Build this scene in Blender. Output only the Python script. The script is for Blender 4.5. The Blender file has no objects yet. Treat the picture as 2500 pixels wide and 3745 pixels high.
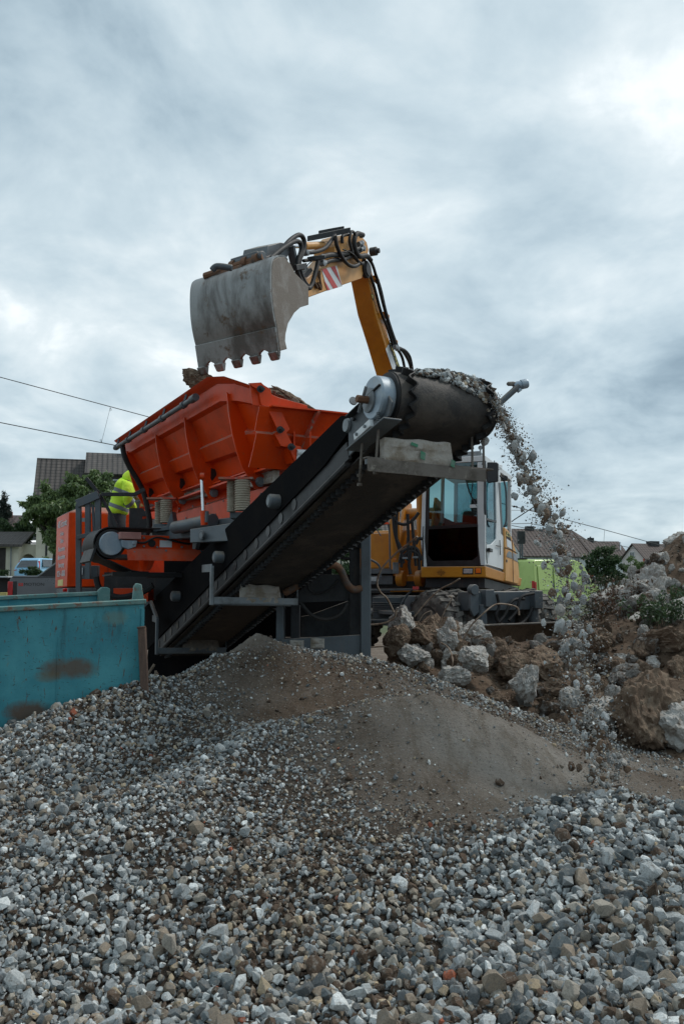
import bpy, bmesh, math, random
import numpy as np
from mathutils import Vector as V, Matrix, noise, Euler
random.seed(7); rng = np.random.default_rng(7)
scene = bpy.context.scene; COL = scene.collection
R = math.radians
# ------------------------------------------------------------------ camera
F = 3121.0; PITCH = math.atan(247.5/F)
CAM = V((0, 0, 1.5)); FW = V((0, math.cos(PITCH), math.sin(PITCH))); UP = V((0, -math.sin(PITCH), math.cos(PITCH)))
def ray(px, py): return FW + V((1,0,0))*((px-1250)/F) - UP*((py-1872.5)/F)
def P(px, py, Y):
    d = ray(px, py); return CAM + d*(Y/d.y)
def PP(px, py, nrm, c):
    d = ray(px, py); return CAM + d*((c-nrm.dot(CAM))/nrm.dot(d))
cam = bpy.data.cameras.new('camera'); camo = bpy.data.objects.new('camera', cam); COL.objects.link(camo)
camo.location = CAM; camo.rotation_euler = (math.pi/2+PITCH, 0, 0)
cam.sensor_fit = 'VERTICAL'; cam.sensor_height = 36; cam.lens = F*36/3745; cam.clip_end = 3000; cam.clip_start = .05
scene.camera = camo
# ------------------------------------------------------------------ mesh builder
BASE = {}
class MB:
    def __init__(s): s.v = []; s.f = []; s.m = []
    def add(s, vs, fs, m=0):
        o = len(s.v); s.v += [tuple(x) for x in vs]; s.f += [tuple(i+o for i in f) for f in fs]; s.m += [m]*len(fs); return s
    def hexa(s, p, m=0):
        return s.add(p, [(0,3,2,1),(4,5,6,7),(0,1,5,4),(1,2,6,5),(2,3,7,6),(3,0,4,7)], m)
    def box(s, o, a, b, c, m=0):
        o, a, b, c = V(o), V(a), V(b), V(c)
        return s.hexa([o, o+a, o+a+b, o+b, o+c, o+a+c, o+a+b+c, o+b+c], m)
    def bar(s, p, q, w, h, up=(0,0,1), m=0):
        p, q = V(p), V(q); d = (q-p).normalized(); sd = d.cross(V(up))
        if sd.length < 1e-4: sd = d.cross(V((1,0,0)))
        sd.normalize(); u = sd.cross(d).normalized()
        return s.box(p-sd*w/2-u*h/2, sd*w, q-p, u*h, m)
    def prism(s, poly, ext, m=0):
        ext = V(ext); n = len(poly); vs = [V(p) for p in poly]+[V(p)+ext for p in poly]
        return s.add(vs, [tuple(range(n))[::-1], tuple(range(n, 2*n))]+[(i,(i+1)%n,n+(i+1)%n,n+i) for i in range(n)], m)
    def strip(s, prof, ext, th, m=0):
        # open profile (list of 3d points) extruded along ext with thickness th
        prof = [V(p) for p in prof]; ext = V(ext); n = len(prof); off = []
        for i in range(n):
            t = (prof[min(i+1,n-1)]-prof[max(i-1,0)]).normalized(); off.append(ext.cross(t).normalized()*th)
        a = prof; b = [p+o for p,o in zip(prof,off)]; vs = a+[p+ext for p in a]+b+[p+ext for p in b]; fs = []
        for i in range(n-1):
            fs += [(i,i+1,n+i+1,n+i),(2*n+i,3*n+i,3*n+i+1,2*n+i+1),(i,2*n+i,2*n+i+1,i+1),(n+i,n+i+1,3*n+i+1,3*n+i)]
        fs += [(0,n,3*n,2*n),(n-1,3*n-1,4*n-1,2*n-1)]
        return s.add(vs, fs, m)
    def ruled(s, A, B, th, m=0):
        A = [V(p) for p in A]; B = [V(p) for p in B]; n = len(A)
        def off(Q, W):
            o = []
            for i in range(n):
                t = (Q[min(i+1,n-1)]-Q[max(i-1,0)]).normalized(); o.append(Q[i]+(W).cross(t).normalized()*th)
            return o
        W = B[0]-A[0]; A2, B2 = off(A, W), off(B, W); fs = []
        for i in range(n-1): fs += [(i,i+1,n+i+1,n+i),(2*n+i,3*n+i,3*n+i+1,2*n+i+1),(i,2*n+i,2*n+i+1,i+1),(n+i,n+i+1,3*n+i+1,3*n+i)]
        fs += [(0,n,3*n,2*n),(n-1,3*n-1,4*n-1,2*n-1)]
        return s.add(A+B+A2+B2, fs, m)
    def tube(s, pts, r, n=8, m=0, caps=True, sm=0):
        pts = [V(p) for p in pts]
        if sm: pts = spline(pts, sm)
        k = len(pts); rs = r if isinstance(r,(list,tuple)) else [r]*k
        if len(rs) != k: rs = [rs[0]+(rs[-1]-rs[0])*i/(k-1) for i in range(k)]
        t0 = (pts[1]-pts[0]).normalized(); u = t0.orthogonal().normalized(); vs = []
        for i in range(k):
            t = (pts[min(i+1,k-1)]-pts[max(i-1,0)]).normalized(); u = (u-t*u.dot(t)).normalized(); w = t.cross(u)
            vs += [pts[i]+(u*math.cos(2*math.pi*j/n)+w*math.sin(2*math.pi*j/n))*rs[i] for j in range(n)]
        fs = [(i*n+j, i*n+(j+1)%n, (i+1)*n+(j+1)%n, (i+1)*n+j) for i in range(k-1) for j in range(n)]
        if caps: fs += [tuple(range(n))[::-1], tuple((k-1)*n+j for j in range(n))]
        return s.add(vs, fs, m)
    def cyl(s, p, q, r, n=20, m=0): return s.tube([p, q], r, n, m)
    def lathe(s, o, ax, prof, n=24, m=0):
        # prof: list of (distance along ax, radius)
        o, ax = V(o), V(ax).normalized(); u = ax.orthogonal().normalized(); w = ax.cross(u); vs = []; k = len(prof)
        for d, r in prof:
            vs += [o+ax*d+(u*math.cos(2*math.pi*j/n)+w*math.sin(2*math.pi*j/n))*max(r,1e-4) for j in range(n)]
        return s.add(vs, [(i*n+j, i*n+(j+1)%n, (i+1)*n+(j+1)%n, (i+1)*n+j) for i in range(k-1) for j in range(n)]+[tuple(range(n))[::-1], tuple((k-1)*n+j for j in range(n))], m)
    def text(s, txt, o, x, y, size, th=.004, m=0, sx=1.0, align='CENTER', spacing=1.0):
        cu = bpy.data.curves.new('t','FONT'); cu.body = txt; cu.size = size; cu.extrude = .001; cu.align_x = align; cu.align_y = 'CENTER'; cu.space_character = spacing; cu.resolution_u = 3
        ob = bpy.data.objects.new('t', cu); me = bpy.data.meshes.new_from_object(ob)
        o, x, y = V(o), V(x).normalized(), V(y).normalized(); z = x.cross(y)
        s.add([o+x*v.co.x*sx+y*v.co.y+z*(v.co.z/.001*th/2) for v in me.vertices], [tuple(p.vertices) for p in me.polygons], m)
        bpy.data.objects.remove(ob); bpy.data.curves.remove(cu); bpy.data.meshes.remove(me); return s
    def build(s, name, mats, parent=None, smooth=35, bevel=0, loc=None, bs=2):
        mats = mats if isinstance(mats,(list,tuple)) else [mats]
        base = V(BASE[parent.name]) if parent else V(loc if loc is not None else (0,0,0))
        me = bpy.data.meshes.new(name); me.from_pydata([tuple(V(p)-base) for p in s.v], [], s.f)
        for mt in mats: me.materials.append(mt)
        me.polygons.foreach_set('material_index', s.m)
        bm = bmesh.new(); bm.from_mesh(me); bmesh.ops.recalc_face_normals(bm, faces=bm.faces); bm.to_mesh(me); bm.free()
        if smooth:
            me.polygons.foreach_set('use_smooth', [True]*len(me.polygons)); me.set_sharp_from_angle(angle=R(smooth))
        o = bpy.data.objects.new(name, me); COL.objects.link(o)
        if parent: o.parent = parent; BASE[o.name] = base
        else: o.location = base; BASE[o.name] = base
        if bevel:
            b = o.modifiers.new('bevel','BEVEL'); b.width = bevel; b.segments = bs; b.limit_method = 'ANGLE'; b.angle_limit = R(40); b.use_clamp_overlap = True
        return o
def spline(pts, k):
    out = []; n = len(pts)
    for i in range(n-1):
        p0, p1, p2, p3 = pts[max(i-1,0)], pts[i], pts[i+1], pts[min(i+2,n-1)]
        for j in range(k):
            t = j/k; out.append(.5*((2*p1)+(p2-p0)*t+(2*p0-5*p1+4*p2-p3)*t*t+(3*p1-p0-3*p2+p3)*t**3))
    return out+[pts[-1]]
def tag(o, label=None, cat=None, group=None, kind=None):
    if label: o['label'] = label
    if cat: o['category'] = cat
    if group: o['group'] = group
    if kind or label: o['kind'] = kind or 'thing'
    return o
def thing(name, label, cat, loc, group=None):
    o = bpy.data.objects.new(name, None); COL.objects.link(o); o.location = loc; o.empty_display_size = .2; BASE[o.name] = V(loc)
    return tag(o, label, cat, group)
# ------------------------------------------------------------------ materials
def nt(name):
    m = bpy.data.materials.new(name); m.use_nodes = True; t = m.node_tree; b = t.nodes['Principled BSDF']; return m, t, b
def N(t, kind, **kw):
    n = t.nodes.new(kind)
    for k, v in kw.items():
        if k in n.inputs: n.inputs[k].default_value = v
        else: setattr(n, k, v)
    return n
def rgba(c): return (c[0], c[1], c[2], 1)
def mixc(t, fac, a, b):
    n = t.nodes.new('ShaderNodeMix'); n.data_type = 'RGBA'
    for i, x in ((0, fac), (6, a), (7, b)):
        if isinstance(x, bpy.types.NodeSocket): t.links.new(x, n.inputs[i])
        elif i == 0: n.inputs[0].default_value = x
        else: n.inputs[i].default_value = rgba(x)
    return n.outputs[2]
def ramp(t, src, lo, hi):
    n = N(t, 'ShaderNodeMapRange'); n.inputs[1].default_value = lo; n.inputs[2].default_value = hi; n.interpolation_type = 'SMOOTHSTEP'
    t.links.new(src, n.inputs[0]); return n.outputs[0]
def nz(t, co, scale, detail=6, rough=.6, dist=0, vec=None):
    if vec:
        mp = N(t, 'ShaderNodeMapping'); mp.inputs['Scale'].default_value = vec; t.links.new(co, mp.inputs[0]); co = mp.outputs[0]
    n = N(t, 'ShaderNodeTexNoise', Scale=scale, Detail=detail, Roughness=rough, Distortion=dist); t.links.new(co, n.inputs['Vector']); return n.outputs[0]
def pm(name, c1, c2=None, rough=.6, metal=0, scale=3, lo=.45, hi=.65, bump=.08, bscale=35, c3=None, lo3=.62, hi3=.7, s3=14, rv=.15, vec=None, spec=.5, dusty=0):
    m, t, b = nt(name); co = N(t, 'ShaderNodeTexCoord').outputs['Object']
    n1 = nz(t, co, scale, 8, .65, .3, vec); col = mixc(t, ramp(t, n1, lo, hi), c1, c2 if c2 else tuple(x*.75 for x in c1))
    if c3: col = mixc(t, ramp(t, nz(t, co, s3, 10, .7, .2), lo3, hi3), col, c3)
    if dusty:
        # dust settles on faces that look up, and runs down in faint streaks
        ge = N(t,'ShaderNodeNewGeometry'); sz = N(t,'ShaderNodeSeparateXYZ'); t.links.new(ge.outputs['Normal'], sz.inputs[0]); up = ramp(t, sz.outputs['Z'], .15, .75); mu = N(t,'ShaderNodeMath', operation='MULTIPLY'); t.links.new(up, mu.inputs[0]); t.links.new(ramp(t, nz(t, co, 6, 8, .7), .3, .6), mu.inputs[1]); mu2 = N(t,'ShaderNodeMath', operation='MULTIPLY'); t.links.new(mu.outputs[0], mu2.inputs[0]); mu2.inputs[1].default_value = dusty
        col = mixc(t, mu2.outputs[0], col, (.26,.22,.175)); st = N(t,'ShaderNodeMath', operation='MULTIPLY'); t.links.new(ramp(t, nz(t, co, 5, 9, .75, .4, (3,3,.3)), .52, .74), st.inputs[0]); st.inputs[1].default_value = dusty*.4; col = mixc(t, st.outputs[0], col, (.22,.15,.105))
    fine = nz(t, co, bscale*2.3, 4, .7)
    col2 = N(t, 'ShaderNodeHueSaturation'); t.links.new(col, col2.inputs['Color']); 
    vm = N(t, 'ShaderNodeMapRange'); vm.inputs[3].default_value = .88; vm.inputs[4].default_value = 1.12; t.links.new(fine, vm.inputs[0]); t.links.new(vm.outputs[0], col2.inputs['Value'])
    t.links.new(col2.outputs[0], b.inputs['Base Color'])
    rm = N(t, 'ShaderNodeMapRange'); rm.inputs[3].default_value = max(0,rough-rv); rm.inputs[4].default_value = min(1,rough+rv); t.links.new(n1, rm.inputs[0]); t.links.new(rm.outputs[0], b.inputs['Roughness'])
    b.inputs['Metallic'].default_value = metal; b.inputs['Specular IOR Level'].default_value = spec
    if bump:
        bp = N(t, 'ShaderNodeBump', Strength=bump, Distance=.02); t.links.new(nz(t, co, bscale, 8, .7), bp.inputs['Height']); t.links.new(bp.outputs[0], b.inputs['Normal'])
    return m
M = {}
M['orange'] = pm('orange_paint', (.70,.056,.0015), (.52,.042,.0015), .42, spec=.3, dusty=.75, scale=1.7, bump=.03, c3=(.30,.11,.06), lo3=.60, hi3=.74, s3=6)
M['orange_worn'] = pm('worn_orange_paint', (.5,.05,.02), (.33,.13,.08), .55, scale=4, lo=.42, hi=.6, c3=(.28,.24,.2), lo3=.56, hi3=.66, s3=7)
M['gsteel'] = pm('grey_painted_steel', (.095,.115,.13), (.075,.085,.092), .55, .1, dusty=.8, scale=2.5, bump=.05, c3=(.19,.2,.2), lo3=.62, hi3=.72, s3=6)
M['lsteel'] = pm('light_grey_steel', (.2,.225,.24), (.13,.14,.145), .5, .25, scale=5, c3=(.3,.27,.23), lo3=.6, hi3=.72, s3=12)
M['dsteel'] = pm('dark_steel', (.025,.027,.03), (.014,.015,.016), .6, .1, dusty=.5, scale=4, c3=(.07,.06,.05), lo3=.6, hi3=.75, s3=8)
M['dust_steel'] = pm('dusty_steel', (.17,.15,.13), (.1,.085,.07), .8, .1, scale=6, bump=.25, c3=(.26,.235,.2), lo3=.55, hi3=.65, s3=10)
M['rubber'] = pm('black_rubber', (.016,.016,.017), (.026,.024,.022), .62, scale=5, bump=.08, spec=.35)
M['belt'] = pm('dusty_belt_rubber', (.036,.032,.029), (.085,.072,.06), .7, scale=3.2, lo=.42, hi=.66, bump=.35, bscale=25, c3=(.03,.028,.027), lo3=.5, hi3=.62, s3=6, vec=(1,1,1))
M['tyre'] = pm('dusty_tyre_rubber', (.085,.08,.074), (.2,.187,.168), .85, scale=6, lo=.42, hi=.62, bump=.2, spec=.2)
M['chrome'] = pm('chrome_rod', (.7,.72,.74), (.6,.6,.62), .18, 1, bump=0)
M['blue_steel'] = pm('scuffed_blue_grey_drum_cap', (.27,.34,.40), (.38,.43,.46), .42, .2, scale=6, c3=(.36,.35,.33), lo3=.58, hi3=.68, s3=10)
M['white'] = pm('white_paint', (.62,.65,.66), (.55,.58,.59), .4, scale=2, bump=.02, c3=(.33,.33,.31), lo3=.68, hi3=.76, s3=10)
M['yellow'] = pm('amber_machine_paint', (.50,.20,.014), (.42,.155,.01), .4, dusty=.6, scale=2, bump=.03, c3=(.2,.1,.03), lo3=.66, hi3=.76, s3=9)
M['yellow_light'] = pm('pale_amber_paint', (.60,.31,.09), (.52,.24,.055), .5, dusty=.4, scale=2, bump=.03, c3=(.3,.2,.1), lo3=.66, hi3=.76, s3=9)  # paler amber for the hood, dipper arm and bucket cylinder
M['bucket'] = pm('worn_bucket_steel', (.105,.10,.093), (.28,.288,.285), .40, .5, scale=3.4, lo=.40, hi=.64, bump=.12, bscale=18, c3=(.12,.085,.058), lo3=.56, hi3=.66, s3=5, vec=(1,1,.35))
M['bucket_side'] = pm('muddy_bucket_steel', (.17,.145,.12), (.24,.225,.205), .65, .3, scale=5, bump=.2, c3=(.33,.31,.28), lo3=.66, hi3=.7, s3=11)
M['mud'] = pm('dried_mud', (.105,.072,.048), (.07,.048,.033), .95, scale=7, bump=.7, bscale=30, spec=.1)
M['dust'] = pm('caked_concrete_dust', (.40,.37,.33), (.27,.23,.18), .95, scale=8, bump=.8, bscale=22, spec=.1)
M['spring'] = pm('cream_rubber_spring', (.36,.31,.24), (.25,.21,.155), .8, scale=9, bump=.15)
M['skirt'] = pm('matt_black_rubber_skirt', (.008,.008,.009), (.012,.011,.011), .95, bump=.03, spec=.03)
M['black'] = pm('black_plastic', (.012,.012,.013), (.02,.02,.02), .4, bump=0)
M['dirt'] = pm('brown_soil', (.092,.064,.045), (.14,.102,.073), .95, scale=3, bump=1.0, bscale=9, c3=(.05,.032,.021), lo3=.5, hi3=.62, s3=9, spec=.1)
M['rebar'] = pm('rusty_rebar', (.26,.2,.15), (.13,.08,.05), .8, .2, scale=12)
M['rust'] = pm('rusty_pipe', (.17,.085,.045), (.09,.085,.08), .75, .3, scale=7, bump=.2)
M['cream_wall'] = pm('cream_render', (.62,.58,.47), (.54,.5,.4), .9, scale=.7, bump=.08, bscale=12)
M['white_wall'] = pm('white_render', (.62,.65,.66), (.54,.57,.58), .9, scale=.6, bump=.05)
M['pink_wall'] = pm('pale_pink_render', (.62,.56,.55), (.55,.49,.48), .9, scale=.6, bump=.05)
M['bark'] = pm('bark', (.06,.05,.04), (.035,.028,.022), .95, scale=8, bump=.6, bscale=18)
M['hivis'] = pm('high_visibility_yellow_fabric', (.66,.92,.05), (.55,.83,.03), .75, scale=5, bump=.35, bscale=8)
M['tape'] = pm('grey_reflective_tape', (.22,.24,.27), (.17,.185,.2), .4, .2, scale=8, bump=.1)
M['navy'] = pm('dark_work_fabric', (.018,.02,.026), (.03,.03,.035), .85, scale=6, bump=.3, bscale=9)
M['skin'] = pm('skin', (.3,.15,.1), (.24,.11,.075), .55, scale=8, bump=.05)
M['red_glass'] = pm('red_lamp_plastic', (.42,.012,.012), (.3,.008,.01), .2, bump=0)
M['orange_glass'] = pm('amber_lamp_plastic', (.8,.17,.02), (.65,.11,.01), .2, bump=0)
M['lamp'] = pm('clear_lamp_glass', (.55,.57,.58), (.35,.36,.37), .12, .4, scale=20, bump=.2, bscale=40)
M['label_white'] = pm('white_sticker', (.62,.65,.67), (.55,.58,.6), .5, scale=6, bump=0)
M['label_yellow'] = pm('yellow_sticker', (.66,.58,.22), (.58,.5,.18), .6, scale=6, bump=0)
M['red_paint'] = pm('red_sticker', (.5,.04,.035), (.42,.04,.03), .5, scale=8, bump=0)
M['pink_plate'] = pm('faded_pink_plate', (.44,.22,.19), (.36,.17,.15), .7, scale=6)
M['green_paint'] = pm('green_paint_patch', (.06,.22,.13), (.2,.26,.22), .8, scale=9, bump=.3)
M['van'] = pm('lime_van_paint', (.42,.55,.17), (.39,.51,.15), .3, scale=1, bump=0)
M['pickup'] = pm('grey_brown_metallic', (.15,.155,.165), (.13,.132,.14), .3, .5, scale=1, bump=0)
M['carblue'] = pm('light_blue_car_paint', (.27,.52,.74), (.25,.49,.7), .3, bump=0)
M['wood'] = pm('weathered_brown_stake', (.12,.075,.055), (.075,.05,.04), .85, scale=5, bump=.3, vec=(4,4,.5))
def stripefabric():
    m, t, b = nt('striped_high_visibility_fabric'); co = N(t,'ShaderNodeTexCoord').outputs['Object']; d = N(t,'ShaderNodeVectorMath', operation='DOT_PRODUCT'); t.links.new(co, d.inputs[0]); d.inputs[1].default_value = STRIPE[0]; col = (.62,.9,.04)
    fac = None
    for c, w_ in STRIPE[1]:
        s_ = N(t,'ShaderNodeMath', operation='SUBTRACT'); t.links.new(d.outputs['Value'], s_.inputs[0]); s_.inputs[1].default_value = c; a = N(t,'ShaderNodeMath', operation='ABSOLUTE'); t.links.new(s_.outputs[0], a.inputs[0]); l = N(t,'ShaderNodeMath', operation='LESS_THAN'); t.links.new(a.outputs[0], l.inputs[0]); l.inputs[1].default_value = w_
        if fac is None: fac = l.outputs[0]
        else: mx_ = N(t,'ShaderNodeMath', operation='MAXIMUM'); t.links.new(fac, mx_.inputs[0]); t.links.new(l.outputs[0], mx_.inputs[1]); fac = mx_.outputs[0]
    base = mixc(t, ramp(t, nz(t, co, 7, 6, .6), .4, .65), (.64,.92,.05), (.5,.78,.03)); t.links.new(mixc(t, fac, base, (.2,.22,.25)), b.inputs['Base Color']); b.inputs['Roughness'].default_value = .75
    bp = N(t,'ShaderNodeBump', Strength=.5, Distance=.03); t.links.new(nz(t, co, 9, 5, .6, .6), bp.inputs['Height']); t.links.new(bp.outputs[0], b.inputs['Normal']); return m
def glassmat(name, tint, rough=.02, gl=.25):
    m, t, b = nt(name); t.nodes.remove(b); out = t.nodes['Material Output']
    tr = N(t,'ShaderNodeBsdfTransparent'); tr.inputs[0].default_value = rgba(tint); g = N(t,'ShaderNodeBsdfGlossy', Roughness=rough); g.inputs[0].default_value = (.9,.95,1,1)
    lw = N(t,'ShaderNodeLayerWeight', Blend=.25); mr = N(t,'ShaderNodeMapRange'); mr.inputs[3].default_value = gl*.35; mr.inputs[4].default_value = min(1,gl*3); t.links.new(lw.outputs['Fresnel'], mr.inputs[0])
    mx = N(t,'ShaderNodeMixShader'); t.links.new(mr.outputs[0], mx.inputs[0]); t.links.new(tr.outputs[0], mx.inputs[1]); t.links.new(g.outputs[0], mx.inputs[2]); t.links.new(mx.outputs[0], out.inputs[0]); return m
M['glass'] = glassmat('teal_tinted_glass', (.42,.59,.61), gl=.16)
M['glass_dark'] = glassmat('dark_green_glass', (.13,.19,.16), rough=.12, gl=.015)
M['window_glass'] = pm('house_window_glass', (.05,.06,.07), (.03,.035,.04), .08, 0, bump=0, spec=1)
def leafmat(name, c1, c2, c3):
    m, t, b = nt(name); g = N(t,'ShaderNodeNewGeometry'); cr = N(t,'ShaderNodeValToRGB'); e = cr.color_ramp.elements
    e[0].color = rgba(c1); e[1].color = rgba(c2); x = e.new(.75); x.color = rgba(c3); e[0].position = .1; e[1].position = .45 if False else 1.0
    t.links.new(g.outputs['Random Per Island'], cr.inputs[0]); t.links.new(cr.outputs[0], b.inputs['Base Color']); b.inputs['Roughness'].default_value = .5
    out = t.nodes['Material Output']; tl = N(t,'ShaderNodeBsdfTranslucent'); t.links.new(cr.outputs[0], tl.inputs[0]); mx = N(t,'ShaderNodeMixShader'); mx.inputs[0].default_value = .25
    t.links.new(b.outputs[0], mx.inputs[1]); t.links.new(tl.outputs[0], mx.inputs[2]); t.links.new(mx.outputs[0], out.inputs[0]); return m
M['leaf'] = leafmat('fresh_green_leaves', (.09,.14,.05), (.28,.34,.14), (.18,.25,.09))
M['leaf_dark'] = leafmat('dark_green_leaves', (.035,.07,.028), (.11,.16,.055), (.07,.115,.042))
M['leaf_needle'] = leafmat('dark_needles', (.012,.024,.018), (.035,.05,.035), (.022,.036,.025))
M['weed'] = leafmat('dry_weeds', (.05,.045,.025), (.12,.10,.06), (.075,.08,.04))
M['rusty_leaf'] = leafmat('reddish_dry_weeds', (.09,.045,.028), (.15,.085,.05), (.11,.07,.04))
M['orange_leaf'] = leafmat('orange_leaves', (.4,.08,.02), (.62,.17,.05), (.5,.12,.03))
# stones carry their own stone colour, one per stone
def stonemat():
    m, t, b = nt('crushed_stone'); a = N(t,'ShaderNodeAttribute', attribute_name='stone'); co = N(t,'ShaderNodeTexCoord').outputs['Object']
    n1 = nz(t, co, 55, 8, .7); n2 = nz(t, co, 170, 5, .7)
    col = mixc(t, ramp(t, n1, .5, .68), a.outputs['Color'], (.21,.19,.165)); hs = N(t,'ShaderNodeHueSaturation'); t.links.new(col, hs.inputs['Color'])
    vm = N(t,'ShaderNodeMapRange'); vm.inputs[1].default_value = .25; vm.inputs[2].default_value = .75; vm.inputs[3].default_value = .62; vm.inputs[4].default_value = 1.38; t.links.new(n2, vm.inputs[0]); t.links.new(vm.outputs[0], hs.inputs['Value'])
    t.links.new(hs.outputs[0], b.inputs['Base Color']); b.inputs['Roughness'].default_value = .88; b.inputs['Specular IOR Level'].default_value = .25
    bp = N(t,'ShaderNodeBump', Strength=.55, Distance=.006); t.links.new(nz(t, co, 110, 8, .75), bp.inputs['Height']); t.links.new(bp.outputs[0], b.inputs['Normal']); return m
M['stone'] = stonemat()
def finesmat():
    m, t, b = nt('crusher_fines'); co = N(t,'ShaderNodeTexCoord').outputs['Object']; a = N(t,'ShaderNodeAttribute', attribute_name='stone')
    n1 = nz(t, co, 2.2, 8, .65, .4); n2 = nz(t, co, 60, 8, .75); n3 = nz(t, co, 9, 6, .7)
    st = nz(t, co, 5, 8, .7, .6, (2.2,.45,1)); dk = N(t,'ShaderNodeMix', data_type='RGBA', blend_type='MULTIPLY'); t.links.new(ramp(t, st, .42, .66), dk.inputs[0]); t.links.new(a.outputs['Color'], dk.inputs[6]); dk.inputs[7].default_value = (.72,.68,.63,1); col = mixc(t, ramp(t, n2, .57, .66), dk.outputs[2], (.29,.28,.26)); col = mixc(t, ramp(t, n2, .43, .35), col, (.085,.068,.053))
    t.links.new(col, b.inputs['Base Color']); b.inputs['Roughness'].default_value = .95; b.inputs['Specular IOR Level'].default_value = .15
    bp = N(t,'ShaderNodeBump', Strength=.9, Distance=.02); t.links.new(n2, bp.inputs['Height']); bp2 = N(t,'ShaderNodeBump', Strength=.6, Distance=.08); t.links.new(n3, bp2.inputs['Height']); t.links.new(bp.outputs[0], bp2.inputs['Normal']); t.links.new(bp2.outputs[0], b.inputs['Normal']); return m
M['fines'] = finesmat()
def rubblemat():
    # each chunk of broken concrete: part clean grey, part caked in brown soil
    m, t, b = nt('broken_concrete'); oi = N(t,'ShaderNodeObjectInfo'); co = N(t,'ShaderNodeTexCoord').outputs['Object']
    ad = N(t,'ShaderNodeVectorMath', operation='ADD'); cx = N(t,'ShaderNodeCombineXYZ'); mu = N(t,'ShaderNodeMath', operation='MULTIPLY'); mu.inputs[1].default_value = 40
    t.links.new(oi.outputs['Random'], mu.inputs[0]); t.links.new(mu.outputs[0], cx.inputs[0]); t.links.new(co, ad.inputs[0]); t.links.new(cx.outputs[0], ad.inputs[1]); co = ad.outputs[0]
    n1 = nz(t, co, 1.6, 8, .65, .3); n2 = nz(t, co, 12, 8, .75); n3 = nz(t, co, 45, 6, .75)
    base = mixc(t, ramp(t, n2, .42, .62), (.48,.46,.43), (.31,.285,.25)); base = mixc(t, ramp(t, n3, .6, .68), base, (.5,.5,.48))
    soil = mixc(t, ramp(t, n2, .45, .6), (.15,.105,.074), (.225,.165,.12))
    sb = N(t,'ShaderNodeMath', operation='SUBTRACT'); t.links.new(n1, sb.inputs[0]); mr = N(t,'ShaderNodeMapRange'); mr.inputs[3].default_value = -.1; mr.inputs[4].default_value = .16; t.links.new(oi.outputs['Random'], mr.inputs[0]); t.links.new(mr.outputs[0], sb.inputs[1])
    col = mixc(t, ramp(t, sb.outputs[0], .4, .52), base, soil)
    t.links.new(col, b.inputs['Base Color']); b.inputs['Roughness'].default_value = .93; b.inputs['Specular IOR Level'].default_value = .2
    bp = N(t,'ShaderNodeBump', Strength=1.0, Distance=.12); t.links.new(n2, bp.inputs['Height']); bp2 = N(t,'ShaderNodeBump', Strength=.8, Distance=.08); t.links.new(n3, bp2.inputs['Height']); t.links.new(bp.outputs[0], bp2.inputs['Normal']); t.links.new(bp2.outputs[0], b.inputs['Normal']); return m
M['rubble'] = rubblemat()
SKIP_RUST = [(-.495,.905,.20,.075,(.105,.062,.035),.85),(-.74,.64,.17,.075,(.09,.045,.022),.9),(-.62,.86,.10,.04,(.13,.1,.05),.5),(-.20,1.24,.09,.05,(.13,.22,.19),.6)]
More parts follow.
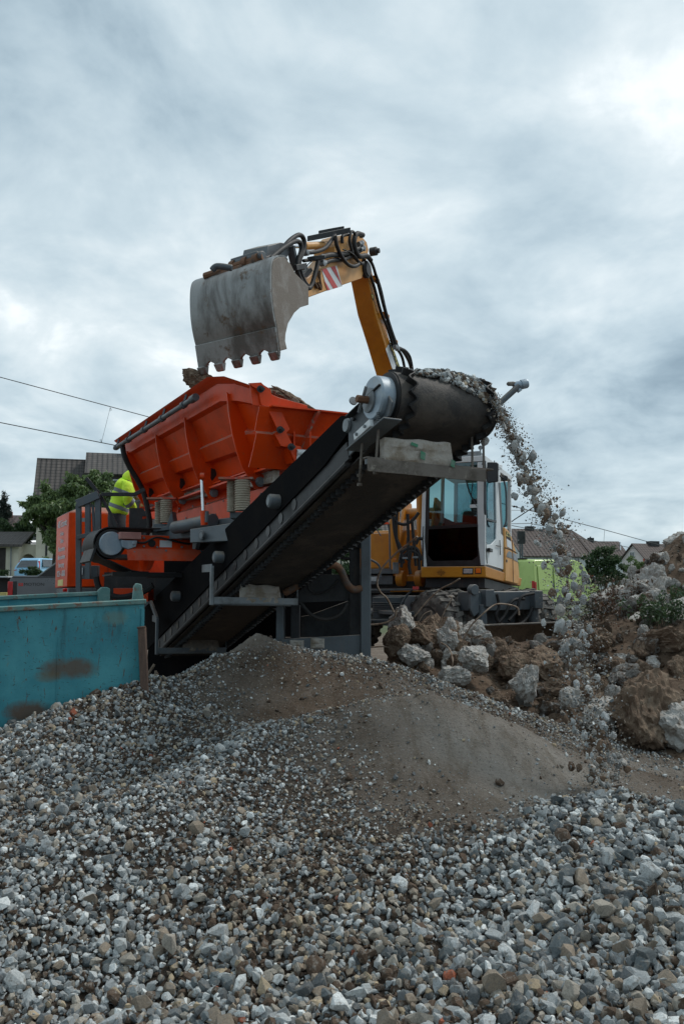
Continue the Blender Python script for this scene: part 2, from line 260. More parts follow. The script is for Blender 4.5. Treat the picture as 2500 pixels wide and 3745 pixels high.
def skipmat():
    m, t, b = nt('scuffed_teal_paint'); co = N(t,'ShaderNodeTexCoord').outputs['Object']
    col = mixc(t, ramp(t, nz(t, co, 2.5, 8, .6), .38, .64), (.028,.20,.245), (.058,.285,.325)); 
    col = mixc(t, ramp(t, nz(t, co, 3.0, 10, .75, .5, (1,1,.4)), .54, .68), col, (.02,.115,.14))
    col = mixc(t, ramp(t, nz(t, co, 5, 10, .8, .8), .60, .70), col, (.12,.20,.18))
    sc = nz(t, co, 16, 4, .8, 3.0, (1,1,.22)); col = mixc(t, ramp(t, sc, .605, .65), col, (.085,.04,.02))
    sc2 = nz(t, co, 9, 3, .6, 6.0, (.5,.5,2.2)); col = mixc(t, ramp(t, sc2, .655, .675), col, (.018,.06,.07))
    # rust patches at fixed places on the wall
    sx = N(t,'ShaderNodeSeparateXYZ'); t.links.new(co, sx.inputs[0]); wob = nz(t, co, 7, 8, .7)
    def patch(col, cx, cz, rx, rz, c, top):
        a = N(t,'ShaderNodeMath', operation='SUBTRACT'); t.links.new(sx.outputs['X'], a.inputs[0]); a.inputs[1].default_value = cx
        a2 = N(t,'ShaderNodeMath', operation='DIVIDE'); t.links.new(a.outputs[0], a2.inputs[0]); a2.inputs[1].default_value = rx; a3 = N(t,'ShaderNodeMath', operation='POWER'); t.links.new(a2.outputs[0], a3.inputs[0]); a3.inputs[1].default_value = 2
        c_ = N(t,'ShaderNodeMath', operation='SUBTRACT'); t.links.new(sx.outputs['Z'], c_.inputs[0]); c_.inputs[1].default_value = cz
        c2 = N(t,'ShaderNodeMath', operation='DIVIDE'); t.links.new(c_.outputs[0], c2.inputs[0]); c2.inputs[1].default_value = rz; c3 = N(t,'ShaderNodeMath', operation='POWER'); t.links.new(c2.outputs[0], c3.inputs[0]); c3.inputs[1].default_value = 2
        s = N(t,'ShaderNodeMath', operation='ADD'); t.links.new(a3.outputs[0], s.inputs[0]); t.links.new(c3.outputs[0], s.inputs[1])
        w = N(t,'ShaderNodeMath', operation='MULTIPLY_ADD'); t.links.new(wob, w.inputs[0]); w.inputs[1].default_value = 2.2; t.links.new(s.outputs[0], w.inputs[2])
        f = N(t,'ShaderNodeMapRange'); f.inputs[1].default_value = 2.25; f.inputs[2].default_value = 1.35; f.inputs[4].default_value = top; t.links.new(w.outputs[0], f.inputs[0]); return mixc(t, f.outputs[0], col, c)
    for a in SKIP_RUST: col = patch(col, *a)
    t.links.new(col, b.inputs['Base Color']); b.inputs['Roughness'].default_value = .5
    bp = N(t,'ShaderNodeBump', Strength=.15, Distance=.02); t.links.new(nz(t, co, 8, 8, .7), bp.inputs['Height']); t.links.new(bp.outputs[0], b.inputs['Normal']); return m
# ------------------------------------------------------------------ sky and sun
SUN_EL, SUN_AZ = R(52), R(62)      # azimuth measured from +Y towards +X
w = bpy.data.worlds.new('World'); scene.world = w; w.use_nodes = True; t = w.node_tree; t.nodes.clear()
out = N(t,'ShaderNodeOutputWorld'); sky = N(t,'ShaderNodeTexSky'); sky.sky_type = 'NISHITA'; sky.sun_disc = False; sky.sun_elevation = SUN_EL; sky.sun_rotation = SUN_AZ
b1 = N(t,'ShaderNodeBackground', Strength=.08); t.links.new(sky.outputs[0], b1.inputs[0])
co = N(t,'ShaderNodeTexCoord').outputs['Generated']; sp = N(t,'ShaderNodeSeparateXYZ'); t.links.new(co, sp.inputs[0])
mz = N(t,'ShaderNodeMath', operation='MAXIMUM'); t.links.new(sp.outputs['Z'], mz.inputs[0]); mz.inputs[1].default_value = 0
az = N(t,'ShaderNodeMath', operation='ADD'); t.links.new(mz.outputs[0], az.inputs[0]); az.inputs[1].default_value = .26
dx = N(t,'ShaderNodeMath', operation='DIVIDE'); t.links.new(sp.outputs['X'], dx.inputs[0]); t.links.new(az.outputs[0], dx.inputs[1])
dy = N(t,'ShaderNodeMath', operation='DIVIDE'); t.links.new(sp.outputs['Y'], dy.inputs[0]); t.links.new(az.outputs[0], dy.inputs[1])
cl = N(t,'ShaderNodeCombineXYZ'); t.links.new(dx.outputs[0], cl.inputs[0]); t.links.new(dy.outputs[0], cl.inputs[1]); CL = cl.outputs[0]
n1 = nz(t, CL, .95, 9, .5, .9, (1.1,.85,1)); n2 = nz(t, CL, 2.4, 8, .55, .5, (1.1,.85,1)); n3 = nz(t, CL, 6, 7, .55, .3)
def mad(a, k, b=None, c=0):
    n = N(t,'ShaderNodeMath', operation='MULTIPLY_ADD'); t.links.new(a, n.inputs[0]); n.inputs[1].default_value = k
    if b is not None: t.links.new(b, n.inputs[2])
    else: n.inputs[2].default_value = c
    return n.outputs[0]
def lobe(d, k):
    n = N(t,'ShaderNodeVectorMath', operation='DOT_PRODUCT'); t.links.new(co, n.inputs[0]); n.inputs[1].default_value = V(d).normalized(); c_ = N(t,'ShaderNodeMath', operation='MAXIMUM'); t.links.new(n.outputs['Value'], c_.inputs[0]); c_.inputs[1].default_value = 0
    p_ = N(t,'ShaderNodeMath', operation='POWER'); t.links.new(c_.outputs[0], p_.inputs[0]); p_.inputs[1].default_value = k; return p_.outputs[0]
sumn = mad(n3, .16, mad(n2, .44, mad(n1, .46))); sumn = mad(lobe((.42,1,.72), 40), .085, sumn); sumn = mad(lobe((-.3,1,.22), 60), .055, sumn); sumn = mad(lobe((.42,1,.2), 70), -.035, sumn); sumn = mad(lobe((0,-1,.12), 2), -.09, sumn); sumn = mad(lobe((-.45,1,.75), 40), -.035, sumn)  # lobe behind the camera is added, darkening the unseen sky for deeper shade
cr = N(t,'ShaderNodeValToRGB'); el = cr.color_ramp.elements; el[0].position = .34; el[0].color = (0.171,0.243,0.302,1); el[1].position = .65; el[1].color = (0.774,0.823,0.840,1)
for p_, c_ in ((.42,(0.270,0.358,0.420,1)),(.47,(0.360,0.456,0.516,1)),(.54,(0.468,0.562,0.612,1)),(.61,(0.612,0.686,0.717,1))): x = el.new(p_); x.color = c_
t.links.new(sumn, cr.inputs[0])
b2 = N(t,'ShaderNodeBackground', Strength=1.0); t.links.new(cr.outputs[0], b2.inputs[0])
mx = N(t,'ShaderNodeMixShader'); mx.inputs[0].default_value = .93; t.links.new(b1.outputs[0], mx.inputs[1]); t.links.new(b2.outputs[0], mx.inputs[2]); t.links.new(mx.outputs[0], out.inputs[0])
sl = bpy.data.lights.new('sun','SUN'); sl.energy = 1.5; sl.angle = R(14); sl.color = (1,.955,.9); so = bpy.data.objects.new('sun', sl); COL.objects.link(so)
so.rotation_euler = V((-math.sin(SUN_AZ)*math.cos(SUN_EL), -math.cos(SUN_AZ)*math.cos(SUN_EL), -math.sin(SUN_EL))).to_track_quat('-Z','Y').to_euler()
vs = scene.view_settings; vs.view_transform = 'Standard'; vs.look = 'None'; vs.exposure = .43; vs.gamma = 1
# ================================================================== ground and heaps
def rbf_fit(pts, vals, smooth=1e-3):
    pts = np.array(pts, float); vals = np.array(vals, float); n = len(pts)
    d = np.linalg.norm(pts[:,None]-pts[None], axis=2); K = d + np.eye(n)*smooth; Pm = np.c_[np.ones(n), pts]
    A = np.block([[K, Pm],[Pm.T, np.zeros((3,3))]]); s = np.linalg.solve(A, np.r_[vals, np.zeros((3,)+vals.shape[1:])])
    def ev(q):
        q = np.asarray(q, float); out = np.zeros((len(q),)+vals.shape[1:])
        for i in range(0, len(q), 4000):
            b = q[i:i+4000]; D = np.linalg.norm(b[:,None]-pts[None], axis=2); out[i:i+4000] = D@s[:n] + np.c_[np.ones(len(b)), b]@s[n:]
        return out
    return ev
def fbm(x, y, sc, seed=0, oc=4):
    # cheap value-noise, vectorised
    out = np.zeros_like(x); amp = 1; tot = 0
    for o in range(oc):
        gx = x*sc*2**o+seed*17.3; gy = y*sc*2**o+seed*9.1; ix = np.floor(gx).astype(int); iy = np.floor(gy).astype(int); fx = gx-ix; fy = gy-iy
        fx = fx*fx*(3-2*fx); fy = fy*fy*(3-2*fy)
        h = lambda a, b: (np.sin(a*127.1+b*311.7+o*74.7+seed)*43758.5453) % 1
        out += amp*((h(ix,iy)*(1-fx)+h(ix+1,iy)*fx)*(1-fy)+(h(ix,iy+1)*(1-fx)+h(ix+1,iy+1)*fx)*fy-.5); tot += amp; amp *= .5
    return out/tot*2
# control points of the gravel heap: pixel x, pixel y, distance, coarseness (0 fines, 1 gravel), stone size, brownness
HP = [(0,3745,2.85,1,.034,.3),(600,3745,2.85,1,.040,.35),(1250,3745,2.85,1,.042,.7),(1900,3745,2.85,1,.046,.2),(2500,3745,2.85,1,.046,.2),
 (200,3400,3.35,1,.030,.35),(700,3400,3.35,1,.034,.45),(1250,3400,3.3,1,.036,.85),(1750,3420,3.3,1,.042,.15),(2300,3400,3.3,1,.044,.15),
 (0,3050,3.95,1,.030,.5),(250,3000,4.05,1,.029,.6),(650,3050,3.9,1,.026,.3),(1000,3100,3.85,1,.026,.7),(1450,3150,3.7,1,.026,.55),(1750,3100,3.8,.75,.028,.2),(2000,3080,3.85,1,.036,.1),(2250,3150,3.7,1,.040,.1),(2500,3150,3.75,1,.040,.15),
 (0,2800,4.9,1,.032,.3),(300,2760,4.95,1,.028,.35),(600,2720,5.3,1,.026,.35),(880,2790,4.95,1,.026,.4),(1000,2900,4.5,1,.022,.5),(1250,2900,4.4,.8,.022,.65),(1450,2950,4.25,.45,.018,.5),(1600,2900,4.4,.2,.014,.3),(1800,2980,4.2,.25,.016,.15),
 (0,2660,5.56,1,.032,.25),(280,2560,5.72,1,.032,.2),(500,2500,5.95,1,.032,.25),(560,2480,6.3,1,.03,.3),(650,2600,6.0,.95,.026,.4),(780,2400,7.0,.8,.026,.4),(850,2500,6.6,.35,.018,.85),(1000,2560,6.3,.12,.014,.9),(1050,2640,5.95,.1,.014,.95),
 (940,2325,7.7,0,.012,.55),(860,2380,7.4,.1,.012,.4),(1030,2370,7.5,.2,.014,.4),(1100,2385,7.5,.8,.022,.3),(1340,2400,7.5,.8,.024,.4),(1250,2500,6.7,.25,.016,.75),(1500,2445,7.4,.8,.024,.35),(1700,2525,7.2,.75,.024,.4),(1900,2605,7.0,.9,.026,.25),(2100,2695,6.7,.7,.022,.25),(2300,2785,6.3,.2,.016,.3),(2500,2865,6.0,.1,.015,.4),
 (1150,2640,5.5,.6,.02,.6),(1330,2580,5.35,.35,.016,.5),(1580,2546,5.3,.05,.012,.3),(1700,2590,5.25,.05,.012,.25),(1900,2665,5.2,.05,.012,.25),(2050,2750,5.1,.1,.012,.25),(2150,2840,4.95,.2,.014,.2),(1350,2720,4.95,.25,.016,.65),(1600,2720,4.85,.03,.012,.3),(1850,2800,4.75,.03,.012,.2),(2000,2930,4.45,.15,.014,.2),
 (2250,2890,4.35,1,.028,.5),(2050,2975,4.1,1,.036,.05),(2450,3010,4.05,1,.038,.25),(2400,2940,4.75,.12,.014,.4),(2500,2985,4.6,.12,.014,.4),(2250,3020,4.0,1,.04,.08),(2330,2905,4.9,.15,.014,.4),(2500,2950,4.9,.12,.014,.45),(2300,2850,5.3,.05,.013,.35),(2500,2900,5.4,.05,.013,.4),(2150,2800,5.4,.03,.013,.3),(1480,2560,6.0,.3,.016,.6),(1700,2620,5.9,.4,.018,.5),(2000,2730,5.8,.4,.018,.4)]
hpts, hval = [], []
for px, py, Y, c, s, br in HP:
    p = P(px, py, Y); hpts.append((p.x, p.y)); hval.append((p.z, c, s, br))
for x, y, z in [(-3.2,2.2,.1),(-2.4,3.2,.2),(-3.2,4.5,.35),(-3.4,5.4,.35),(3,2.2,.02),(3.4,3.4,.1),(3.4,4.6,.05),(3.8,6,0),(0,1.6,-.05),(2,1.4,-.05),(-2,1.4,0),(-1.6,8.8,.15),(-.3,9,.2),(.8,8.7,.25),(1.8,8.4,.15),(2.8,7.6,.0),(-2.4,7.6,-.1),(-2.2,6.8,.05)]:
    hpts.append((x, y)); hval.append((z, .9, .028, .4))
HEAP = rbf_fit(hpts, hval, 2e-3)
SB = V((-1.38,6.0,0)); SD = V((-.9,-.436,0)); SN = V((-.436,.9,0))     # skip wall: near corner, along, inward
def heap_z(x, y, detail=True):
    q = np.c_[x, y]; r = HEAP(q); z = r[:,0]
    c = np.clip(r[:,1], 0, 1); 
    if detail:
        z = z + fbm(x, y, 1.6, 3, 3)*.045+np.abs(fbm(x+y*.4, y*.5, 3.2, 31, 3))*.04*(1-c) + fbm(x, y, 7, 5, 4)*(.014+.012*c)+fbm(x, y, 3.2, 41, 3)*.02*(1-c) + np.abs(fbm(x*1.0+y*.35, y*.3, 9, 8, 3))*.018*(1-c)
    al = (x-SB.x)*SD.x+(y-SB.y)*SD.y; inn = (x-SB.x)*SN.x+(y-SB.y)*SN.y
    z = z + .035*np.exp(-((x-1.42)**2+(y-4.15)**2)/.2) - .05*np.exp(-((x-.9)**2+(y-4.75)**2)/.16)
    tt_ = np.clip(((x+.5)*(-.73)+(y-5.0)*(-1.65))/3.255, -.1, 1.2); rd = np.hypot(x-(-.5-.73*tt_), y-(5.0-1.65*tt_)); z = z + .10*np.exp(-(rd/.26)**2) - .05*np.exp(-(((x+1.15)**2+(y-4.75)**2)/.25))
    z = np.where((al > -.02) & (inn > .03), np.minimum(z, .0), z)
    ed = np.minimum.reduce([np.clip((x+3.4)/.5,0,1), np.clip((3.9-x)/.6,0,1), np.clip((y-1.3)/.4,0,1), np.clip((9.1-y)/.6,0,1)])
    z = z*ed - .15*(1-ed)
    return z, c, np.clip(r[:,2], .011, .05), np.clip(r[:,3]+.12+fbm(x,y,1.4,11,4)*.75-.45*np.exp(-(rd/.3)**2), 0, 1)
FINE_G = np.array([.30,.28,.25]); FINE_B = np.array([.115,.085,.062]); 
nx_, ny_ = 300, 320; gx = np.linspace(-3.5,4.0,nx_); gy = np.linspace(1.2,9.2,ny_); XX, YY = np.meshgrid(gx, gy)
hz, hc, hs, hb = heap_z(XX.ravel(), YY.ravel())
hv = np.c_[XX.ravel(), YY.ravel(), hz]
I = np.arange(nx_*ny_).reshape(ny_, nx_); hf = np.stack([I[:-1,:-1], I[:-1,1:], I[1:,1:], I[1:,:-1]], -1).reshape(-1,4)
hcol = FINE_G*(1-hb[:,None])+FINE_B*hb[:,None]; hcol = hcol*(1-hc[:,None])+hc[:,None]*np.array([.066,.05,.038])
# --- stone shapes: hulls of random points
def hull(k, sq=(1,1,1), r=None):
    r = r or random; bm = bmesh.new()
    for i in range(k):
        v = V((r.gauss(0,1), r.gauss(0,1), r.gauss(0,1))).normalized()*r.uniform(.8,1.08); bm.verts.new((v.x*sq[0], v.y*sq[1], v.z*sq[2]))
    g = bmesh.ops.convex_hull(bm, input=bm.verts); bmesh.ops.delete(bm, geom=list(set(e for e in g['geom_interior'] if isinstance(e, bmesh.types.BMVert))), context='VERTS')
    bmesh.ops.triangulate(bm, faces=bm.faces); bm.verts.index_update()
    vs = np.array([v.co[:] for v in bm.verts]); fs = np.array([[v.index for v in f.verts] for f in bm.faces]); bm.free(); return vs, fs
SH = [hull(random.randint(13,28), (1, random.uniform(.6,.95), random.uniform(.5,.85))) for _ in range(50)]
def soften(vs, fs):
    # the same stone with worn edges and a slightly uneven face
    bm = bmesh.new(); vv = [bm.verts.new(v) for v in vs]
    for f in fs: bm.faces.new([vv[i] for i in f])
    bmesh.ops.dissolve_limit(bm, angle_limit=R(14), verts=bm.verts, edges=bm.edges); bmesh.ops.bevel(bm, geom=list(bm.edges), offset=.045, segments=1, affect='EDGES', clamp_overlap=True); bmesh.ops.triangulate(bm, faces=bm.faces)
    bm.verts.index_update(); s_ = V((random.uniform(0,50),0,0)); a = np.array([(v.co+v.co.normalized()*noise.noise(v.co*2.3+s_)*.07)[:] for v in bm.verts]); f = np.array([[v.index for v in q.verts] for q in bm.faces]); bm.free(); return a, f
SHB = [soften(*h) if i % 3 == 0 else h for i, h in enumerate(SH[:40])]
SHs = [hull(random.randint(7,9), (1, random.uniform(.65,.95), random.uniform(.55,.85))) for _ in range(30)]
PAL = np.array([1.20,1.20,1.185])*np.array([(.32,.335,.335),(.23,.245,.25),(.10,.108,.112),(.50,.515,.51),(.26,.235,.2),(.19,.155,.12),(.068,.046,.032),(.10,.115,.12),(.065,.075,.08),(.30,.24,.165),(.25,.08,.045)])
PW = np.array([.24,.22,.13,.10,.08,.07,.05,.07,.04,.012,.002]); PWB = np.array([.08,.10,.1,.04,.13,.17,.27,.05,.03,.05,.003])
def rand_rot(n):
    q = rng.normal(size=(n,4)); q /= np.linalg.norm(q,axis=1)[:,None]; a,b,c,d = q.T
    return np.stack([np.stack([1-2*(c*c+d*d),2*(b*c-a*d),2*(b*d+a*c)],-1),np.stack([2*(b*c+a*d),1-2*(b*b+d*d),2*(c*d-a*b)],-1),np.stack([2*(b*d-a*c),2*(c*d+a*b),1-2*(b*b+c*c)],-1)],-2)
def stones(pos, size, brown, shapes):
    n = len(pos); rot = rand_rot(n); kind = rng.integers(0, len(shapes), n); pw = PW/PW.sum(); pb = PWB/PWB.sum()
    u = rng.random(n); cum = np.cumsum(pw); cub = np.cumsum(pb); useb = rng.random(n) < brown
    ci = np.where(useb, np.searchsorted(cub, u), np.searchsorted(cum, u)).clip(0, len(PAL)-1); col = PAL[ci]*rng.uniform(.8,1.2,(n,1))
    V_, F_, C_ = [], [], []; off = 0
    for k, (vs, fs) in enumerate(shapes):
        idx = np.where(kind == k)[0]
        if not len(idx): continue
        w = np.einsum('nij,vj->nvi', rot[idx], vs)*(size[idx,None,None]*.5) + pos[idx,None,:]
        m = len(vs); F_.append((fs[None]+(np.arange(len(idx))*m)[:,None,None]+off).reshape(-1,3)); V_.append(w.reshape(-1,3)); C_.append(np.repeat(col[idx], m, axis=0)); off += m*len(idx)
    return np.concatenate(V_), np.concatenate(F_), np.concatenate(C_)
def in_view(x, y, z, mg=1000):
    zc = y*math.cos(PITCH)+(z-1.5)*math.sin(PITCH); px = 1250+F*x/zc; py = 1872.5-F*(-y*math.sin(PITCH)+(z-1.5)*math.cos(PITCH))/zc
    return (px > -mg) & (px < 2500+mg) & (py < 3745+mg*1.5)
def scatter(n, dens_fn, szmul, lift, shapes, y0=1.5, y1=8.9):
    y = y0+rng.random(n)*(y1-y0); x = rng.uniform(-3.3,3.7,n); k = np.abs(x) < y*.5+1.2; x, y = x[k], y[k]
    z, c, s, br = heap_z(x, y); keep = in_view(x, y, z) & (rng.random(len(x)) < dens_fn(c, y, br)) & (z > -.1)
    al = (x-SB.x)*SD.x+(y-SB.y)*SD.y; inn = (x-SB.x)*SN.x+(y-SB.y)*SN.y; keep &= ~((al > -.05) & (inn > -.012))
    x, y, z, c, s, br = x[keep], y[keep], z[keep], c[keep], s[keep], br[keep]
    size = s*szmul*np.exp(rng.normal(0,.34,len(x))); big = rng.random(len(x)) < .02*c; size = np.where(big, size*rng.uniform(1.3,2.0,len(x)), size); size = np.clip(size, .005, .11)
    pos = np.c_[x, y, z+size*lift*rng.uniform(.4,1.5,len(x))]; return stones(pos, size, np.clip(br*1.15,0,1), shapes)
d1_ = lambda c,y,b: np.clip(c*1.15-.12,0.012,1); d2_ = lambda c,y,b: np.clip(c*1.3-.3,0,1)*np.where(y<6.2,1,.45)
parts = [scatter(33000, d1_, .90, .14, SHB, 1.9, 4.4), scatter(46000, d1_, .92, .14, SH, 4.4, 8.9), scatter(26000, d2_, .86, .34, SHB, 1.9, 4.4), scatter(36000, d2_, .85, .34, SH, 4.4, 8.9), scatter(60000, lambda c,y,b: np.clip(c*1.2,.05,1)*.9, .5, .3, SHs), scatter(90000, lambda c,y,b: np.clip(.5-.25*c,0,1)*np.where(y<6.5,1,.5), .38, .2, SHs), scatter(26000, lambda c,y,b: np.clip(.55-.9*c,0,1)*(.35+.65*b), 1.0, .2, SHs), scatter(5000, lambda c,y,b: np.clip(.5-.7*c,0,1), 1.8, .2, SH)]
vs_ = [hv]; tri = []; cols = [hcol]; off = len(hv)
for a, b, c in parts: vs_.append(a); tri.append(b+off); cols.append(c); off += len(a)
vs_ = np.concatenate(vs_); tri = np.concatenate(tri); cols = np.concatenate(cols)
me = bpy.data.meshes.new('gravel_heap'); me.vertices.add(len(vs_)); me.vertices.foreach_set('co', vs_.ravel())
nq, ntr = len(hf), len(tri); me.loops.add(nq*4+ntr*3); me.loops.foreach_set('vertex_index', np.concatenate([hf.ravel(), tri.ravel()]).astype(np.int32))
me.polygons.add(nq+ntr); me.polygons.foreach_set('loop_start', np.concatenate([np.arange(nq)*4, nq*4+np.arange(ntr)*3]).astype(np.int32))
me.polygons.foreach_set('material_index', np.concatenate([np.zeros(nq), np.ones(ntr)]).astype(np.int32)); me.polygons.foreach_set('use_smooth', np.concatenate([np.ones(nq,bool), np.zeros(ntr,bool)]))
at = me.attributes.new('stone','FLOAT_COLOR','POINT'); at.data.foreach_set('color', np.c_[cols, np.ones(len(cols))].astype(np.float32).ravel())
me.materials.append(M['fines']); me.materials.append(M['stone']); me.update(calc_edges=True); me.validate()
o = bpy.data.objects.new('gravel_heap', me); COL.objects.link(o)
tag(o, 'wide heap of grey crushed concrete gravel and sandy fines filling the foreground', 'gravel', kind='stuff')
# --- ground sheet to the horizon, rising gently to the left
def ground_z(x, y):
    far = np.clip((y-11)/18, 0, 1); side = np.clip((-x-1)/22+.1, 0, 1)
    return np.where(y > 9, far*side*1.2+np.clip((y-30)/45,0,1)*np.clip((-x+2)/20,0,1)*.75, 0)+0*x
gx = np.concatenate([np.linspace(-900,-45,8), np.linspace(-40,45,90), np.linspace(50,900,8)]); gy = np.concatenate([[-60,-20,-5], np.linspace(0,70,90), np.linspace(80,1800,12)])
XX, YY = np.meshgrid(gx, gy); zz = ground_z(XX.ravel(), YY.ravel())-.06
near = (np.abs(XX.ravel()) < 12) & (YY.ravel() < 20); zz = zz+np.where(near, fbm(XX.ravel(), YY.ravel(), .5, 2, 4)*.05, 0)
I = np.arange(len(gx)*len(gy)).reshape(len(gy), len(gx)); qf = np.stack([I[:-1,:-1], I[:-1,1:], I[1:,1:], I[1:,:-1]], -1).reshape(-1,4)
m, t, b = nt('site_ground'); co = N(t,'ShaderNodeTexCoord').outputs['Object']; sx = N(t,'ShaderNodeSeparateXYZ'); t.links.new(co, sx.inputs[0])
wob = nz(t, co, .25, 8, .6); yy_ = N(t,'ShaderNodeMath', operation='MULTIPLY_ADD'); t.links.new(wob, yy_.inputs[0]); yy_.inputs[1].default_value = 9; t.links.new(sx.outputs['Y'], yy_.inputs[2])
soil = mixc(t, ramp(t, nz(t, co, 1.2, 8, .7), .42, .6), (.10,.07,.048), (.15,.115,.085)); soil = mixc(t, ramp(t, nz(t, co, 9, 6, .7), .6, .7), soil, (.24,.22,.2))
grass = mixc(t, ramp(t, nz(t, co, 2.5, 8, .7), .4, .62), (.045,.065,.022), (.085,.10,.04))
t.links.new(mixc(t, ramp(t, yy_.outputs[0], 27, 31), soil, grass), b.inputs['Base Color']); b.inputs['Roughness'].default_value = .95
bp = N(t,'ShaderNodeBump', Strength=.6, Distance=.08); t.links.new(nz(t, co, 6, 8, .7), bp.inputs['Height']); t.links.new(bp.outputs[0], b.inputs['Normal'])
me = bpy.data.meshes.new('ground'); me.from_pydata(np.c_[XX.ravel(), YY.ravel(), zz].tolist(), [], qf.tolist()); me.materials.append(m); me.polygons.foreach_set('use_smooth',[True]*len(me.polygons))
o = bpy.data.objects.new('ground', me); COL.objects.link(o); tag(o, kind='structure')
# --- brown soil bank under the demolition rubble on the right
SP = [(1330,2440,8.6),(1500,2400,9.2),(1640,2470,8.7),(1720,2400,9.6),(1850,2430,9.4),(1850,2520,8.6),(2000,2560,8.4),(2000,2440,9.4),(2150,2420,9.6),(2150,2600,8.0),(2280,2560,8.4),(2280,2720,7.2),(2400,2760,6.9),(2500,2790,6.7),(2500,2640,7.6),(2400,2500,8.6),(2500,2480,8.7),
 (2300,2380,9.8),(2450,2340,9.9),(2200,2310,10.4),(2100,2330,10.6),(2250,2260,11.0),(2350,2250,10.8),(2300,2190,11.6),(2400,2160,11.4),(2500,2230,10.6),(2350,2100,12.0),(2400,2060,12.3),(2450,2010,12.6),(2500,1975,12.8),(2560,1950,13),(2620,2200,10.8),(2650,1960,12.5),(2650,2500,8.8),(2200,2230,12.2),(2120,2290,12),(1560,2330,10.4),(1420,2360,10.2)]
sp_, sv_ = [], []
for px, py, Y in SP: p = P(px, py, Y); sp_.append((p.x, p.y)); sv_.append((p.z,))
for x, y, z in [(.2,8,.0),(.2,11,.05),(2,12.2,.25),(1,12.5,.2),(3,14,.1),(5,16.5,.2),(7.5,16,.6),(4.2,13.6,.75),(5.2,15,1.1),(9,13,.6),(8.5,10,.8),(7,7.5,.3),(6,5.5,0),(3.2,6,0),(1.8,7.4,.1),(2.6,6.6,.0),(.6,7.5,.05),(3.3,14.6,.1)]: sp_.append((x, y)); sv_.append((z,))
SOIL = rbf_fit(sp_, sv_, 1e-3)
def soil_z(x, y):
    z = SOIL(np.c_[x, y])[:,0]; z = z+fbm(x, y, 1.1, 21, 4)*.16+np.abs(fbm(x, y, 3, 23, 4))*.12
    ed = np.minimum.reduce([np.clip((x-.1)/.7,0,1), np.clip((9-x)/1.5,0,1), np.clip((y-5.4)/.8,0,1), np.clip((17-y)/1.5,0,1)]); return z*ed-.2*(1-ed)
gx = np.linspace(0,9.2,190); gy = np.linspace(5.2,17.2,230); XX, YY = np.meshgrid(gx, gy); zz = soil_z(XX.ravel(), YY.ravel())
I = np.arange(len(gx)*len(gy)).reshape(len(gy), len(gx)); qf = np.stack([I[:-1,:-1], I[:-1,1:], I[1:,1:], I[1:,:-1]], -1).reshape(-1,4)
me = bpy.data.meshes.new('soil_bank'); me.from_pydata(np.c_[XX.ravel(), YY.ravel(), zz].tolist(), [], qf.tolist()); me.materials.append(M['dirt']); me.polygons.foreach_set('use_smooth',[True]*len(me.polygons))
o = bpy.data.objects.new('soil_bank', me); COL.objects.link(o); tag(o, kind='structure')
def szat(x, y): return float(soil_z(np.array([x]), np.array([y]))[0])
# --- boulders
def rock_mesh(seed, flat=(1,1,1), cuts=9, slab=False, sub=5):
    r = random.Random(seed); bm = bmesh.new(); bmesh.ops.create_icosphere(bm, subdivisions=sub, radius=1)
    pl = [(V((r.gauss(0,1),r.gauss(0,1),r.gauss(0,1))).normalized(), r.uniform(.55,.86)) for _ in range(cuts)]
    off = V((r.uniform(0,99),r.uniform(0,99),r.uniform(0,99)))
    for v in bm.verts:
        p = v.co.copy()
        if slab:
            k = max(abs(p.x), abs(p.y), abs(p.z)); p = p.lerp(p/k*.8, .9)
        for n_, d in pl:
            e = p.dot(n_)-d
            if e > 0: p -= n_*e*.92
        p += p.normalized()*(noise.fractal(p*2.1+off, 1, 2, 4)*.17+noise.fractal(p*5.5+off, 1, 2, 3)*.07+noise.fractal(p*13+off, 1, 2, 4)*.05); v.co = V((p.x*flat[0], p.y*flat[1], p.z*flat[2]))
    me = bpy.data.meshes.new('rubble'); bm.to_mesh(me); bm.free(); me.polygons.foreach_set('use_smooth',[True]*len(me.polygons)); me.set_sharp_from_angle(angle=R(24)); return me
rq = random.Random(5); RM = [rock_mesh(i, (1, rq.uniform(.75,1), rq.uniform(.68,.92))) for i in range(10)]; RSL = [rock_mesh(40+i, (1, rq.uniform(.6,.9), rq.uniform(.2,.32)), 5, True) for i in range(5)]; RBIG = rock_mesh(77, (1,.9,1), 8); RBIG.materials.append(M['rubble'])
for me in RM+RSL: me.materials.append(M['rubble'])
def rock(name, label, loc, size, me, rot=None, group=None, mat=None):
    if mat: me = me.copy(); me.materials.clear(); me.materials.append(mat)
    o = bpy.data.objects.new(name, me); COL.objects.link(o); o.location = loc; o.scale = (size/2,)*3 if not isinstance(size, tuple) else tuple(s/2 for s in size)
    o.rotation_euler = rot or (random.uniform(0,6.3), random.uniform(0,6.3), random.uniform(0,6.3)); return tag(o, label, 'rubble', group)
M['rub_brown'] = pm('soil_caked_concrete', (.16,.112,.08), (.24,.18,.13), .95, scale=3, lo=.42, hi=.62, bump=.9, bscale=14, c3=(.33,.29,.25), lo3=.58, hi3=.68, s3=5, spec=.1)
M['rub_light'] = pm('clean_broken_concrete', (.45,.44,.415), (.31,.28,.245), .9, scale=3, lo=.42, hi=.62, bump=.8, bscale=16, c3=(.17,.13,.1), lo3=.58, hi3=.68, s3=4, spec=.15)
RML = [me.copy() for me in RM]
for me in RML: me.materials.clear(); me.materials.append(M['rub_light'])
RMB = [me.copy() for me in RM]
for me in RMB: me.materials.clear(); me.materials.append(M['rub_brown'])
G_ = 'broken concrete chunks on the soil bank'
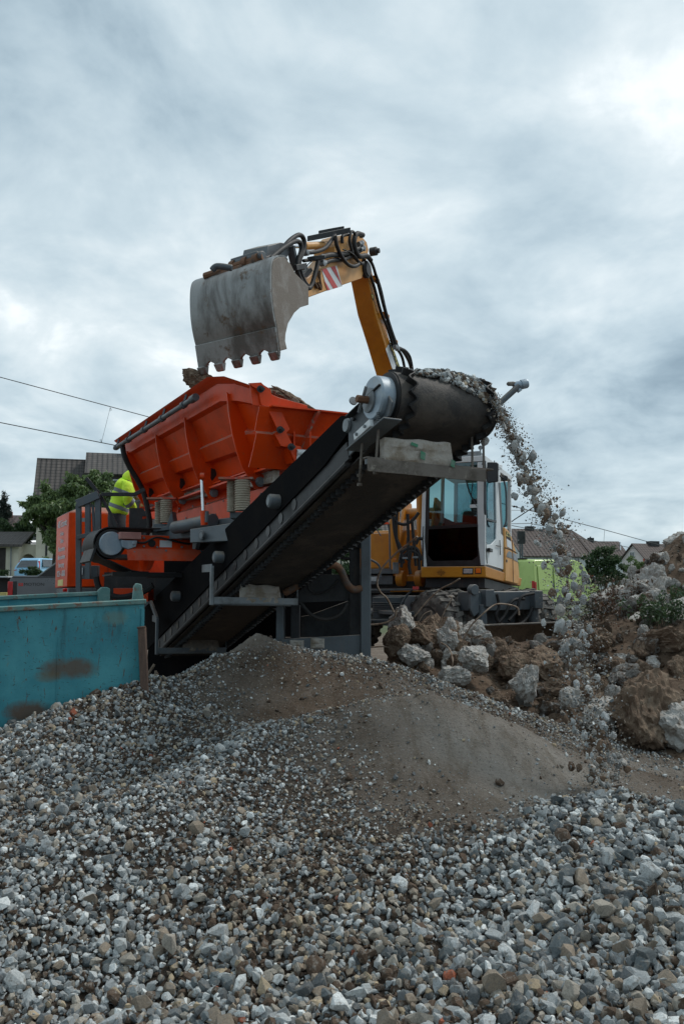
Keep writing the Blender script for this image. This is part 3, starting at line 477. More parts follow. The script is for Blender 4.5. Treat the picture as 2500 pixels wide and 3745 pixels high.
HERO = [('big brown angular boulder standing at the foot of the soil bank', 2345,2610,7.15,(.66,.55,.68),'rub_brown',0),
 ('pale crusty concrete boulder cut by the right picture edge beside the big brown boulder', 2482,2660,7.0,(.42,.4,.42),'rub_light',1),
 ('speckled grey concrete chunk directly left of the big brown boulder', 2205,2640,7.5,(.5,.36,.36),'rub_light',2),
 ('rounded brown boulder highest among the chunks beside the grey steel post', 1450,2340,9.0,(.36,.34,.42),'rub_brown',3),
 ('tall white grey concrete chunk leaning against the front wheel', 1470,2285,9.6,(.34,.3,.44),'rub_light',4),
 ('pale grey concrete chunk half buried below the rounded brown boulder', 1512,2395,8.8,(.3,.3,.3),'rub_light',5),
 ('white concrete chunk in front of the twin tyres', 1632,2345,9.2,(.26,.22,.36),'rub_light',6),
 ('white flaky concrete chunk at the gravel edge left of the blade', 1655,2475,8.3,(.3,.28,.24),'rub_light',7),
 ('cracked tan boulder in front of the left blade end', 1735,2410,8.5,(.4,.36,.38),'rub_light',8),
 ('brown soil lump right behind the tall white chunk', 1560,2325,9.6,(.36,.32,.3),'rub_brown',9),
 ('tall narrow grey chunk standing on edge below the blade', 1920,2500,8.1,(.24,.3,.4),'rub_light',0),
 ('round pitted chunk below the middle of the blade', 1885,2440,8.9,(.34,.3,.32),'rub_brown',1),
 ('large brown chunk with a sunlit top below the blade right end', 1985,2440,9.0,(.5,.36,.4),'rub_brown',2),
 ('dark brown boulder lying right of the blade end', 2180,2345,9.6,(.5,.36,.34),'rub_brown',3),
 ('dark boulder with a deep shadow beneath it on the bank slope', 2420,2350,9.6,(.62,.4,.34),'rub_brown',5)]
for i_, (lb, px, py, Y, sz, mt, k) in enumerate(HERO): rock('rubble_chunk', lb, P(px, py, Y), tuple(s*1.12 for s in sz), RM[k] if i_ else RBIG, (rq.uniform(-.4,.4), rq.uniform(-.4,.4), rq.uniform(0,6.3)), G_, M[mt])
SLABS = [('long pale concrete plank standing upright on the bank slope', 2377,2188,11.1,(.62,.24,.12),(.35,-1.0,.4)),('flat white concrete slab lying high on the bank beside the plank', 2418,2178,11.2,(.46,.3,.1),(.3,.2,-.2)),
 ('white slab jutting out at the right picture edge above the weeds', 2490,2230,10.4,(.5,.4,.1),(.5,-.4,.2)),('tilted slab lying on the left flank of the bank under the shrub', 2262,2183,11.6,(.8,.5,.22),(.15,-.25,.5)),
 ('wide layered slab forming the crest of the bank', 2425,2045,12.4,(.7,.5,.24),(.1,-.35,.2)),('narrow pale slab above the plank on the bank', 2455,2120,11.8,(.5,.26,.1),(.2,-.8,.4)),('thin flat slab lying on the ridge beside the van', 2130,2290,11.0,(.62,.4,.08),(.05,.05,.2)),
 ('pale slab lying beside the weeds low on the bank', 2320,2290,10.4,(.55,.3,.14),(.3,-.5,.6)),('slab at the very top of the bank cut by the right picture edge', 2492,1985,12.8,(.45,.4,.28),(.2,-.5,.1))]
for i, (lb, px, py, Y, sz, rt) in enumerate(SLABS): rock('concrete_slab', lb, P(px, py, Y), sz if sz[2] > .01 else sz, RSL[i % 5], rt, G_, M['rub_light']).scale = (sz[0]/1.7, sz[1]/1.4, sz[2]/.5)
def on_soil(px, py):
    # first place where the sight line through a picture point meets the soil bank
    d = ray(px, py); lo = None
    for k in range(240):
        Y = 6.2+k*.03; p = CAM+d*(Y/d.y)
        if 0.2 < p.x < 9 and szat(p.x, p.y) > p.z: return p
    return None
for k in range(300):
    for _ in range(20):
        px, py = (random.uniform(1340,1800), random.uniform(2230,2480)) if k < 70 else (random.uniform(1750,2400), random.uniform(2290,2640)) if k < 170 else (random.uniform(2260,2520), random.uniform(1965,2250)) if k < 215 else (random.uniform(1330,2520), random.uniform(2000,2760)); p = on_soil(px, py)
        if p is None or (p.y > 10.6 and px < 2080) or (px < 1760 and py < 2300): continue
        break
    else: continue
    s = random.choice((.1,.13,.16,.2,.26,.32,.38)) if k >= 150 else random.choice((.12,.16,.2,.26,.32))
    s *= (1.15 if p.y > 9 else .95)*random.uniform(.8,1.15)
    if py > 2480 and px < 1900: s *= .8
    lab = ('small broken concrete stone lying loose on the brown soil bank' if s < .17 else 'mid sized broken concrete lump on the brown soil bank' if s < .28 else 'larger soil stained concrete lump on the brown soil bank')
    rock('rubble_chunk', lab, (p.x, p.y, szat(p.x, p.y)+s*.10), (s, s*random.uniform(.7,1), s*random.uniform(.6,.9)), random.choice(random.choice((RMB,RMB,RM,RM,RML)) if not (px > 2180 and py < 2320) else (RML if random.random() < .6 else RM)), None, G_)
# clods and crumbs on the bank, too many to count
n = 26000; x = rng.uniform(.3,8,n); y = rng.uniform(5.8,14.5,n); z = soil_z(x, y); sz_ = np.exp(rng.normal(-3.75,.5,n)); k = in_view(x, y, z, 30) & (z > 0)
a, b, c = stones(np.c_[x, y, z+sz_*.1][k], sz_[k], np.ones(k.sum())*.95, SHs)
c = c*np.array([.62,.52,.44])
me = bpy.data.meshes.new('soil_crumbs'); me.from_pydata(a.tolist(), [], b.tolist()); me.materials.append(M['stone']); at = me.attributes.new('stone','FLOAT_COLOR','POINT'); at.data.foreach_set('color', np.c_[c, np.ones(len(c))].astype(np.float32).ravel())
o = bpy.data.objects.new('soil_crumbs', me); COL.objects.link(o); tag(o, 'brown clods and small stones strewn over the soil bank', 'soil crumbs', kind='stuff')
# --- rebar sticking out of the rubble
def rebar(label, pts, r=.009):
    m_ = MB(); pts = [P(*q) for q in pts]; m_.tube(pts, r, 6, sm=6); tag(m_.build('bent_rebar', M['rebar'], loc=pts[0]), label, 'rebar', 'bent steel bars in the rubble')
rebar('longest bent steel bar rising from the rubble up past the orange hydraulics', [(1440,2240,9.4),(1415,2190,9.4),(1390,2165,9.4),(1378,2130,9.4),(1395,2080,9.4),(1440,2030,9.4),(1490,1990,9.3),(1525,1962,9.2)], .011)
rebar('bent bar arching across the outrigger legs beside the blade', [(1690,2350,9.3),(1720,2290,9.3),(1770,2240,9.3),(1810,2211,9.4),(1850,2210,9.5),(1890,2222,9.6),(1897,2250,9.6)])
rebar('straight bar slanting up in front of the left twin tyre', [(1515,2255,9.5),(1560,2200,9.5),(1610,2155,9.5),(1650,2135,9.4),(1680,2116,9.3)])
rebar('short kinked bar leaning before the right twin tyre', [(1600,2290,9.4),(1625,2235,9.4),(1650,2190,9.4),(1640,2180,9.4)], .007)
rebar('looped wire curling over the chunks next to the steel post', [(1330,2370,8.9),(1400,2365,8.9),(1450,2375,8.9),(1470,2395,8.8)], .008)
rebar('bar running down beside the white chunk at the gravel edge', [(1610,2350,8.9),(1640,2370,8.8),(1655,2420,8.5),(1645,2460,8.4)], .007)
rebar('thin bar poking out below the left blade end', [(1725,2430,8.6),(1745,2390,8.6),(1762,2372,8.6)], .008)
rebar('dark bar lying flat behind the tall white chunk', [(1345,2285,9.3),(1400,2280,9.3),(1440,2260,9.3),(1448,2230,9.3)], .011)
rebar('curled wire tangle at the wheel hub', [(1525,2290,9.5),(1545,2250,9.5),(1575,2235,9.5),(1570,2260,9.5),(1545,2285,9.5)], .006)
# ================================================================== mobile crusher
CR = thing('mobile_crusher', 'orange mobile stone crusher with a ribbed feed hopper, black discharge conveyor and grey steel frame', 'crusher', (-1.6,9.6,0))
def part(name, m, mats, parent=None, **kw): return m.build(name, mats, parent or CR, **kw)
# ---- discharge conveyor frame of reference
O0 = P(1417,1462,5.5); th, ph = R(26), R(18)
cu = V((math.sin(th)*math.cos(ph), -math.cos(th)*math.cos(ph), math.sin(ph))); ca = V((math.cos(th), math.sin(th), -.03)).normalized(); ca = (ca-cu*ca.dot(cu)).normalized(); cn = ca.cross(-cu) if ca.cross(-cu).z > 0 else ca.cross(cu)
def L(s, t, n): return O0+cu*s+ca*t+cn*n
def LP(px, py, t): return PP(px, py, ca, ca.dot(L(0,t,0)))
WB = .73; RB = .185; S0 = -6.2
def belt_path(n0=24, ds=.05, r=RB):
    pts = []
    s = S0
    while s < 0: pts.append((s, r, 0, 1)); s += ds
    for i in range(n0+1): a = math.pi/2-math.pi*i/n0; pts.append((math.cos(a)*r, math.sin(a)*r, math.cos(a), math.sin(a)))
    s = -ds
    while s > S0: pts.append((s, -r-.03*math.sin(min(1,-s/2)*math.pi/2), 0, -1)); s -= ds
    return pts
BPTH = belt_path()
# frame (part) : side rails with lightening holes, cross members
m = MB()
for t_ in (-.045, WB+.02): 
    m.box(L(S0,t_,-.17), ca*.025, cu*(-S0-.55), cn*.13); m.tube([L(S0,t_+.01,-.185), L(-.6,t_+.01,-.185)], .022, 8)
for k in range(7): s = -.9-k*.85; m.box(L(s,-.02,-.10), ca*WB, cu*.05, cn*.06)
conv = part('discharge_conveyor', m, M['dsteel'])
for k in range(16): s = -1.55-k*.3; m = MB(); m.cyl(L(s,-.052,-.10), L(s,-.043,-.10), .048, 14); part('frame_hole', m, M['black'], conv)
# belt
m = MB(); vs = []; fs = []
for s, n, ns, nn in BPTH:
    vs += [L(s,.0,n), L(s,WB,n), L(s-ns*.012,WB,n-nn*.012), L(s-ns*.012,0,n-nn*.012)]
for i in range(len(BPTH)-1):
    for j in range(4): fs.append((4*i+j, 4*i+(j+1)%4, 4*i+4+(j+1)%4, 4*i+4+j))
m.add(vs, fs); part('conveyor_belt', m, M['belt'], conv)
# corrugated side walls of the belt, one wavy flange near each edge
fine = []
for (a, b) in zip(BPTH[:-1], BPTH[1:]):
    k = 8 if abs(a[0]) < 6 else 1
    d = math.hypot(b[0]-a[0], b[1]-a[1]); k = max(2, int(d/.009))
    for j in range(k): f_ = j/k; fine.append(tuple(a[i]*(1-f_)+b[i]*f_ for i in range(4))+(d/k,))
for t_, nm in ((.075,'sidewall'), (WB-.06,'sidewall')):
    m = MB(); vs = []; fs = []; arc = 0
    for s, n, ns, nn, d in fine:
        arc += d; w_ = math.sin(arc/.082*2*math.pi)*(.027+.006*math.sin(arc*7.3)); h = .044+.006*math.sin(arc*23.7)*math.sin(arc*5.1)
        for q, hh in ((w_-.006,0),(w_-.006,h),(w_+.006,h),(w_+.006,0)): vs.append(L(s+ns*hh, t_+q, n+nn*hh))
    for i in range(len(fine)-1):
        for j in range(3): fs.append((4*i+j, 4*i+j+1, 4*i+5+j, 4*i+4+j))
    m.add(vs, fs); part(nm, m, M['rubber'], conv, smooth=60)
# head drum
m = MB(); m.lathe(L(0,-.115,0), ca, [(0,.118),(.0,.136),(.012,.145),(.10,.145)], 40, 0); m.lathe(L(0,-.018,0), ca, [(0,.15),(.004,.178),(.03,.178),(.034,.168),(WB+.0,.168),(WB+.02,.182),(WB+.04,.182)], 40, 1)
part('head_drum', m, [M['blue_steel'], M['rubber']], conv)
m = MB(); m.lathe(L(-.035,-.13,.0), ca, [(0,.02),(.0,.082),(.02,.082)], 24, 0); m.lathe(L(-.035,-.21,0), ca, [(0,.026),(.09,.026)], 6, 1); m.tube([L(-.12,-.16,-.05), L(.03,-.165,.06)], .011, 8, 0)
part('drum_bearing', m, [M['lsteel'], M['rust']], conv, bevel=.003)
# black side skirt
m = MB(); nb = lambda s: .265+.063*(-2.1-s)
sk = [L(-.30,-.062,.02), L(-.55,-.062,nb(-.55)), L(S0-.6,-.062,nb(S0-.6)), L(S0-.6,-.062,-.03), L(-.9,-.062,-.055)]
m.prism(sk, ca*.012); sk2 = [p+ca*(WB+.115) for p in sk]; m.prism(sk2, ca*.012)
part('side_skirt', m, M['skirt'], conv)
for px, py in ((982,1832),(783,2037),(628,2180)):
    p = LP(px, py, -.15); m = MB(); m.lathe(p, ca, [(-.005,.03),(0,.052),(.012,.06),(.1,.06),(.105,.05),(.3,.05)], 24, 0); m.lathe(p-ca*.008, ca, [(0,.005),(0,.036),(.01,.036)], 20, 1)
    part('support_roller', m, [M['gsteel'], M['lsteel']], conv)
# steel tension plate beside the drum
m = MB(); c_ = ca
pl = [LP(*q,-.075) for q in ((1275,1668),(1272,1542),(1286,1520),(1375,1412),(1392,1400),(1432,1470),(1420,1520),(1390,1545))]
m.prism(pl, ca*.014)
part('tension_plate', m, M['gsteel'], conv, bevel=.003)
m = MB(); f1 = LP(1262,1525,-.13); f2 = LP(1385,1408,-.13); m.box(f1, f2-f1, ca*.12, cn*.012); m.cyl(f1+(f2-f1)*.08-cn*.03+ca*.03, f1+(f2-f1)*.08-cn*.03+ca*.05, .014, 12); part('top_flange', m, M['dsteel'], conv, bevel=.004)
m = MB(); g1 = LP(1262,1648,-.16); g2 = LP(1402,1530,-.16); m.box(g1, g2-g1, ca*.13, cn*.012); part('bottom_flange', m, M['gsteel'], conv, bevel=.004)
m = MB(); w1 = LP(1294,1612,-.155); w2 = LP(1352,1558,-.155); m.box(w1, w2-w1, ca*.03, cn*.05); part('white_block', m, M['white'], conv, bevel=.004)
m = MB()
for f_ in (.22, .75): q = w1+(w2-w1)*f_+cn*.025; m.cyl(q-ca*.014, q+ca*.01, .011, 6)
part('bolt', m, M['lsteel'], conv)
m = MB(); p = LP(1262,1555,-.1); m.lathe(p, ca, [(0,.012),(0,.045),(.02,.05),(.03,.03)], 20); p = LP(1290,1468,-.12); m.lathe(p, cu, [(0,.02),(0,.03),(.012,.03)], 14); part('grommet', m, M['lsteel'], conv)
for f_ in (.28, .7):
    q = g1+(g2-g1)*f_+ca*.05; m = MB(); top = q+cn*.012
    m.tube([top, top+V((0,0,.085))], .006, 8); pts = [top+V((math.cos(i*.9)*.013, math.sin(i*.9)*.013, .004+i*.0017)) for i in range(42)]; m.tube(pts, .0045, 6); m.cyl(top+V((0,0,.085)), top+V((0,0,.1)), .012, 6)
    part('tension_spring', m, M['gsteel'], conv)
    m = MB(); m.tube([q, q-V((0,0,.24))-cu*.04], .0085, 8); e = q-V((0,0,.24))-cu*.04; m.cyl(e+V((0,0,.03)), e+V((0,0,.05)), .017, 6); m.cyl(e-V((0,0,.03)), e-V((0,0,.01)), .017, 6)
    part('threaded_rod', m, M['dust_steel'], conv)
# scrapers under the belt
def angle_iron(s, n, t0, t1, w=.11, h=.085, mat=None, slots=True):
    m = MB(); p0 = L(s, t0, n); e = ca*(t1-t0); cuh = V((cu.x,cu.y,0)).normalized(); m.prism([p0+cuh*.0, p0+e, p0+e-cuh*w, p0-cuh*w+ca*.03, p0-cuh*w*.5], V((0,0,.009)))
    m.box(p0+V((0,0,-h)), e*.93, cuh*.009, V((0,0,h)))
    return m, p0, e, cuh
m, p0, e, ch = angle_iron(-.02, -.43, -.2, .76); sb = part('scraper_bracket', m, M['dust_steel'], conv, bevel=.003)
m = MB(); m.box(p0+ca*.13-ch*.075+V((0,0,.0092)), ca*.12, ch*.03, V((0,0,.0012))); m.box(p0+ca*.13-ch*.075-V((0,0,.0012)), ca*.12, ch*.03, V((0,0,.0011))); part('slot', m, M['black'], conv)
m = MB()
for t_ in (.02, .06): q = p0+ca*t_-ch*(.03+t_*.4); m.cyl(q-V((0,0,.035)), q-V((0,0,.002)), .014, 6)
part('nut', m, M['lsteel'], conv)
m = MB(); q = p0+e-ca*.06-ch*.03; m.tube([q, q+V((0,0,.3))], .008, 8); q2 = q-ch*.06-ca*.05; m.tube([q2, q2+V((0,0,.25))], .008, 8); part('threaded_rod', m, M['dust_steel'], conv)
# the concrete-caked scraper lip
def caked(name, corners, th, mats, parent, seed=1):
    a, b, c, d = [V(x) for x in corners]; nx, nz_ = 26, 12; nrm = (b-a).cross(d-a).normalized(); vs = []; fs = []
    for j in range(nz_+1):
        for i in range(nx+1):
            u_, v_ = i/nx, j/nz_; p = (a*(1-u_)+b*u_)*(1-v_)+(d*(1-u_)+c*u_)*v_; k = noise.fractal(p*14+V((seed,0,0)),1,2,4); edge = min(u_,1-u_,v_,1-v_)*8
            vs.append(p+nrm*(.012+k*.016+.01*(v_>.5))*min(1,edge)+(d-a)*(.10*noise.noise(p*9+V((seed,5,0)))*(1 if j==nz_ else 0)))
    o_ = len(vs); vs2 = [p-nrm*th for p in vs]
    for j in range(nz_):
        for i in range(nx):
            k = j*(nx+1)+i; fs += [(k,k+1,k+nx+2,k+nx+1),(o_+k,o_+k+nx+1,o_+k+nx+2,o_+k+1)]
    rim = [i for i in range(nx+1)]+[j*(nx+1)+nx for j in range(1,nz_+1)]+[nz_*(nx+1)+i for i in range(nx-1,-1,-1)]+[j*(nx+1) for j in range(nz_-1,0,-1)]
    fs += [(rim[i], rim[(i+1)%len(rim)], o_+rim[(i+1)%len(rim)], o_+rim[i]) for i in range(len(rim))]
    mm = MB(); mm.add(vs+vs2, fs); return part(name, mm, mats, parent)
b0 = p0+ca*.12+ch*.004+V((0,0,-.004)); b1 = p0+ca*.64+ch*.004+V((0,0,-.004)); caked('scraper_lip', [b0, b1, b1+V((0,0,.16))+ch*-.02-ca*.012, b0+V((0,0,.15))-ch*.02+ca*.012], .06, M['dust'], conv, 3)
for t_, z_, w_, h_ in ((.37,.03,.035,.05),(.60,.0,.03,.045),(.3,.11,.05,.02)): m = MB(); m.box(b0+ca*(t_-.12)+V((0,0,z_))+ch*.020, ca*w_+V((0,0,-.012)), ch*.004, V((0,0,h_))+ca*.006); part('paint_mark', m, M['green_paint'], conv, bevel=.001)
def loop_bracket(s, n, t0, t1, hgt, back, brace, blade, bm):
    m = MB(); p = L(s,t0,n); e = ca*(t1-t0); ch = V((cu.x,cu.y,0)).normalized()
    m.box(p, e, -ch*.05, V((0,0,.008))); m.box(p+V((0,0,.008)), e, -ch*.008, V((0,0,.06))); m.box(p-ch*.052+V((0,0,-.012)), e*.94, -ch*.05, V((0,0,.012)))
    m.box(p-ca*.03+V((0,0,-.01)), ca*.028, -ch*.05, V((0,0,hgt))); m.bar(p-ca*.015-ch*.03+V((0,0,hgt-.03)), p-ca*.015-ch*back+V((0,0,hgt-.03))+ca*.05, .012, .075)
    if brace: m.bar(p-ca*.012-ch*.04+V((0,0,hgt-.02)), p-ca*.012-ch*(back*.8)+V((0,0,hgt+.17)), .03, .045)
    m.tube([p+e-ch*.02, p+e-ch*.02+V((0,0,.2))], .006, 6)
    part('scraper_bracket', m, M['lsteel'] if not brace else M['gsteel'], conv, bevel=.004)
    q0 = p+ca*blade[0]-ch*.012; q1 = p+ca*blade[1]-ch*.012; caked('scraper_lip', [q0+V((0,0,.0)), q1, q1+V((0,0,blade[2]))-ca*.04, q0+V((0,0,blade[2]))], .04, bm, conv, s)
loop_bracket(-3.29,-.41,-.2,.66,.37,.5,False,(.27,.70,.19),M['dust'])
loop_bracket(-5.47,-.36,-.2,.62,.42,.45,True,(.3,.75,.2),M['dust_steel'])
# stones riding over the head drum
n = 2600; tt = rng.beta(1.4,1.1,n)*.60+.13; ang = rng.uniform(-.55,2.3,n)**1.0; pos = []
ps_, sz_ = [], np.exp(rng.normal(-3.75,.45,n))
for i in range(n):
    a_ = ang[i]; tq = tt[i]
    if a_ < .2: s, nn_ = (a_-.2)*.7, RB
    else: 
        if a_ > .75+2.6*max(0,tq-.25): a_ = rng.uniform(-.4,.9)
        s, nn_ = math.sin(max(a_,0))*RB, math.cos(max(a_,0))*RB
        if a_ < .0: s = a_*.7
    pile = .052*max(0,1-((tq-.44)/.33)**2)*(1 if a_ < .5 else max(0,1-(a_-.5)/.9)); hgt = rng.uniform(.0,1)*pile+.008; dn = V((0,0,0))+cu*(s/RB if a_ > .2 else 0)+cn*(nn_/RB if a_ > .2 else 1)
    p = L(s,tq,nn_)+dn.normalized()*hgt; ps_.append(p[:])
bpos = np.array(ps_)
a, b, c = stones(bpos, sz_, np.ones(n)*.55, SH)
me = bpy.data.meshes.new('belt_stones'); me.from_pydata(a.tolist(), [], b.tolist()); me.materials.append(M['stone']); at = me.attributes.new('stone','FLOAT_COLOR','POINT'); at.data.foreach_set('color', np.c_[c, np.ones(len(c))].astype(np.float32).ravel())
o = bpy.data.objects.new('belt_stones', me); COL.objects.link(o); tag(o, 'layer of grey and brown crushed stones riding over the conveyor head drum', 'crushed stone', kind='stuff')
# ---- water spray arm beyond the drum
m = MB(); q0 = P(1740,1552,6.1); q2 = P(1895,1412,6.2); m.tube([q0,q2], .023, 14, 0); m.lathe(q2-V((.035,-.01,0)), V((1,.1,.25)), [(0,.02),(0,.028),(.03,.032),(.06,.03),(.06,.036),(.10,.036),(.11,.03)], 16, 1); m.lathe(P(1851,1404,6.2), V((1,0,.02)), [(0,.006),(.01,.016),(.05,.017),(.065,.012)], 14, 2); m.cyl(P(1890,1418,6.2), P(1900,1432,6.2), .02, 10, 1)
part('sensor_arm', m, [M['gsteel'], M['blue_steel'], M['dust_steel']])
# ---- hopper
hh = V((-.48,.877,-.027)); kk = V((.877,.48,0)); H0 = P(905,1385,7.7); H0.z = 3.497
def zs(l): return 1.03+.23*(1-min(1,max(0,l/4.56)))
def H(l, k, z): return H0+hh*l+kk*k+V((0,0,z*(zs(l) if z < 0 else 1)))
def HR(l, k, z): return H0+hh*l+kk*k+V((0,0,z-.205))
prof = [(-.10,.035),(-.07,.012),(.005,-.02),(.035,-.16),(.10,-.18),(.225,-.40),(.185,-.435),(.26,-.55),(.35,-.56),(.42,-.70)]
def edge(l, kt, zt, kb, zb): return [H0+hh*l+kk*(kt+(k+.10)/.52*(kb-kt))+V((0,0,zt+(z-.035)/-.735*(zb-zt))) for k, z in prof]
pA = [H(.8,k,z) for k,z in prof]; pB = [H(4.56,k,z) for k,z in prof]
e1 = edge(.42,-.07,-.045,.44,-.885); e2 = edge(.0,.0,-.21,.47,-.905); secs = [e2, e1, pA, pB]; n_ = len(prof); m = MB(); vs = [p for q in secs for p in q]; o_ = len(vs); vs += [p+kk*.014+V((0,0,-.003)) for p in vs]; fs = []
for j in range(3):
    for i in range(n_-1): q = (j*n_+i, j*n_+i+1, (j+1)*n_+i+1, (j+1)*n_+i); fs += [q, tuple(o_+x for x in q[::-1])]
rim_ = [j*n_ for j in range(4)]+[3*n_+i for i in range(1,n_)]+[j*n_+n_-1 for j in (2,1,0)]+[i for i in range(n_-2,0,-1)]
fs += [(rim_[i], rim_[(i+1)%len(rim_)], o_+rim_[(i+1)%len(rim_)], o_+rim_[i]) for i in range(len(rim_))]; m.add(vs, fs)
hop = part('feed_hopper', m, M['orange'], smooth=25)
m = MB(); m.ruled([p-hh*.035 for p in e2], [p-hh*.035+kk*.12+V((0,0,.02)) for p in e2], .02); part('corner_flange', m, M['orange'], hop)
for i_ in (2,5,8):
    m = MB(); q = e2[i_]-hh*.03+kk*.03; m.lathe(q-hh*.06, hh, [(0,.008),(0,.013),(.03,.013)], 8); m.lathe(q-hh*.03-kk*.02, -hh+kk*-.5, [(0,.012),(.0,.032),(.016,.034),(.018,.018),(.05,.018),(.052,.01),(.11,.01)], 14); part('clamp_bolt', m, M['dsteel'], hop)
# ribs with pin lugs
def rib(l, zb=-1.02, wide=True):
    m = MB(); out_ = [(.01,-.13),(.035,-.30),(.07,-.45),(.12,-.60),(.18,-.72),(.255,zb+.06),(.32,zb-.03),(.40,zb-.02),(.44,zb+.08),(.42,min(-.80,zb+.12)),(.47,-.76),(.55,-.72),(.44,-.70),(.36,-.55),(.27,-.54),(.20,-.435),(.235,-.40),(.11,-.18)]
    m.prism([H(l,k,z) for k,z in out_], hh*.022); r_ = part('hopper_rib', m, M['orange'], hop, bevel=.003)
    m = MB(); m.prism([H(l-.001,.33,-.60),H(l-.001,.40,-.615),H(l-.001,.395,-.67),H(l-.001,.345,-.73),H(l-.001,.325,-.70)], hh*.0008); part('rib_opening', m, M['black'], hop)
    m = MB(); q = H(l,.365,zb+.03); m.lathe(q-hh*.03, hh, [(0,.012),(0,.034),(.012,.036),(.012,.05),(.03,.05)], 20); part('rib_pin', m, M['lsteel'], hop)
for l, zb_ in ((.55,-.86),(1.85,-.87),(2.95,-.88),(4.3,-.89)): rib(l, zb_)
m = MB()
for l0, l1 in ((.62,1.8),(1.95,2.9),(3.05,4.25)): m.box(H(l0,.33,-.725), hh*(l1-l0), kk*.1, V((0,0,.014)))
part('bottom_rail', m, M['orange'], hop, bevel=.002)
# spray bar under the rim
m = MB(); a = H(4.45,-.11,-.085); b = H(1.25,-.11,-.085); m.tube([a,b], .027, 12); m.tube([b, b-hh*.14], .04, 12)
for f_ in (.03,.22,.45,.68,.92): q = a.lerp(b,f_); m.tube([q-hh*.035, q+hh*.035], .04, 10); m.bar(q, q+V((0,0,.11))+kk*.03, .035, .02, (1,0,0))
part('spray_bar', m, M['gsteel'], hop)
m = MB(); m.tube([P(447,1622,11.25),P(455,1665,11.25),P(475,1710,11.3),P(503,1755,11.35),P(525,1800,11.4),P(540,1860,11.4),P(548,1920,11.4),P(535,1960,11.4)], .036, 8, sm=5); part('hydraulic_hose', m, M['rubber'], hop)
# end wall facing the conveyor
ep = [(.0,-.205),(.012,-.24),(.05,-.30),(.10,-.42),(.06,-.45),(.16,-.62),(.24,-.74)]
m = MB(); m.strip([HR(-.05+l,.10+.0*l,z) for l,z in ep], kk*1.7, .012); m.box(HR(-.12,.2,-.215), kk*1.6, hh*.12, V((0,0,.014)))
part('end_wall', m, M['orange'], hop, smooth=25)
m = MB(); m.prism([HR(.0,.02,-.01),HR(.0,.30,-.10),HR(.0,.60,-.145),HR(.0,.62,-.20),HR(.0,.05,-.20)], -hh*.014); part('cheek_plate', m, M['orange'], hop, bevel=.002)
m = MB(); m.prism([HR(-.06,.66,-.22),HR(-.17,.66,-.22),HR(.02,.60,-.46),HR(.13,.52,-.72),HR(.22,.52,-.74),HR(.04,.60,-.42)], kk*.016); part('end_rib', m, M['orange_worn'], hop)
m = MB(); q = P(1085,1655,7.9); m.tube([q, q+V((.1,.04,0))], .032, 14, 0); m.tube([q+V((.02,0,-.03)), q+V((-.01,0,-.22))], .02, 10, 0); m.box(q+V((-.03,0,-.05)), V((.012,0,0)), V((0,.08,0)), V((0,0,.25)), 1); m.box(q+V((.12,0,-.05)), V((.012,0,0)), V((0,.08,0)), V((0,0,.25)), 1); part('lift_cylinder', m, [M['white'], M['orange']], hop)
# far walls and the rubble inside
m = MB(); m.strip([H(.1,2.0,-.2),H(.1,1.6,-.75)], hh*4.3, .012); m.strip([H(4.5,.1,-.0),H(4.3,.3,-.7)], kk*1.8, .012); m.box(H(.2,.3,-.75), hh*4.2, kk*1.4, V((0,0,.02))); part('far_wall', m, M['orange'], hop)
n = 900; q = np.array([H(rng.uniform(.5,4.1), rng.uniform(.62,1.6), -.55+rng.uniform(0,.3))[:] for _ in range(n)]); a, b, c = stones(q, np.exp(rng.normal(-2.3,.4,n)), np.ones(n)*.7, SH)
me = bpy.data.meshes.new('hopper_rubble'); me.from_pydata(a.tolist(), [], b.tolist()); me.materials.append(M['stone']); at = me.attributes.new('stone','FLOAT_COLOR','POINT'); at.data.foreach_set('color', np.c_[c, np.ones(len(c))].astype(np.float32).ravel())
o = bpy.data.objects.new('hopper_rubble', me); COL.objects.link(o); tag(o, 'broken concrete rubble filling the orange feed hopper', 'rubble', kind='stuff')
rock('concrete_slab', 'brown broken slab resting on the hopper rim under the bucket teeth', P(728,1398,9.1), (.44,.34,.27), RM[2], (.2,.35,.3), None, M['rub_brown'])
sl = bpy.data.objects.new('concrete_slab', RSL[1].copy()); COL.objects.link(sl); sl.data.materials.clear(); sl.data.materials.append(M['rub_brown'])
q = P(1068,1470,8.35); sl.location = q; sl.scale = (.33,.26,.34); sl.rotation_euler = (R(12),R(31),R(8)); tag(sl, 'long brown concrete slab sticking out over the right end of the hopper', 'rubble')
# crumbs along the rim
# ---- feeder below the hopper
m = MB(); m.strip([H(.4,.52,-.76),H(.4,.50,-.84),H(.4,.46,-.86),H(.4,.48,-1.12)], hh*3.9, .02); m.box(H(.3,.46,-.86), hh*4.1, kk*.06, V((0,0,.016))); m.box(H(.3,.5,-1.14), hh*4, kk*1.2, V((0,0,.02)))
for l in (.9,1.6,2.4,3.4): m.box(H(l,.455,-1.12), hh*.02, kk*.04, V((0,0,.25)))
fd = part('feeder_trough', m, M['orange'])
n_ = 40; 
for l0, l1, s_ in ((.25,1.35,1),(2.0,3.0,2),(3.2,3.8,4)):
    a0 = H(l0,.44,-.85); a1 = H(l1,.44,-.85); caked('dust_ledge', [a0, a1, a1+V((0,0,.09)), a0+V((0,0,.12))], .06, M['dust'], fd, s_)
m = MB()
for i in range(14): q = H(.7+i*.26,.448,-.92-.12*(i%2)); m.cyl(q, q-kk*.012, .012, 8)
part('bolt', m, M['lsteel'], fd)
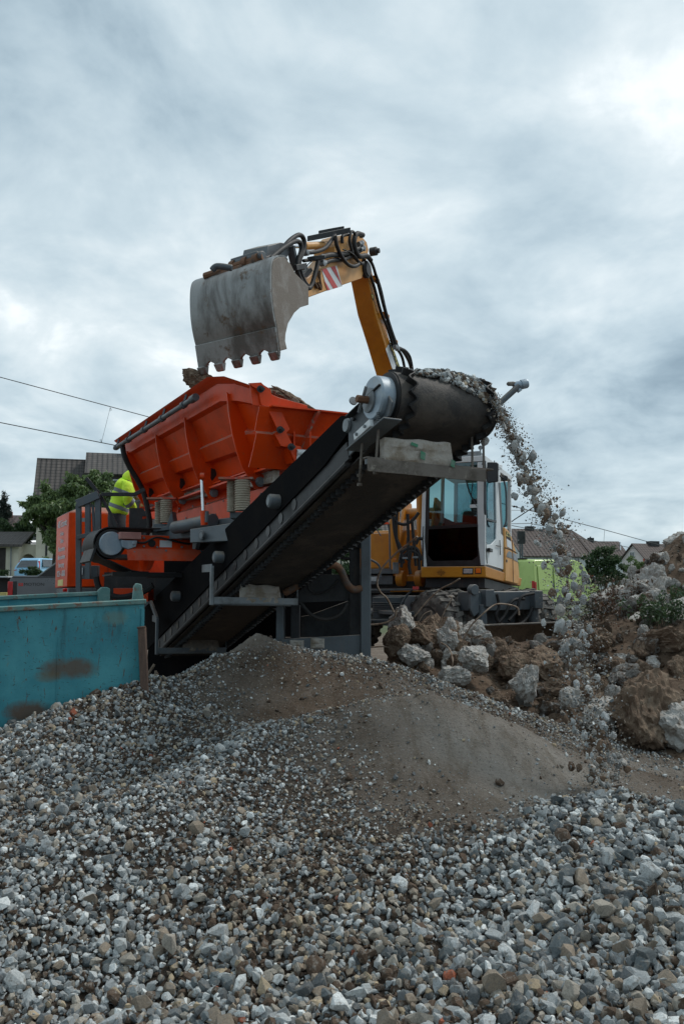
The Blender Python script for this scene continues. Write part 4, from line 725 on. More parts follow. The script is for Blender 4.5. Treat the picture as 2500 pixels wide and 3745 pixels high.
def spring(px, py0, py1, Y, r):
    a = P(px,py1,Y); b = P(px,py0,Y); h_ = (b-a).length; k = int(h_/(.022 if r > .05 else .02)); pr = [(0,.01)]
    for i in range(k): z = h_*i/k; d = h_/k; pr += [(z,r*.9),(z+d*.25,r),(z+d*.6,r),(z+d*.85,r*.88)]
    m = MB(); m.lathe(a, (b-a), pr, 22); part('rubber_spring', m, M['spring'])
spring(580,1835,1917,9.9,.043); spring(609,1828,1912,9.7,.072); spring(846,1760,1872,8.3,.044); spring(887,1755,1868,8.15,.076)
for px, py, Y, w_ in ((596,1828,9.75,.3),(866,1756,8.2,.3)): m = MB(); m.box(P(px,py,Y)-V((w_*.55,.1,0)), V((w_*1.1,0,.0)), V((0,.2,0)), V((0,0,.02))); part('spring_seat', m, M['orange_worn'])
m = MB()
m.prism([P(955,1800,8.3),P(905,1865,8.3),P(885,1880,8.3),P(940,1890,8.3),P(985,1830,8.3)], V((.05,.1,0))); m.prism([P(628,1870,9.6),P(608,1925,9.6),P(560,1930,9.6),P(560,1945,9.6),P(640,1935,9.6)], V((.03,.1,0))); m.box(P(840,1895,8.3), V((.28,0,0)), V((0,.3,0)), V((0,0,.06))); m.box(P(560,1935,9.7), V((.3,0,0)), V((0,.3,0)), V((0,0,.06)))
part('spring_bracket', m, M['gsteel'], bevel=.004)
# ---- chassis
def quadbox(pts, depth, m, mi=0):
    ps = [V(p) for p in pts]; d = V(depth); m.hexa(ps+[p+d for p in ps] if False else [ps[0],ps[1],ps[1]+d,ps[0]+d,ps[3],ps[2],ps[2]+d,ps[3]+d], mi)
m = MB()
quadbox([P(556,1975,9.9),P(930,1955,8.4),P(930,1880,8.4),P(556,1930,9.9)], kk*.9, m)
quadbox([P(695,1985,8.55),P(900,1975,8.1),P(965,1895,8.1),P(695,1935,8.55)], kk*.5, m)
m.cyl(P(640,1930,9.4), P(780,1902,8.8), .07, 18); m.lathe(P(741,1958,8.45), -kk-hh*.3, [(0,.02),(0,.045),(.02,.05)], 18)
ch_ = part('chassis_beam', m, M['gsteel'], bevel=.006)
m = MB(); m.lathe(P(741,1958,8.38), -kk-hh*.3, [(0,.005),(0,.028),(.02,.03)], 18); part('pin', m, M['lsteel'], ch_)
m = MB(); m.tube([P(738,1740,8.55),P(744,1872,8.55)], .018, 12, 0); m.tube([P(744,1868,8.55),P(748,1920,8.55)], .036, 14, 1); m.cyl(P(733,1742,8.5), P(748,1742,8.5), .035, 14, 1); m.tube([P(757,1870,8.5),P(756,1910,8.5)], .02, 8, 2); part('hydraulic_cylinder', m, [M['chrome'], M['orange'], M['gsteel']])
# black body put in for the deep shadow under and behind the conveyor
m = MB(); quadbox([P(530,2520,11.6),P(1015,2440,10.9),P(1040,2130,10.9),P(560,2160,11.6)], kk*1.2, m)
quadbox([P(600,2160,11.2),P(1000,2150,10.4),P(1000,1890,10.4),P(600,1940,11.2)], kk*.8, m); part('shadow_body', m, M['skirt'])
m = MB(); quadbox([P(545,2240,11.6),P(640,2190,11.5),P(700,2100,11.5),P(572,2123,11.6)], kk*.5, m); part('orange_guard', m, M['orange'], bevel=.004)
m = MB(); m.box(P(415,2200,10.4), V((.42,0,0)), V((0,.3,0)), V((0,0,.16)))
for i in range(7): m.box(P(423,2196-i*3.4,10.41), V((.13,0,0)), V((0,-.03,0)), V((0,0,.006)))
part('grille_panel', m, M['orange'])
m = MB(); m.box(P(470,2160,11.2), V((.5,0,0)), V((0,.2,0)), V((0,0,.1))); part('underframe', m, M['dsteel']); m = MB(); m.tube([P(352,2110,9.6),P(370,2160,9.6),P(440,2185,9.6),P(520,2165,9.6),P(560,2140,9.6)], .035, 8, sm=5); part('hydraulic_hose', m, M['rubber']); m = MB(); m.box(P(380,2195,10.8), V((.9,0,0)), V((0,.5,0)), V((0,0,.35)))
part('underframe', m, M['dsteel'])
# ---- steel support frame right of the conveyor
YF = 8.6
m = MB(); a = P(1337,2430,YF); b = P(1337,1900,YF); m.box(a-V((.05,0,.3)), V((.1,0,0)), V((0,.1,0)), b-a+V((0,0,.3))); post = part('support_post', m, M['gsteel'], bevel=.008)
m = MB(); m.box(P(1006,2430,YF)-V((0,-.1,.2)), V((.075,0,0)), V((0,.3,0)), V((0,0,1.1))); part('support_post', m, M['gsteel'], bevel=.006)
m = MB(); quadbox([P(1030,2410,YF+.04),P(1318,2400,YF+.04),P(1318,2322,YF+.04),P(1030,2338,YF+.04)], V((0,.06,0)), m); cb = part('cross_beam', m, M['gsteel'], bevel=.004)
m = MB()
for px, py, k_, s_ in ((1060,2352,9,1),(1135,2345,16,2)):
    a = P(px,py,YF+.035); caked('mud_splash', [a+V((0,0,-.08)), a+V((.028*5,0,-.07)), a+V((.028*5,0,.03)), a+V((0,0,.03))], .01, M['dust'], cb, s_)
m = MB(); m.box(P(1278,2395,YF+.12), V((.11,0,0)), V((0,.25,0)), V((0,0,1.12))); quadbox([P(1070,2205,YF+.2),P(1320,2196,YF+.2),P(1320,2100,YF+.2),P(1105,2101,YF+.2)], V((0,.05,0)), m); m.box(P(1062,2399,YF+.25), V((.09,0,0)), V((0,.2,0)), V((0,0,.56))); m.prism([P(1100,2330,YF+.5),P(1280,2330,YF+.5),P(1280,2195,YF+.5),P(1130,2250,YF+.5),P(1100,2255,YF+.5)], V((0,.1,0))); m.box(P(1040,2400,YF+.7), V((.72,0,0)), V((0,.1,0)), V((0,0,.2))); m.box(P(1275,2005,YF+.1), V((.13,0,0)), V((0,.08,0)), V((0,0,.06)))
part('inner_frame', m, M['dsteel'], bevel=.004)
m = MB(); m.tube([P(1040,2170,YF-.1),P(1105,2130,YF-.12),P(1165,2085,YF-.15),P(1215,2066,YF-.15),P(1245,2085,YF-.1),P(1265,2130,YF-.05),P(1290,2155,YF),P(1322,2152,YF+.02)], .038, 12, sm=6); part('bent_pipe', m, M['rust'])
m = MB(); m.tube([P(1125,2135,YF+.1),P(1132,2160,YF+.1),P(1165,2170,YF+.1),P(1205,2155,YF+.1),P(1235,2120,YF+.1)], .012, 6, sm=6); part('cable', m, M['rubber']); m = MB(); m.tube([P(1098,2205,YF),P(1140,2250,YF-.02),P(1190,2266,YF-.02),P(1240,2250,YF),P(1270,2205,YF+.05)], .019, 8, sm=6); part('cable', m, M['rubber']); m = MB(); m.tube([P(1240,2020,YF+.1),P(1246,2040,YF+.1),P(1280,2043,YF+.1)], .014, 6, sm=4); part('cable', m, M['rubber'])
# ---- side conveyor over the skip
D0 = P(408,1988,9.3); SCD = 1.177
def D(k, h, z): return D0+(kk*k+hh*h+V((0,0,z)))*SCD
def dsc(pr): return [(d*SCD, r*SCD) for d, r in pr]
m = MB(); m.prism([D(.05,.0,.10),D(.32,.0,.085),D(.62,.0,.085),D(.68,.0,.10),D(.72,.0,.14),D(.78,.0,.15),D(.78,.0,-.05),D(.12,.0,-.045),D(.1,.0,-.02)], hh*.012)
m.box(D(.12,-.05,-.048), kk*.8, hh*.06, V((0,0,.01))); a, b = D(.13,-.05,-.048), D(1.1,-.05,-.048); m.hexa([a-V((0,0,.13))-hh*.06, b-V((0,0,.13))-hh*.06, b-V((0,0,.13))-hh*.05, a-V((0,0,.13))-hh*.05, a, b, b+hh*.012, a+hh*.012])
sc_ = part('side_conveyor', m, M['orange'], bevel=.002)
m = MB(); m.lathe(D(0,-.01,0), hh, dsc([(0,.04),(0,.105),(.012,.112),(.02,.112)]), 32, 0); m.lathe(D(0,.012,0), hh, dsc([(0,.112),(0,.135),(.05,.137),(.6,.137),(.6,.02)]), 32, 1); part('head_drum', m, [M['blue_steel'], M['rubber']], sc_)
m = MB(); pf = []
for i in range(13): an = math.pi/2+math.pi*i/12; pf.append(D(math.cos(an)*.15,.03,math.sin(an)*.15))
pf = [D(1.3,.03,.15)]+pf+[D(.2,.03,-.24),D(.5,.03,-.29),D(1.3,.03,-.29)]; m.strip(pf, hh*.55, .012); m.bar(D(.02,.03,-.28), D(1.3,.03,-.30), .03, .05); m.box(D(.03,.03,-.29), kk*1.25, hh*.5, V((0,0,.02))); m.box(D(.2,.05,-.27), kk*.2, hh*.3, V((0,0,.02)))
part('conveyor_belt', m, M['rubber'], sc_)
m = MB(); a = D(-.18,.1,-.12); m.prism([D(-.19,.02,-.16),D(-.12,.02,.06),D(-.09,.02,.08),D(-.17,.02,-.17)], hh*.5); part('deflector_flap', m, M['dsteel'], sc_)
m = MB(); m.box(D(.06,-.07,.04), kk*.235, hh*.08, V((0,0,.065*SCD))); part('pink_cover', m, M['pink_plate'], sc_, bevel=.006)
m = MB(); m.prism([D(.075,-.06,.03),D(.225,-.06,.03),D(.215,-.06,-.03),D(.14,-.06,-.055),D(.09,-.06,-.035)], hh*.055); m.lathe(D(.19,-.07,.005), hh, dsc([(0,.005),(0,.016),(.02,.018)]), 14); part('drive_motor', m, M['blue_steel'], sc_, bevel=.006)
m = MB(); m.lathe(D(.38,-.012,.01), hh, dsc([(0,.004),(0,.034),(.01,.036)]), 18); part('inspection_hole', m, M['black'], sc_)
m = MB(); m.box(D(.455,-.004,-.025), kk*.14, hh*.003, V((0,0,.065*SCD))); lb = part('rating_plate', m, M['label_white'], sc_)
m = MB()
for k,z in ((.30,.06),(.30,-.02),(.43,-.025),(.66,.055),(.67,-.02),(.2,-.08),(.18,-.14),(.5,-.06),(.85,-.06)): m.lathe(D(k,-.02 if z > -.05 else -.065,z), hh, dsc([(0,.006),(0,.01),(.014,.011)]), 8)
part('bolt', m, M['lsteel'], sc_)
m = MB(); m.tube([D(.23,-.03,.015),D(.30,-.04,.012),D(.36,-.04,.045),D(.42,-.035,.065),D(.52,-.03,.05),D(.66,-.03,.02),D(.75,-.02,.01)], .012, 8, sm=5); part('cable', m, M['rubber'], sc_)
m = MB(); m.lathe(D(.80,.02,.05), kk, dsc([(0,.02),(0,.10),(.035,.10),(.035,.02)]), 16); part('end_flange', m, M['gsteel'], sc_)
# ---- guard frame and hand rails at the operator stand
YG = 10.6
m = MB()
for px, y0, y1, w_ in ((286,1842,2178,.062),(320,1838,2118,.062),(357,1806,2010,.07)): a = P(px,y1,YG); b = P(px,y0,YG); m.box(a-V((w_/2,0,0)), V((w_,0,0)), V((0,.06,0)), b-a)
m.bar(P(283,1843,YG), P(362,1809,YG), .06, .10); m.bar(P(285,1966,YG-.01), P(352,1948,YG-.01), .05, .05); m.bar(P(340,1845,YG+.05), P(345,1950,YG+.05), .03, .03)
gf = part('guard_frame', m, M['gsteel'], bevel=.004)
m = MB(); m.bar(P(372,1808,YG), P(492,1808,YG), .04, .045); m.bar(P(492,1808,YG), P(531,1790,YG), .04, .045); m.bar(P(316,1748,YG+.1), P(362,1805,YG+.1), .028, .045); m.bar(P(368,1812,YG+.05), P(412,1890,YG+.05), .03, .035); m.bar(P(412,1890,YG+.05), P(438,1948,YG+.05), .03, .035)
part('hand_rail', m, M['dsteel'], bevel=.003)
m = MB(); m.prism([P(292,1900,13.0),P(300,1894,13),P(325,1895,13),P(325,1908,13),P(298,1908,13)], V((0,.02,0))); part('hinge', m, M['lsteel']); m = MB(); m.prism([P(292,2004,13.0),P(300,1999,13),P(325,2000,13),P(325,2018,13),P(298,2018,13)], V((0,.02,0))); part('hinge', m, M['lsteel'])
m = MB(); m.box(P(293,2118,10.9), V((.18,0,0)), V((0,.1,0)), V((0,0,.17))); m.box(P(328,2112,10.8), V((.1,0,0)), V((0,.1,0)), V((0,0,.15))); part('junction_box', m, M['gsteel'], bevel=.006)
m = MB(); m.box(P(297,2102,10.88), V((.02,0,0)), V((0,.01,0)), V((0,0,.09))); part('label', m, M['label_white'])
# operator deck and control panel
m = MB(); m.box(P(330,2040,12.0), V((1.1,0,0)), V((0,1.5,0)), V((0,0,.05))); m.box(P(470,2020,11.9), V((.28,0,0)), V((0,.4,0)), V((0,0,.62))); part('operator_deck', m, M['dsteel'])
YC = 11.9
m = MB(); m.prism([P(520,1900,YC),P(542,1895,YC),P(546,1830,YC),P(540,1822,YC),P(512,1838,YC),P(510,1858,YC),P(522,1860,YC)], V((.05,.2,0))); cp = part('control_panel', m, M['orange'], bevel=.004)
m = MB(); m.hexa([P(498,1836,YC-.02),P(540,1820,YC-.02),P(542,1820,YC+.2),P(500,1836,YC+.2),P(500,1830,YC-.02),P(541,1815,YC-.02),P(542,1815,YC+.2),P(500,1830,YC+.2)]); part('panel_cover', m, M['lsteel'], cp)
m = MB(); m.box(P(521,1888,YC-.012), V((.05,0,.0)), V((0,.01,0)), V((0,0,.09))); m.box(P(514,1853,YC-.012), V((.085,0,.015)), V((0,.01,0)), V((0,0,.04)), 1); part('panel_display', m, [M['black'], M['label_yellow']], cp)
# ---- engine housing
E0_ = P(246,2146,13.3)
def EB(k, h, z): return E0_+kk*k+hh*h+V((0,0,z))
Hh = 1.165
m = MB(); m.hexa([EB(0,0,0),EB(2.0,0,0),EB(2.0,1.0,0),EB(0,1.0,0),EB(0,0,Hh),EB(2.0,0,Hh),EB(2.0,1.0,Hh),EB(0,1.0,Hh)]); m.hexa([EB(0,0,Hh),EB(2.0,0,Hh),EB(2.0,1.0,Hh),EB(0,1.0,Hh),EB(.22,.1,Hh+.10),EB(1.8,.1,Hh+.10),EB(1.8,.9,Hh+.10),EB(.22,.9,Hh+.10)])
eh = part('engine_housing', m, M['orange'], bevel=.012)
m = MB()
for i in range(5): z = Hh+.015+i*.017; k = .22*(i*.017+.015)/.10-.006; m.box(EB(k,.2,z), hh*.6, kk*.004, V((0,0,.007)))
part('vent_slot', m, M['black'], eh)
m = MB(); xd = -hh; 
for txt, z, sz in (('ABS Schmitt',1.02,.155),('Erdbau',.865,.10),('Tiefbau',.745,.10),('Planierarbeiten',.615,.105),('Abbrucharbeiten',.485,.105),('Entsorgung',.36,.105),('07254 - 60060',.215,.13)):
    m = MB(); m.text(txt, EB(-.004,.5,z+.0), xd, (0,0,1), sz*1.05, .003, sx=.92 if len(txt) < 13 else .8); part('lettering', m, M['label_white'], eh, smooth=0)
m = MB(); m.box(EB(-.004,.68,-.0+.03), -hh*.36, kk*.003, V((0,0,.0))) if False else None
m.box(EB(-.005,.72,.0-.21+.22), -hh*.40, kk*.003, V((0,0,.15))) if False else None
m.hexa([EB(-.005,.72,.02),EB(-.005,.32,.02),EB(-.003,.32,.02),EB(-.003,.72,.02),EB(-.005,.72,.13),EB(-.005,.32,.13),EB(-.003,.32,.13),EB(-.003,.72,.13)]) if False else None
m = MB(); m.box(EB(-.005,.74,.025), -hh*.42, kk*.003, V((0,0,.0999))); part('yellow_notice', m, M['label_yellow'], eh)
m = MB(); m.tube([EB(.24,-.03,.35),EB(.24,-.03,.72)], .018, 8); part('door_handle', m, M['black'], eh)
m = MB(); m.box(EB(.02,.02,-.45), kk*1.9, hh*.95, V((0,0,.43))); m.box(EB(0,.3,-.42), -kk*.02, hh*.3, V((0,0,.3))); part('engine_base', m, M['gsteel'], eh, bevel=.01)
m = MB(); m.lathe(P(238,2164,12.9), (0,0,1), [(0,.03),(.04,.035),(.05,.02)], 12); part('red_cap', m, M['red_glass'], eh)
m = MB(); m.box(EB(.62,-.01,0), kk*.006, hh*.008, V((0,0,Hh))); part('door_gap', m, M['black'], eh)
# guard loop handle on the conveyor operator side
m = MB(); m.lathe(EB(1.1,-.35,.62), kk, [(0,.3),(0,.38),(.08,.38),(.08,.3)], 24); part('orange_cover', m, M['orange'], eh)
# ================================================================== wheeled excavator
EX = thing('wheeled_excavator', 'amber wheeled excavator with a white cab, holding its worn steel bucket high over the hopper', 'excavator', (2.2,14.2,.25))
def xp(name, m, mats, parent=None, **kw): return m.build(name, mats, parent or EX, **kw)
tl = R(4.4); rV = V((.908,-.419,0)).normalized(); bT = V((.419*math.cos(tl), .908*math.cos(tl), -math.sin(tl))).normalized(); zT = rV.cross(bT); zT = zT if zT.z > 0 else -zT
E0 = P(1770,2069,12.8)
def E(r, b, z): return E0+rV*r+bT*b+zT*z
def FP(px, py, b=0): return PP(px, py, bT, bT.dot(E(0,b,0)))      # on the cab front
def SP_(px, py, r=0): return PP(px, py, rV, rV.dot(E(r,0,0)))      # on the cab door side
# cab shell
m = MB(); th_ = bT*.05
m.prism([FP(*q) for q in ((1546,1690),(1560,1690),(1556,1790),(1551,1980),(1559,2073),(1547,2075),(1537,1975),(1543,1800))], th_)
m.prism([FP(*q) for q in ((1744,1690),(1772,1690),(1773,1850),(1772,2067),(1756,2067),(1748,2000),(1743,1850))], th_)
sd = -rV*.05
m.prism([SP_(*q) for q in ((1772,1690),(1774,1712),(1773,1800),(1775,1975),(1780,1992),(1782,2066),(1772,2066))], sd)
m.prism([SP_(*q) for q in ((1774,1688),(1836,1700),(1834,1722),(1774,1711))], sd)
m.prism([SP_(*q) for q in ((1812,1716),(1828,1722),(1838,1960),(1848,1965),(1848,2086),(1781,2066),(1780,1992),(1796,1991),(1813,1972),(1814,1900))], sd)
m.box(E(-1.02,.0,1.60), rV*1.02, bT*1.7, zT*.09); 
for r_ in (-1.0,-.06): m.box(E(r_,1.62,.0), rV*.06, bT*.06, zT*1.6)
m.box(E(-1.0,1.62,0), rV*.98, bT*.05, zT*.78); m.box(E(-1.0,.9,.8), rV*.05, bT*.06, zT*.8)
cab = xp('cab', m, M['white'], bevel=.008)
m = MB()
m.prism([FP(*q,.01) for q in ((1559,1690),(1570,1690),(1566,1925),(1563,2030),(1580,2051),(1725,2049),(1745,2034),(1743,1690),(1752,1690),(1750,2000),(1757,2068),(1559,2074),(1553,1980))], bT*.03)
m.box(E(-1.0,.02,-.0), rV*.99, bT*1.6, zT*.03); m.box(E(-.99,1.0,.0), rV*.03, bT*.65, zT*.9); m.box(E(-.99,.0,.0), rV*.03, bT*1.0, zT*.62); m.bar(FP(1562,1931,.0), FP(1744,1921,.0), .02, .045)
m.prism([SP_(*q,.004) for q in ((1774,1700),(1777,1700),(1777,1900),(1776,1975),(1782,2060),(1779,2062),(1772,1985))], -rV*.01); m.bar(SP_(1776,1898,.004), SP_(1813,1908,.004), .012, .03)
m.prism([SP_(*q,.004) for q in ((1822,1765),(1829,1766),(1838,1957),(1832,1950))], -rV*.03)
xp('window_frame', m, M['black'], cab)
m = MB(); m.prism([FP(*q,.02) for q in ((1568,1690),(1744,1690),(1744,1921),(1565,1930))], bT*.004); xp('windscreen', m, M['glass'], cab)
m = MB(); m.prism([FP(*q,.02) for q in ((1565,1932),(1744,1923),(1746,2034),(1725,2049),(1580,2051),(1563,2030))], bT*.004); xp('lower_window', m, M['glass_dark'], cab)
m = MB(); m.prism([SP_(*q,-.02) for q in ((1774,1712),(1812,1716),(1814,1904),(1776,1896))], -rV*.004); m.prism([SP_(*q,-.02) for q in ((1776,1904),(1813,1912),(1813,1972),(1796,1991),(1781,1991),(1774,1974))], -rV*.004); xp('door_window', m, M['glass'], cab)
m = MB(); m.box(E(-.94,1.64,.8), rV*.88, bT*.005, zT*.78); xp('rear_window', m, M['glass'], cab)
m = MB(); m.prism([E(-.68,.98,.35),E(-.18,.98,.35),E(-.18,1.08,1.0),E(-.22,1.1,1.02),E(-.64,1.1,1.02),E(-.68,1.08,1.0)], bT*.12); m.box(E(-.68,.5,.30), rV*.5, bT*.6, zT*.12); m.box(E(-.54,1.08,1.0), rV*.22, bT*.08, zT*.22); m.box(E(-.85,.35,.0), rV*.7, bT*.5, zT*.3)
xp('seat', m, M['rubber'], cab, bevel=.03)
m = MB(); m.box(E(-.22,.30,.40), rV*.16, bT*.6, zT*.08); m.box(E(-.86,.30,.40), rV*.14, bT*.6, zT*.08); m.tube([E(-.45,.15,.1),E(-.45,.25,.62)], .03, 8); m.lathe(E(-.45,.25,.64), zT-bT*.4, [(0,.15),(.0,.18),(.025,.18),(.025,.15)], 20); m.box(E(-.16,.12,.55), rV*.1, bT*.05, zT*.2); m.tube([E(-.18,.35,.48),E(-.18,.33,.65)], .02, 8)
xp('cab_controls', m, M['rubber'], cab)
m = MB(); m.tube([FP(1742,1852,-.02),FP(1715,1800,-.02),FP(1700,1745,-.02)], .012, 6); m.tube([FP(1740,1855,-.02),FP(1722,1810,-.02),FP(1730,1740,-.02)], .008, 6); xp('wiper', m, M['black'], cab)
m = MB(); m.box(FP(1718,1858,-.01), rV*.11, -bT*.02, zT*.05); xp('wiper_mount', m, M['white'], cab)
m = MB(); q = SP_(1779,2016,.0); m.box(q, bT*.16, rV*.05, zT*.05); m.tube([SP_(1813,1995,.02),SP_(1830,1998,.02)], .008, 6); m.tube([SP_(1826,1975,.02),SP_(1828,2030,.02)], .008, 6); m.box(SP_(1842,2055,.0), bT*.07, rV*.04, zT*.04); xp('door_handle', m, M['black'], cab, bevel=.004)
def mirror(px0, py0, px1, py1, Y, arm):
    m = MB(); a = P(px0,py1,Y); b = P(px1,py0,Y); m.prism([V((a.x+.02,Y,a.z)),V((b.x-.01,Y,a.z+.02)),V((b.x,Y,b.z-.02)),V((b.x-.03,Y,b.z)),V((a.x+.01,Y,b.z)),V((a.x,Y,a.z+.03))], V((.01,.06,0))); o_ = xp('mirror', m, M['black'], cab, bevel=.012)
    m = MB(); m.tube([P(*q) for q in arm], .014, 8, sm=4); m.box(P(1757,1752,12.62), V((.09,0,0)), V((0,.06,0)), V((0,0,.045))); xp('mirror_arm', m, M['dsteel'], cab)
mirror(1778,1690,1822,1766,12.5, [(1772,1748,12.7),(1776,1735,12.6),(1778,1725,12.55),(1800,1722,12.54)])
mirror(1832,1738,1856,1760,13.6, [(1826,1738,13.6),(1832,1745,13.6),(1840,1748,13.6)])
m = MB(); m.tube([P(1842,1760,13.5),P(1849,1800,13.5),P(1850,1890,13.5),P(1846,1918,13.5),P(1839,1925,13.5)], .016, 8, sm=4); xp('grab_rail', m, M['gsteel'], cab); m = MB(); m.tube([P(1764,1700,12.65),P(1768,1690,12.65),P(1772,1700,12.65),P(1772,1850,12.7),P(1774,1880,12.75)], .02, 8, sm=3); xp('grab_rail', m, M['gsteel'], cab)
m = MB(); m.box(E(-.5,.2,1.69), rV*.35, bT*.3, zT*.12); m.lathe(E(-.12,.15,1.69), zT, [(0,.012),(.14,.012)], 8); m.lathe(E(-.12,.15,1.85), bT, [(0,.02),(0,.035),(.01,.035),(.01,.02)], 14); xp('roof_fitting', m, M['lsteel'], cab)
# platform skirt
m = MB(); m.hexa([E(-1.0,0,-.175),E(.02,-.0,-.17),E(.0,2.35,-.14),E(-1.0,2.3,-.14),E(-1.0,0,-.005),E(.02,0,-.005),E(.02,2.35,-.005),E(-1.0,2.3,-.005)]); plat = xp('platform_skirt', m, M['yellow'], bevel=.012)
m = MB(); m.box(E(-.96,.1,-.32), rV*.94, bT*2.2, zT*.14); m.box(E(-2.4,.7,-.38), rV*2.3, bT*2.2, zT*.2); m.lathe(E(-1.2,1.6,-.62), zT, [(0,.7),(.3,.7)], 28); xp('turntable', m, M['dsteel'])
m = MB(); m.box(FP(1689,2101,-.005), rV*.17, bT*.03, zT*.098); xp('lamp_housing', m, M['black'], plat, bevel=.005)
m = MB(); m.box(FP(1693,2097,-.014), rV*.135, bT*.02, zT*.068); xp('headlight', m, M['lamp'], plat, bevel=.004)
m = MB(); m.box(FP(1735,2099,-.005), rV*.10, bT*.02, zT*.092); xp('lamp_housing', m, M['black'], plat, bevel=.004)
m = MB(); m.box(FP(1738,2096,-.014), rV*.075, bT*.02, zT*.072); xp('indicator', m, M['orange_glass'], plat, bevel=.004)
m = MB()
for j, k in ((0,1),(1,3),(2,4),(3,3),(4,1)):
    for i in range(k): q = FP(1612+(i-(k-1)/2)*8, 2085+j*5, -.003); m.box(q-rV*.012, rV*.024, bT*.006, zT*.009)
xp('grille', m, M['black'], plat)
# rear body
bk = [(1846,1928),(1858,1940),(1870,1962),(1880,1995),(1889,2030),(1894,2060),(1898,2095),(1898,2126),(1892,2138),(1846,2126)]
m = MB(); m.prism([SP_(*q,.03) for q in bk], -rV*2.4); rb = xp('engine_hood', m, M['yellow_light'], bevel=.02)
m = MB(); m.prism([SP_(*q,.033) for q in ((1846,2001),(1870,2010),(1891,2022),(1891,2026),(1870,2014),(1846,2005))], -rV*.004); m.prism([SP_(*q,.033) for q in ((1871,1975),(1873,1975),(1877,2130),(1875,2130))], -rV*.004); xp('panel_gap', m, M['mud'], rb)
m = MB(); m.prism([SP_(*q,.036) for q in ((1849,1943),(1864,1953),(1867,1969),(1850,1959))], -rV*.003, 0); m.prism([SP_(*q,.036) for q in ((1850,1960),(1867,1970),(1868,1980),(1851,1968))], -rV*.003, 1); m.prism([SP_(*q,.036) for q in ((1851,1969),(1868,1981),(1871,2009),(1853,1999))], -rV*.003, 2)
xp('hire_sticker', m, [M['label_yellow'], M['navy'], M['label_white']], rb)
m = MB(); m.text('SCHÄFER', SP_(1857.5,1956,.038), bT-zT*.14, zT, .085, .002, sx=.85); xp('lettering', m, M['black'], rb, smooth=0)
m = MB(); m.prism([SP_(*q,.036) for q in ((1853,2024),(1860,2015),(1870,2020),(1872,2043),(1851,2036))], -rV*.003, 0); m.prism([SP_(*q,.036) for q in ((1874,2020),(1890,2030),(1893,2056),(1876,2046))], -rV*.003, 1); xp('model_plate', m, [M['lsteel'], M['tape']], rb)
# right hand tank box, steps, rails
m = MB(); m.box(E(-2.45,.6,.02), rV*.74, bT*2.0, zT*.6); tk = xp('fuel_tank', m, M['yellow'], bevel=.02)
m = MB(); m.box(E(-2.45,.55,-.07), rV*.76, bT*.4, zT*.085); m.box(E(-2.4,.6,-.24), rV*.7, bT*.3, zT*.15); xp('step', m, M['gsteel'], tk, bevel=.006)
m = MB(); m.tube([P(1395,1905,13.9),P(1412,1907,13.9),P(1421,1925,13.9),P(1425,1960,13.9),P(1427,2082,13.9)], .02, 8, sm=4); xp('grab_rail', m, M['gsteel'], tk); m = MB(); m.tube([P(1362,1952,13.9),P(1370,1925,13.9),P(1392,1960,13.9)], .012, 6); xp('grab_rail', m, M['gsteel'], tk); m = MB(); m.tube([P(1350,2045,13.6),P(1375,2058,13.6),P(1388,2075,13.6),P(1390,2110,13.6)], .018, 8, sm=3); xp('grab_rail', m, M['gsteel'], tk)
m = MB(); m.box(P(1357,2125,13.7), V((.12,0,0)), V((0,.1,0)), V((0,0,.07))); xp('headlight', m, M['lamp'], tk)
# boom
rc = rV.dot(P(1330,950,11.5)); 
def BP(px, py, off=0): return PP(px, py, rV, rc+off)
def Z(x, y, off=0): return BP(650+x/1.742, 800+y/1.742, off)
bw = .26
rid = [(1342,1000),(1370,1144),(1405,1259),(1438,1374),(1462,1600),(1472,1800)]; rig = [(1358,985),(1396,1144),(1425,1248),(1465,1351),(1512,1600),(1530,1800)]
m = MB(); pl = [BP(*q,bw/2) for q in rid]+[BP(*q,bw/2) for q in rig[::-1]]; m.prism(pl, -rV*bw); boom = xp('boom', m, M['yellow'], bevel=.012)
m = MB(); m.prism([E(-1.70,.6,-.1),E(-1.70,1.6,-.1),E(-1.70,1.3,1.2),E(-1.70,1.0,1.25)], rV*.05); m.prism([E(-1.15,.6,-.1),E(-1.15,1.6,-.1),E(-1.15,1.3,1.2),E(-1.15,1.0,1.25)], rV*.05); m.lathe(E(-1.72,1.12,1.0), rV, [(0,.03),(0,.1),(.64,.1),(.64,.03)], 18); xp('boom_foot', m, M['yellow'], boom, bevel=.01)
m = MB()
for x,y in ((1235,375),(1300,605),(1355,770)): q = Z(x,y,bw/2); m.box(q-zT*.03, rV*.05, bT*.16, zT*.06)
xp('hose_clamp', m, M['yellow'], boom, bevel=.004)
m = MB(); m.prism([Z(1322,830,bw/2+.003),Z(1342,800,bw/2+.003),Z(1395,960,bw/2+.003),Z(1372,975,bw/2+.003)], rV*.002, 0); m.prism([Z(1342,800,bw/2+.004),Z(1348,795,bw/2+.004),Z(1402,955,bw/2+.004),Z(1396,960,bw/2+.004)], rV*.002, 1); m.prism([Z(1348,793,bw/2+.003),Z(1357,785,bw/2+.003),Z(1415,948,bw/2+.003),Z(1402,957,bw/2+.003)], rV*.002, 2)
xp('hire_sticker', m, [M['label_white'], M['navy'], M['label_yellow']], boom)
m = MB(); a = Z(1356,808,bw/2+.006); b = Z(1404,942,bw/2+.006); xd = (b-a).normalized(); m.text('SCHÄFER', a.lerp(b,.5), xd, rV.cross(xd), .085, .002, spacing=1.35, sx=1.25); xp('lettering', m, M['black'], boom, smooth=0)
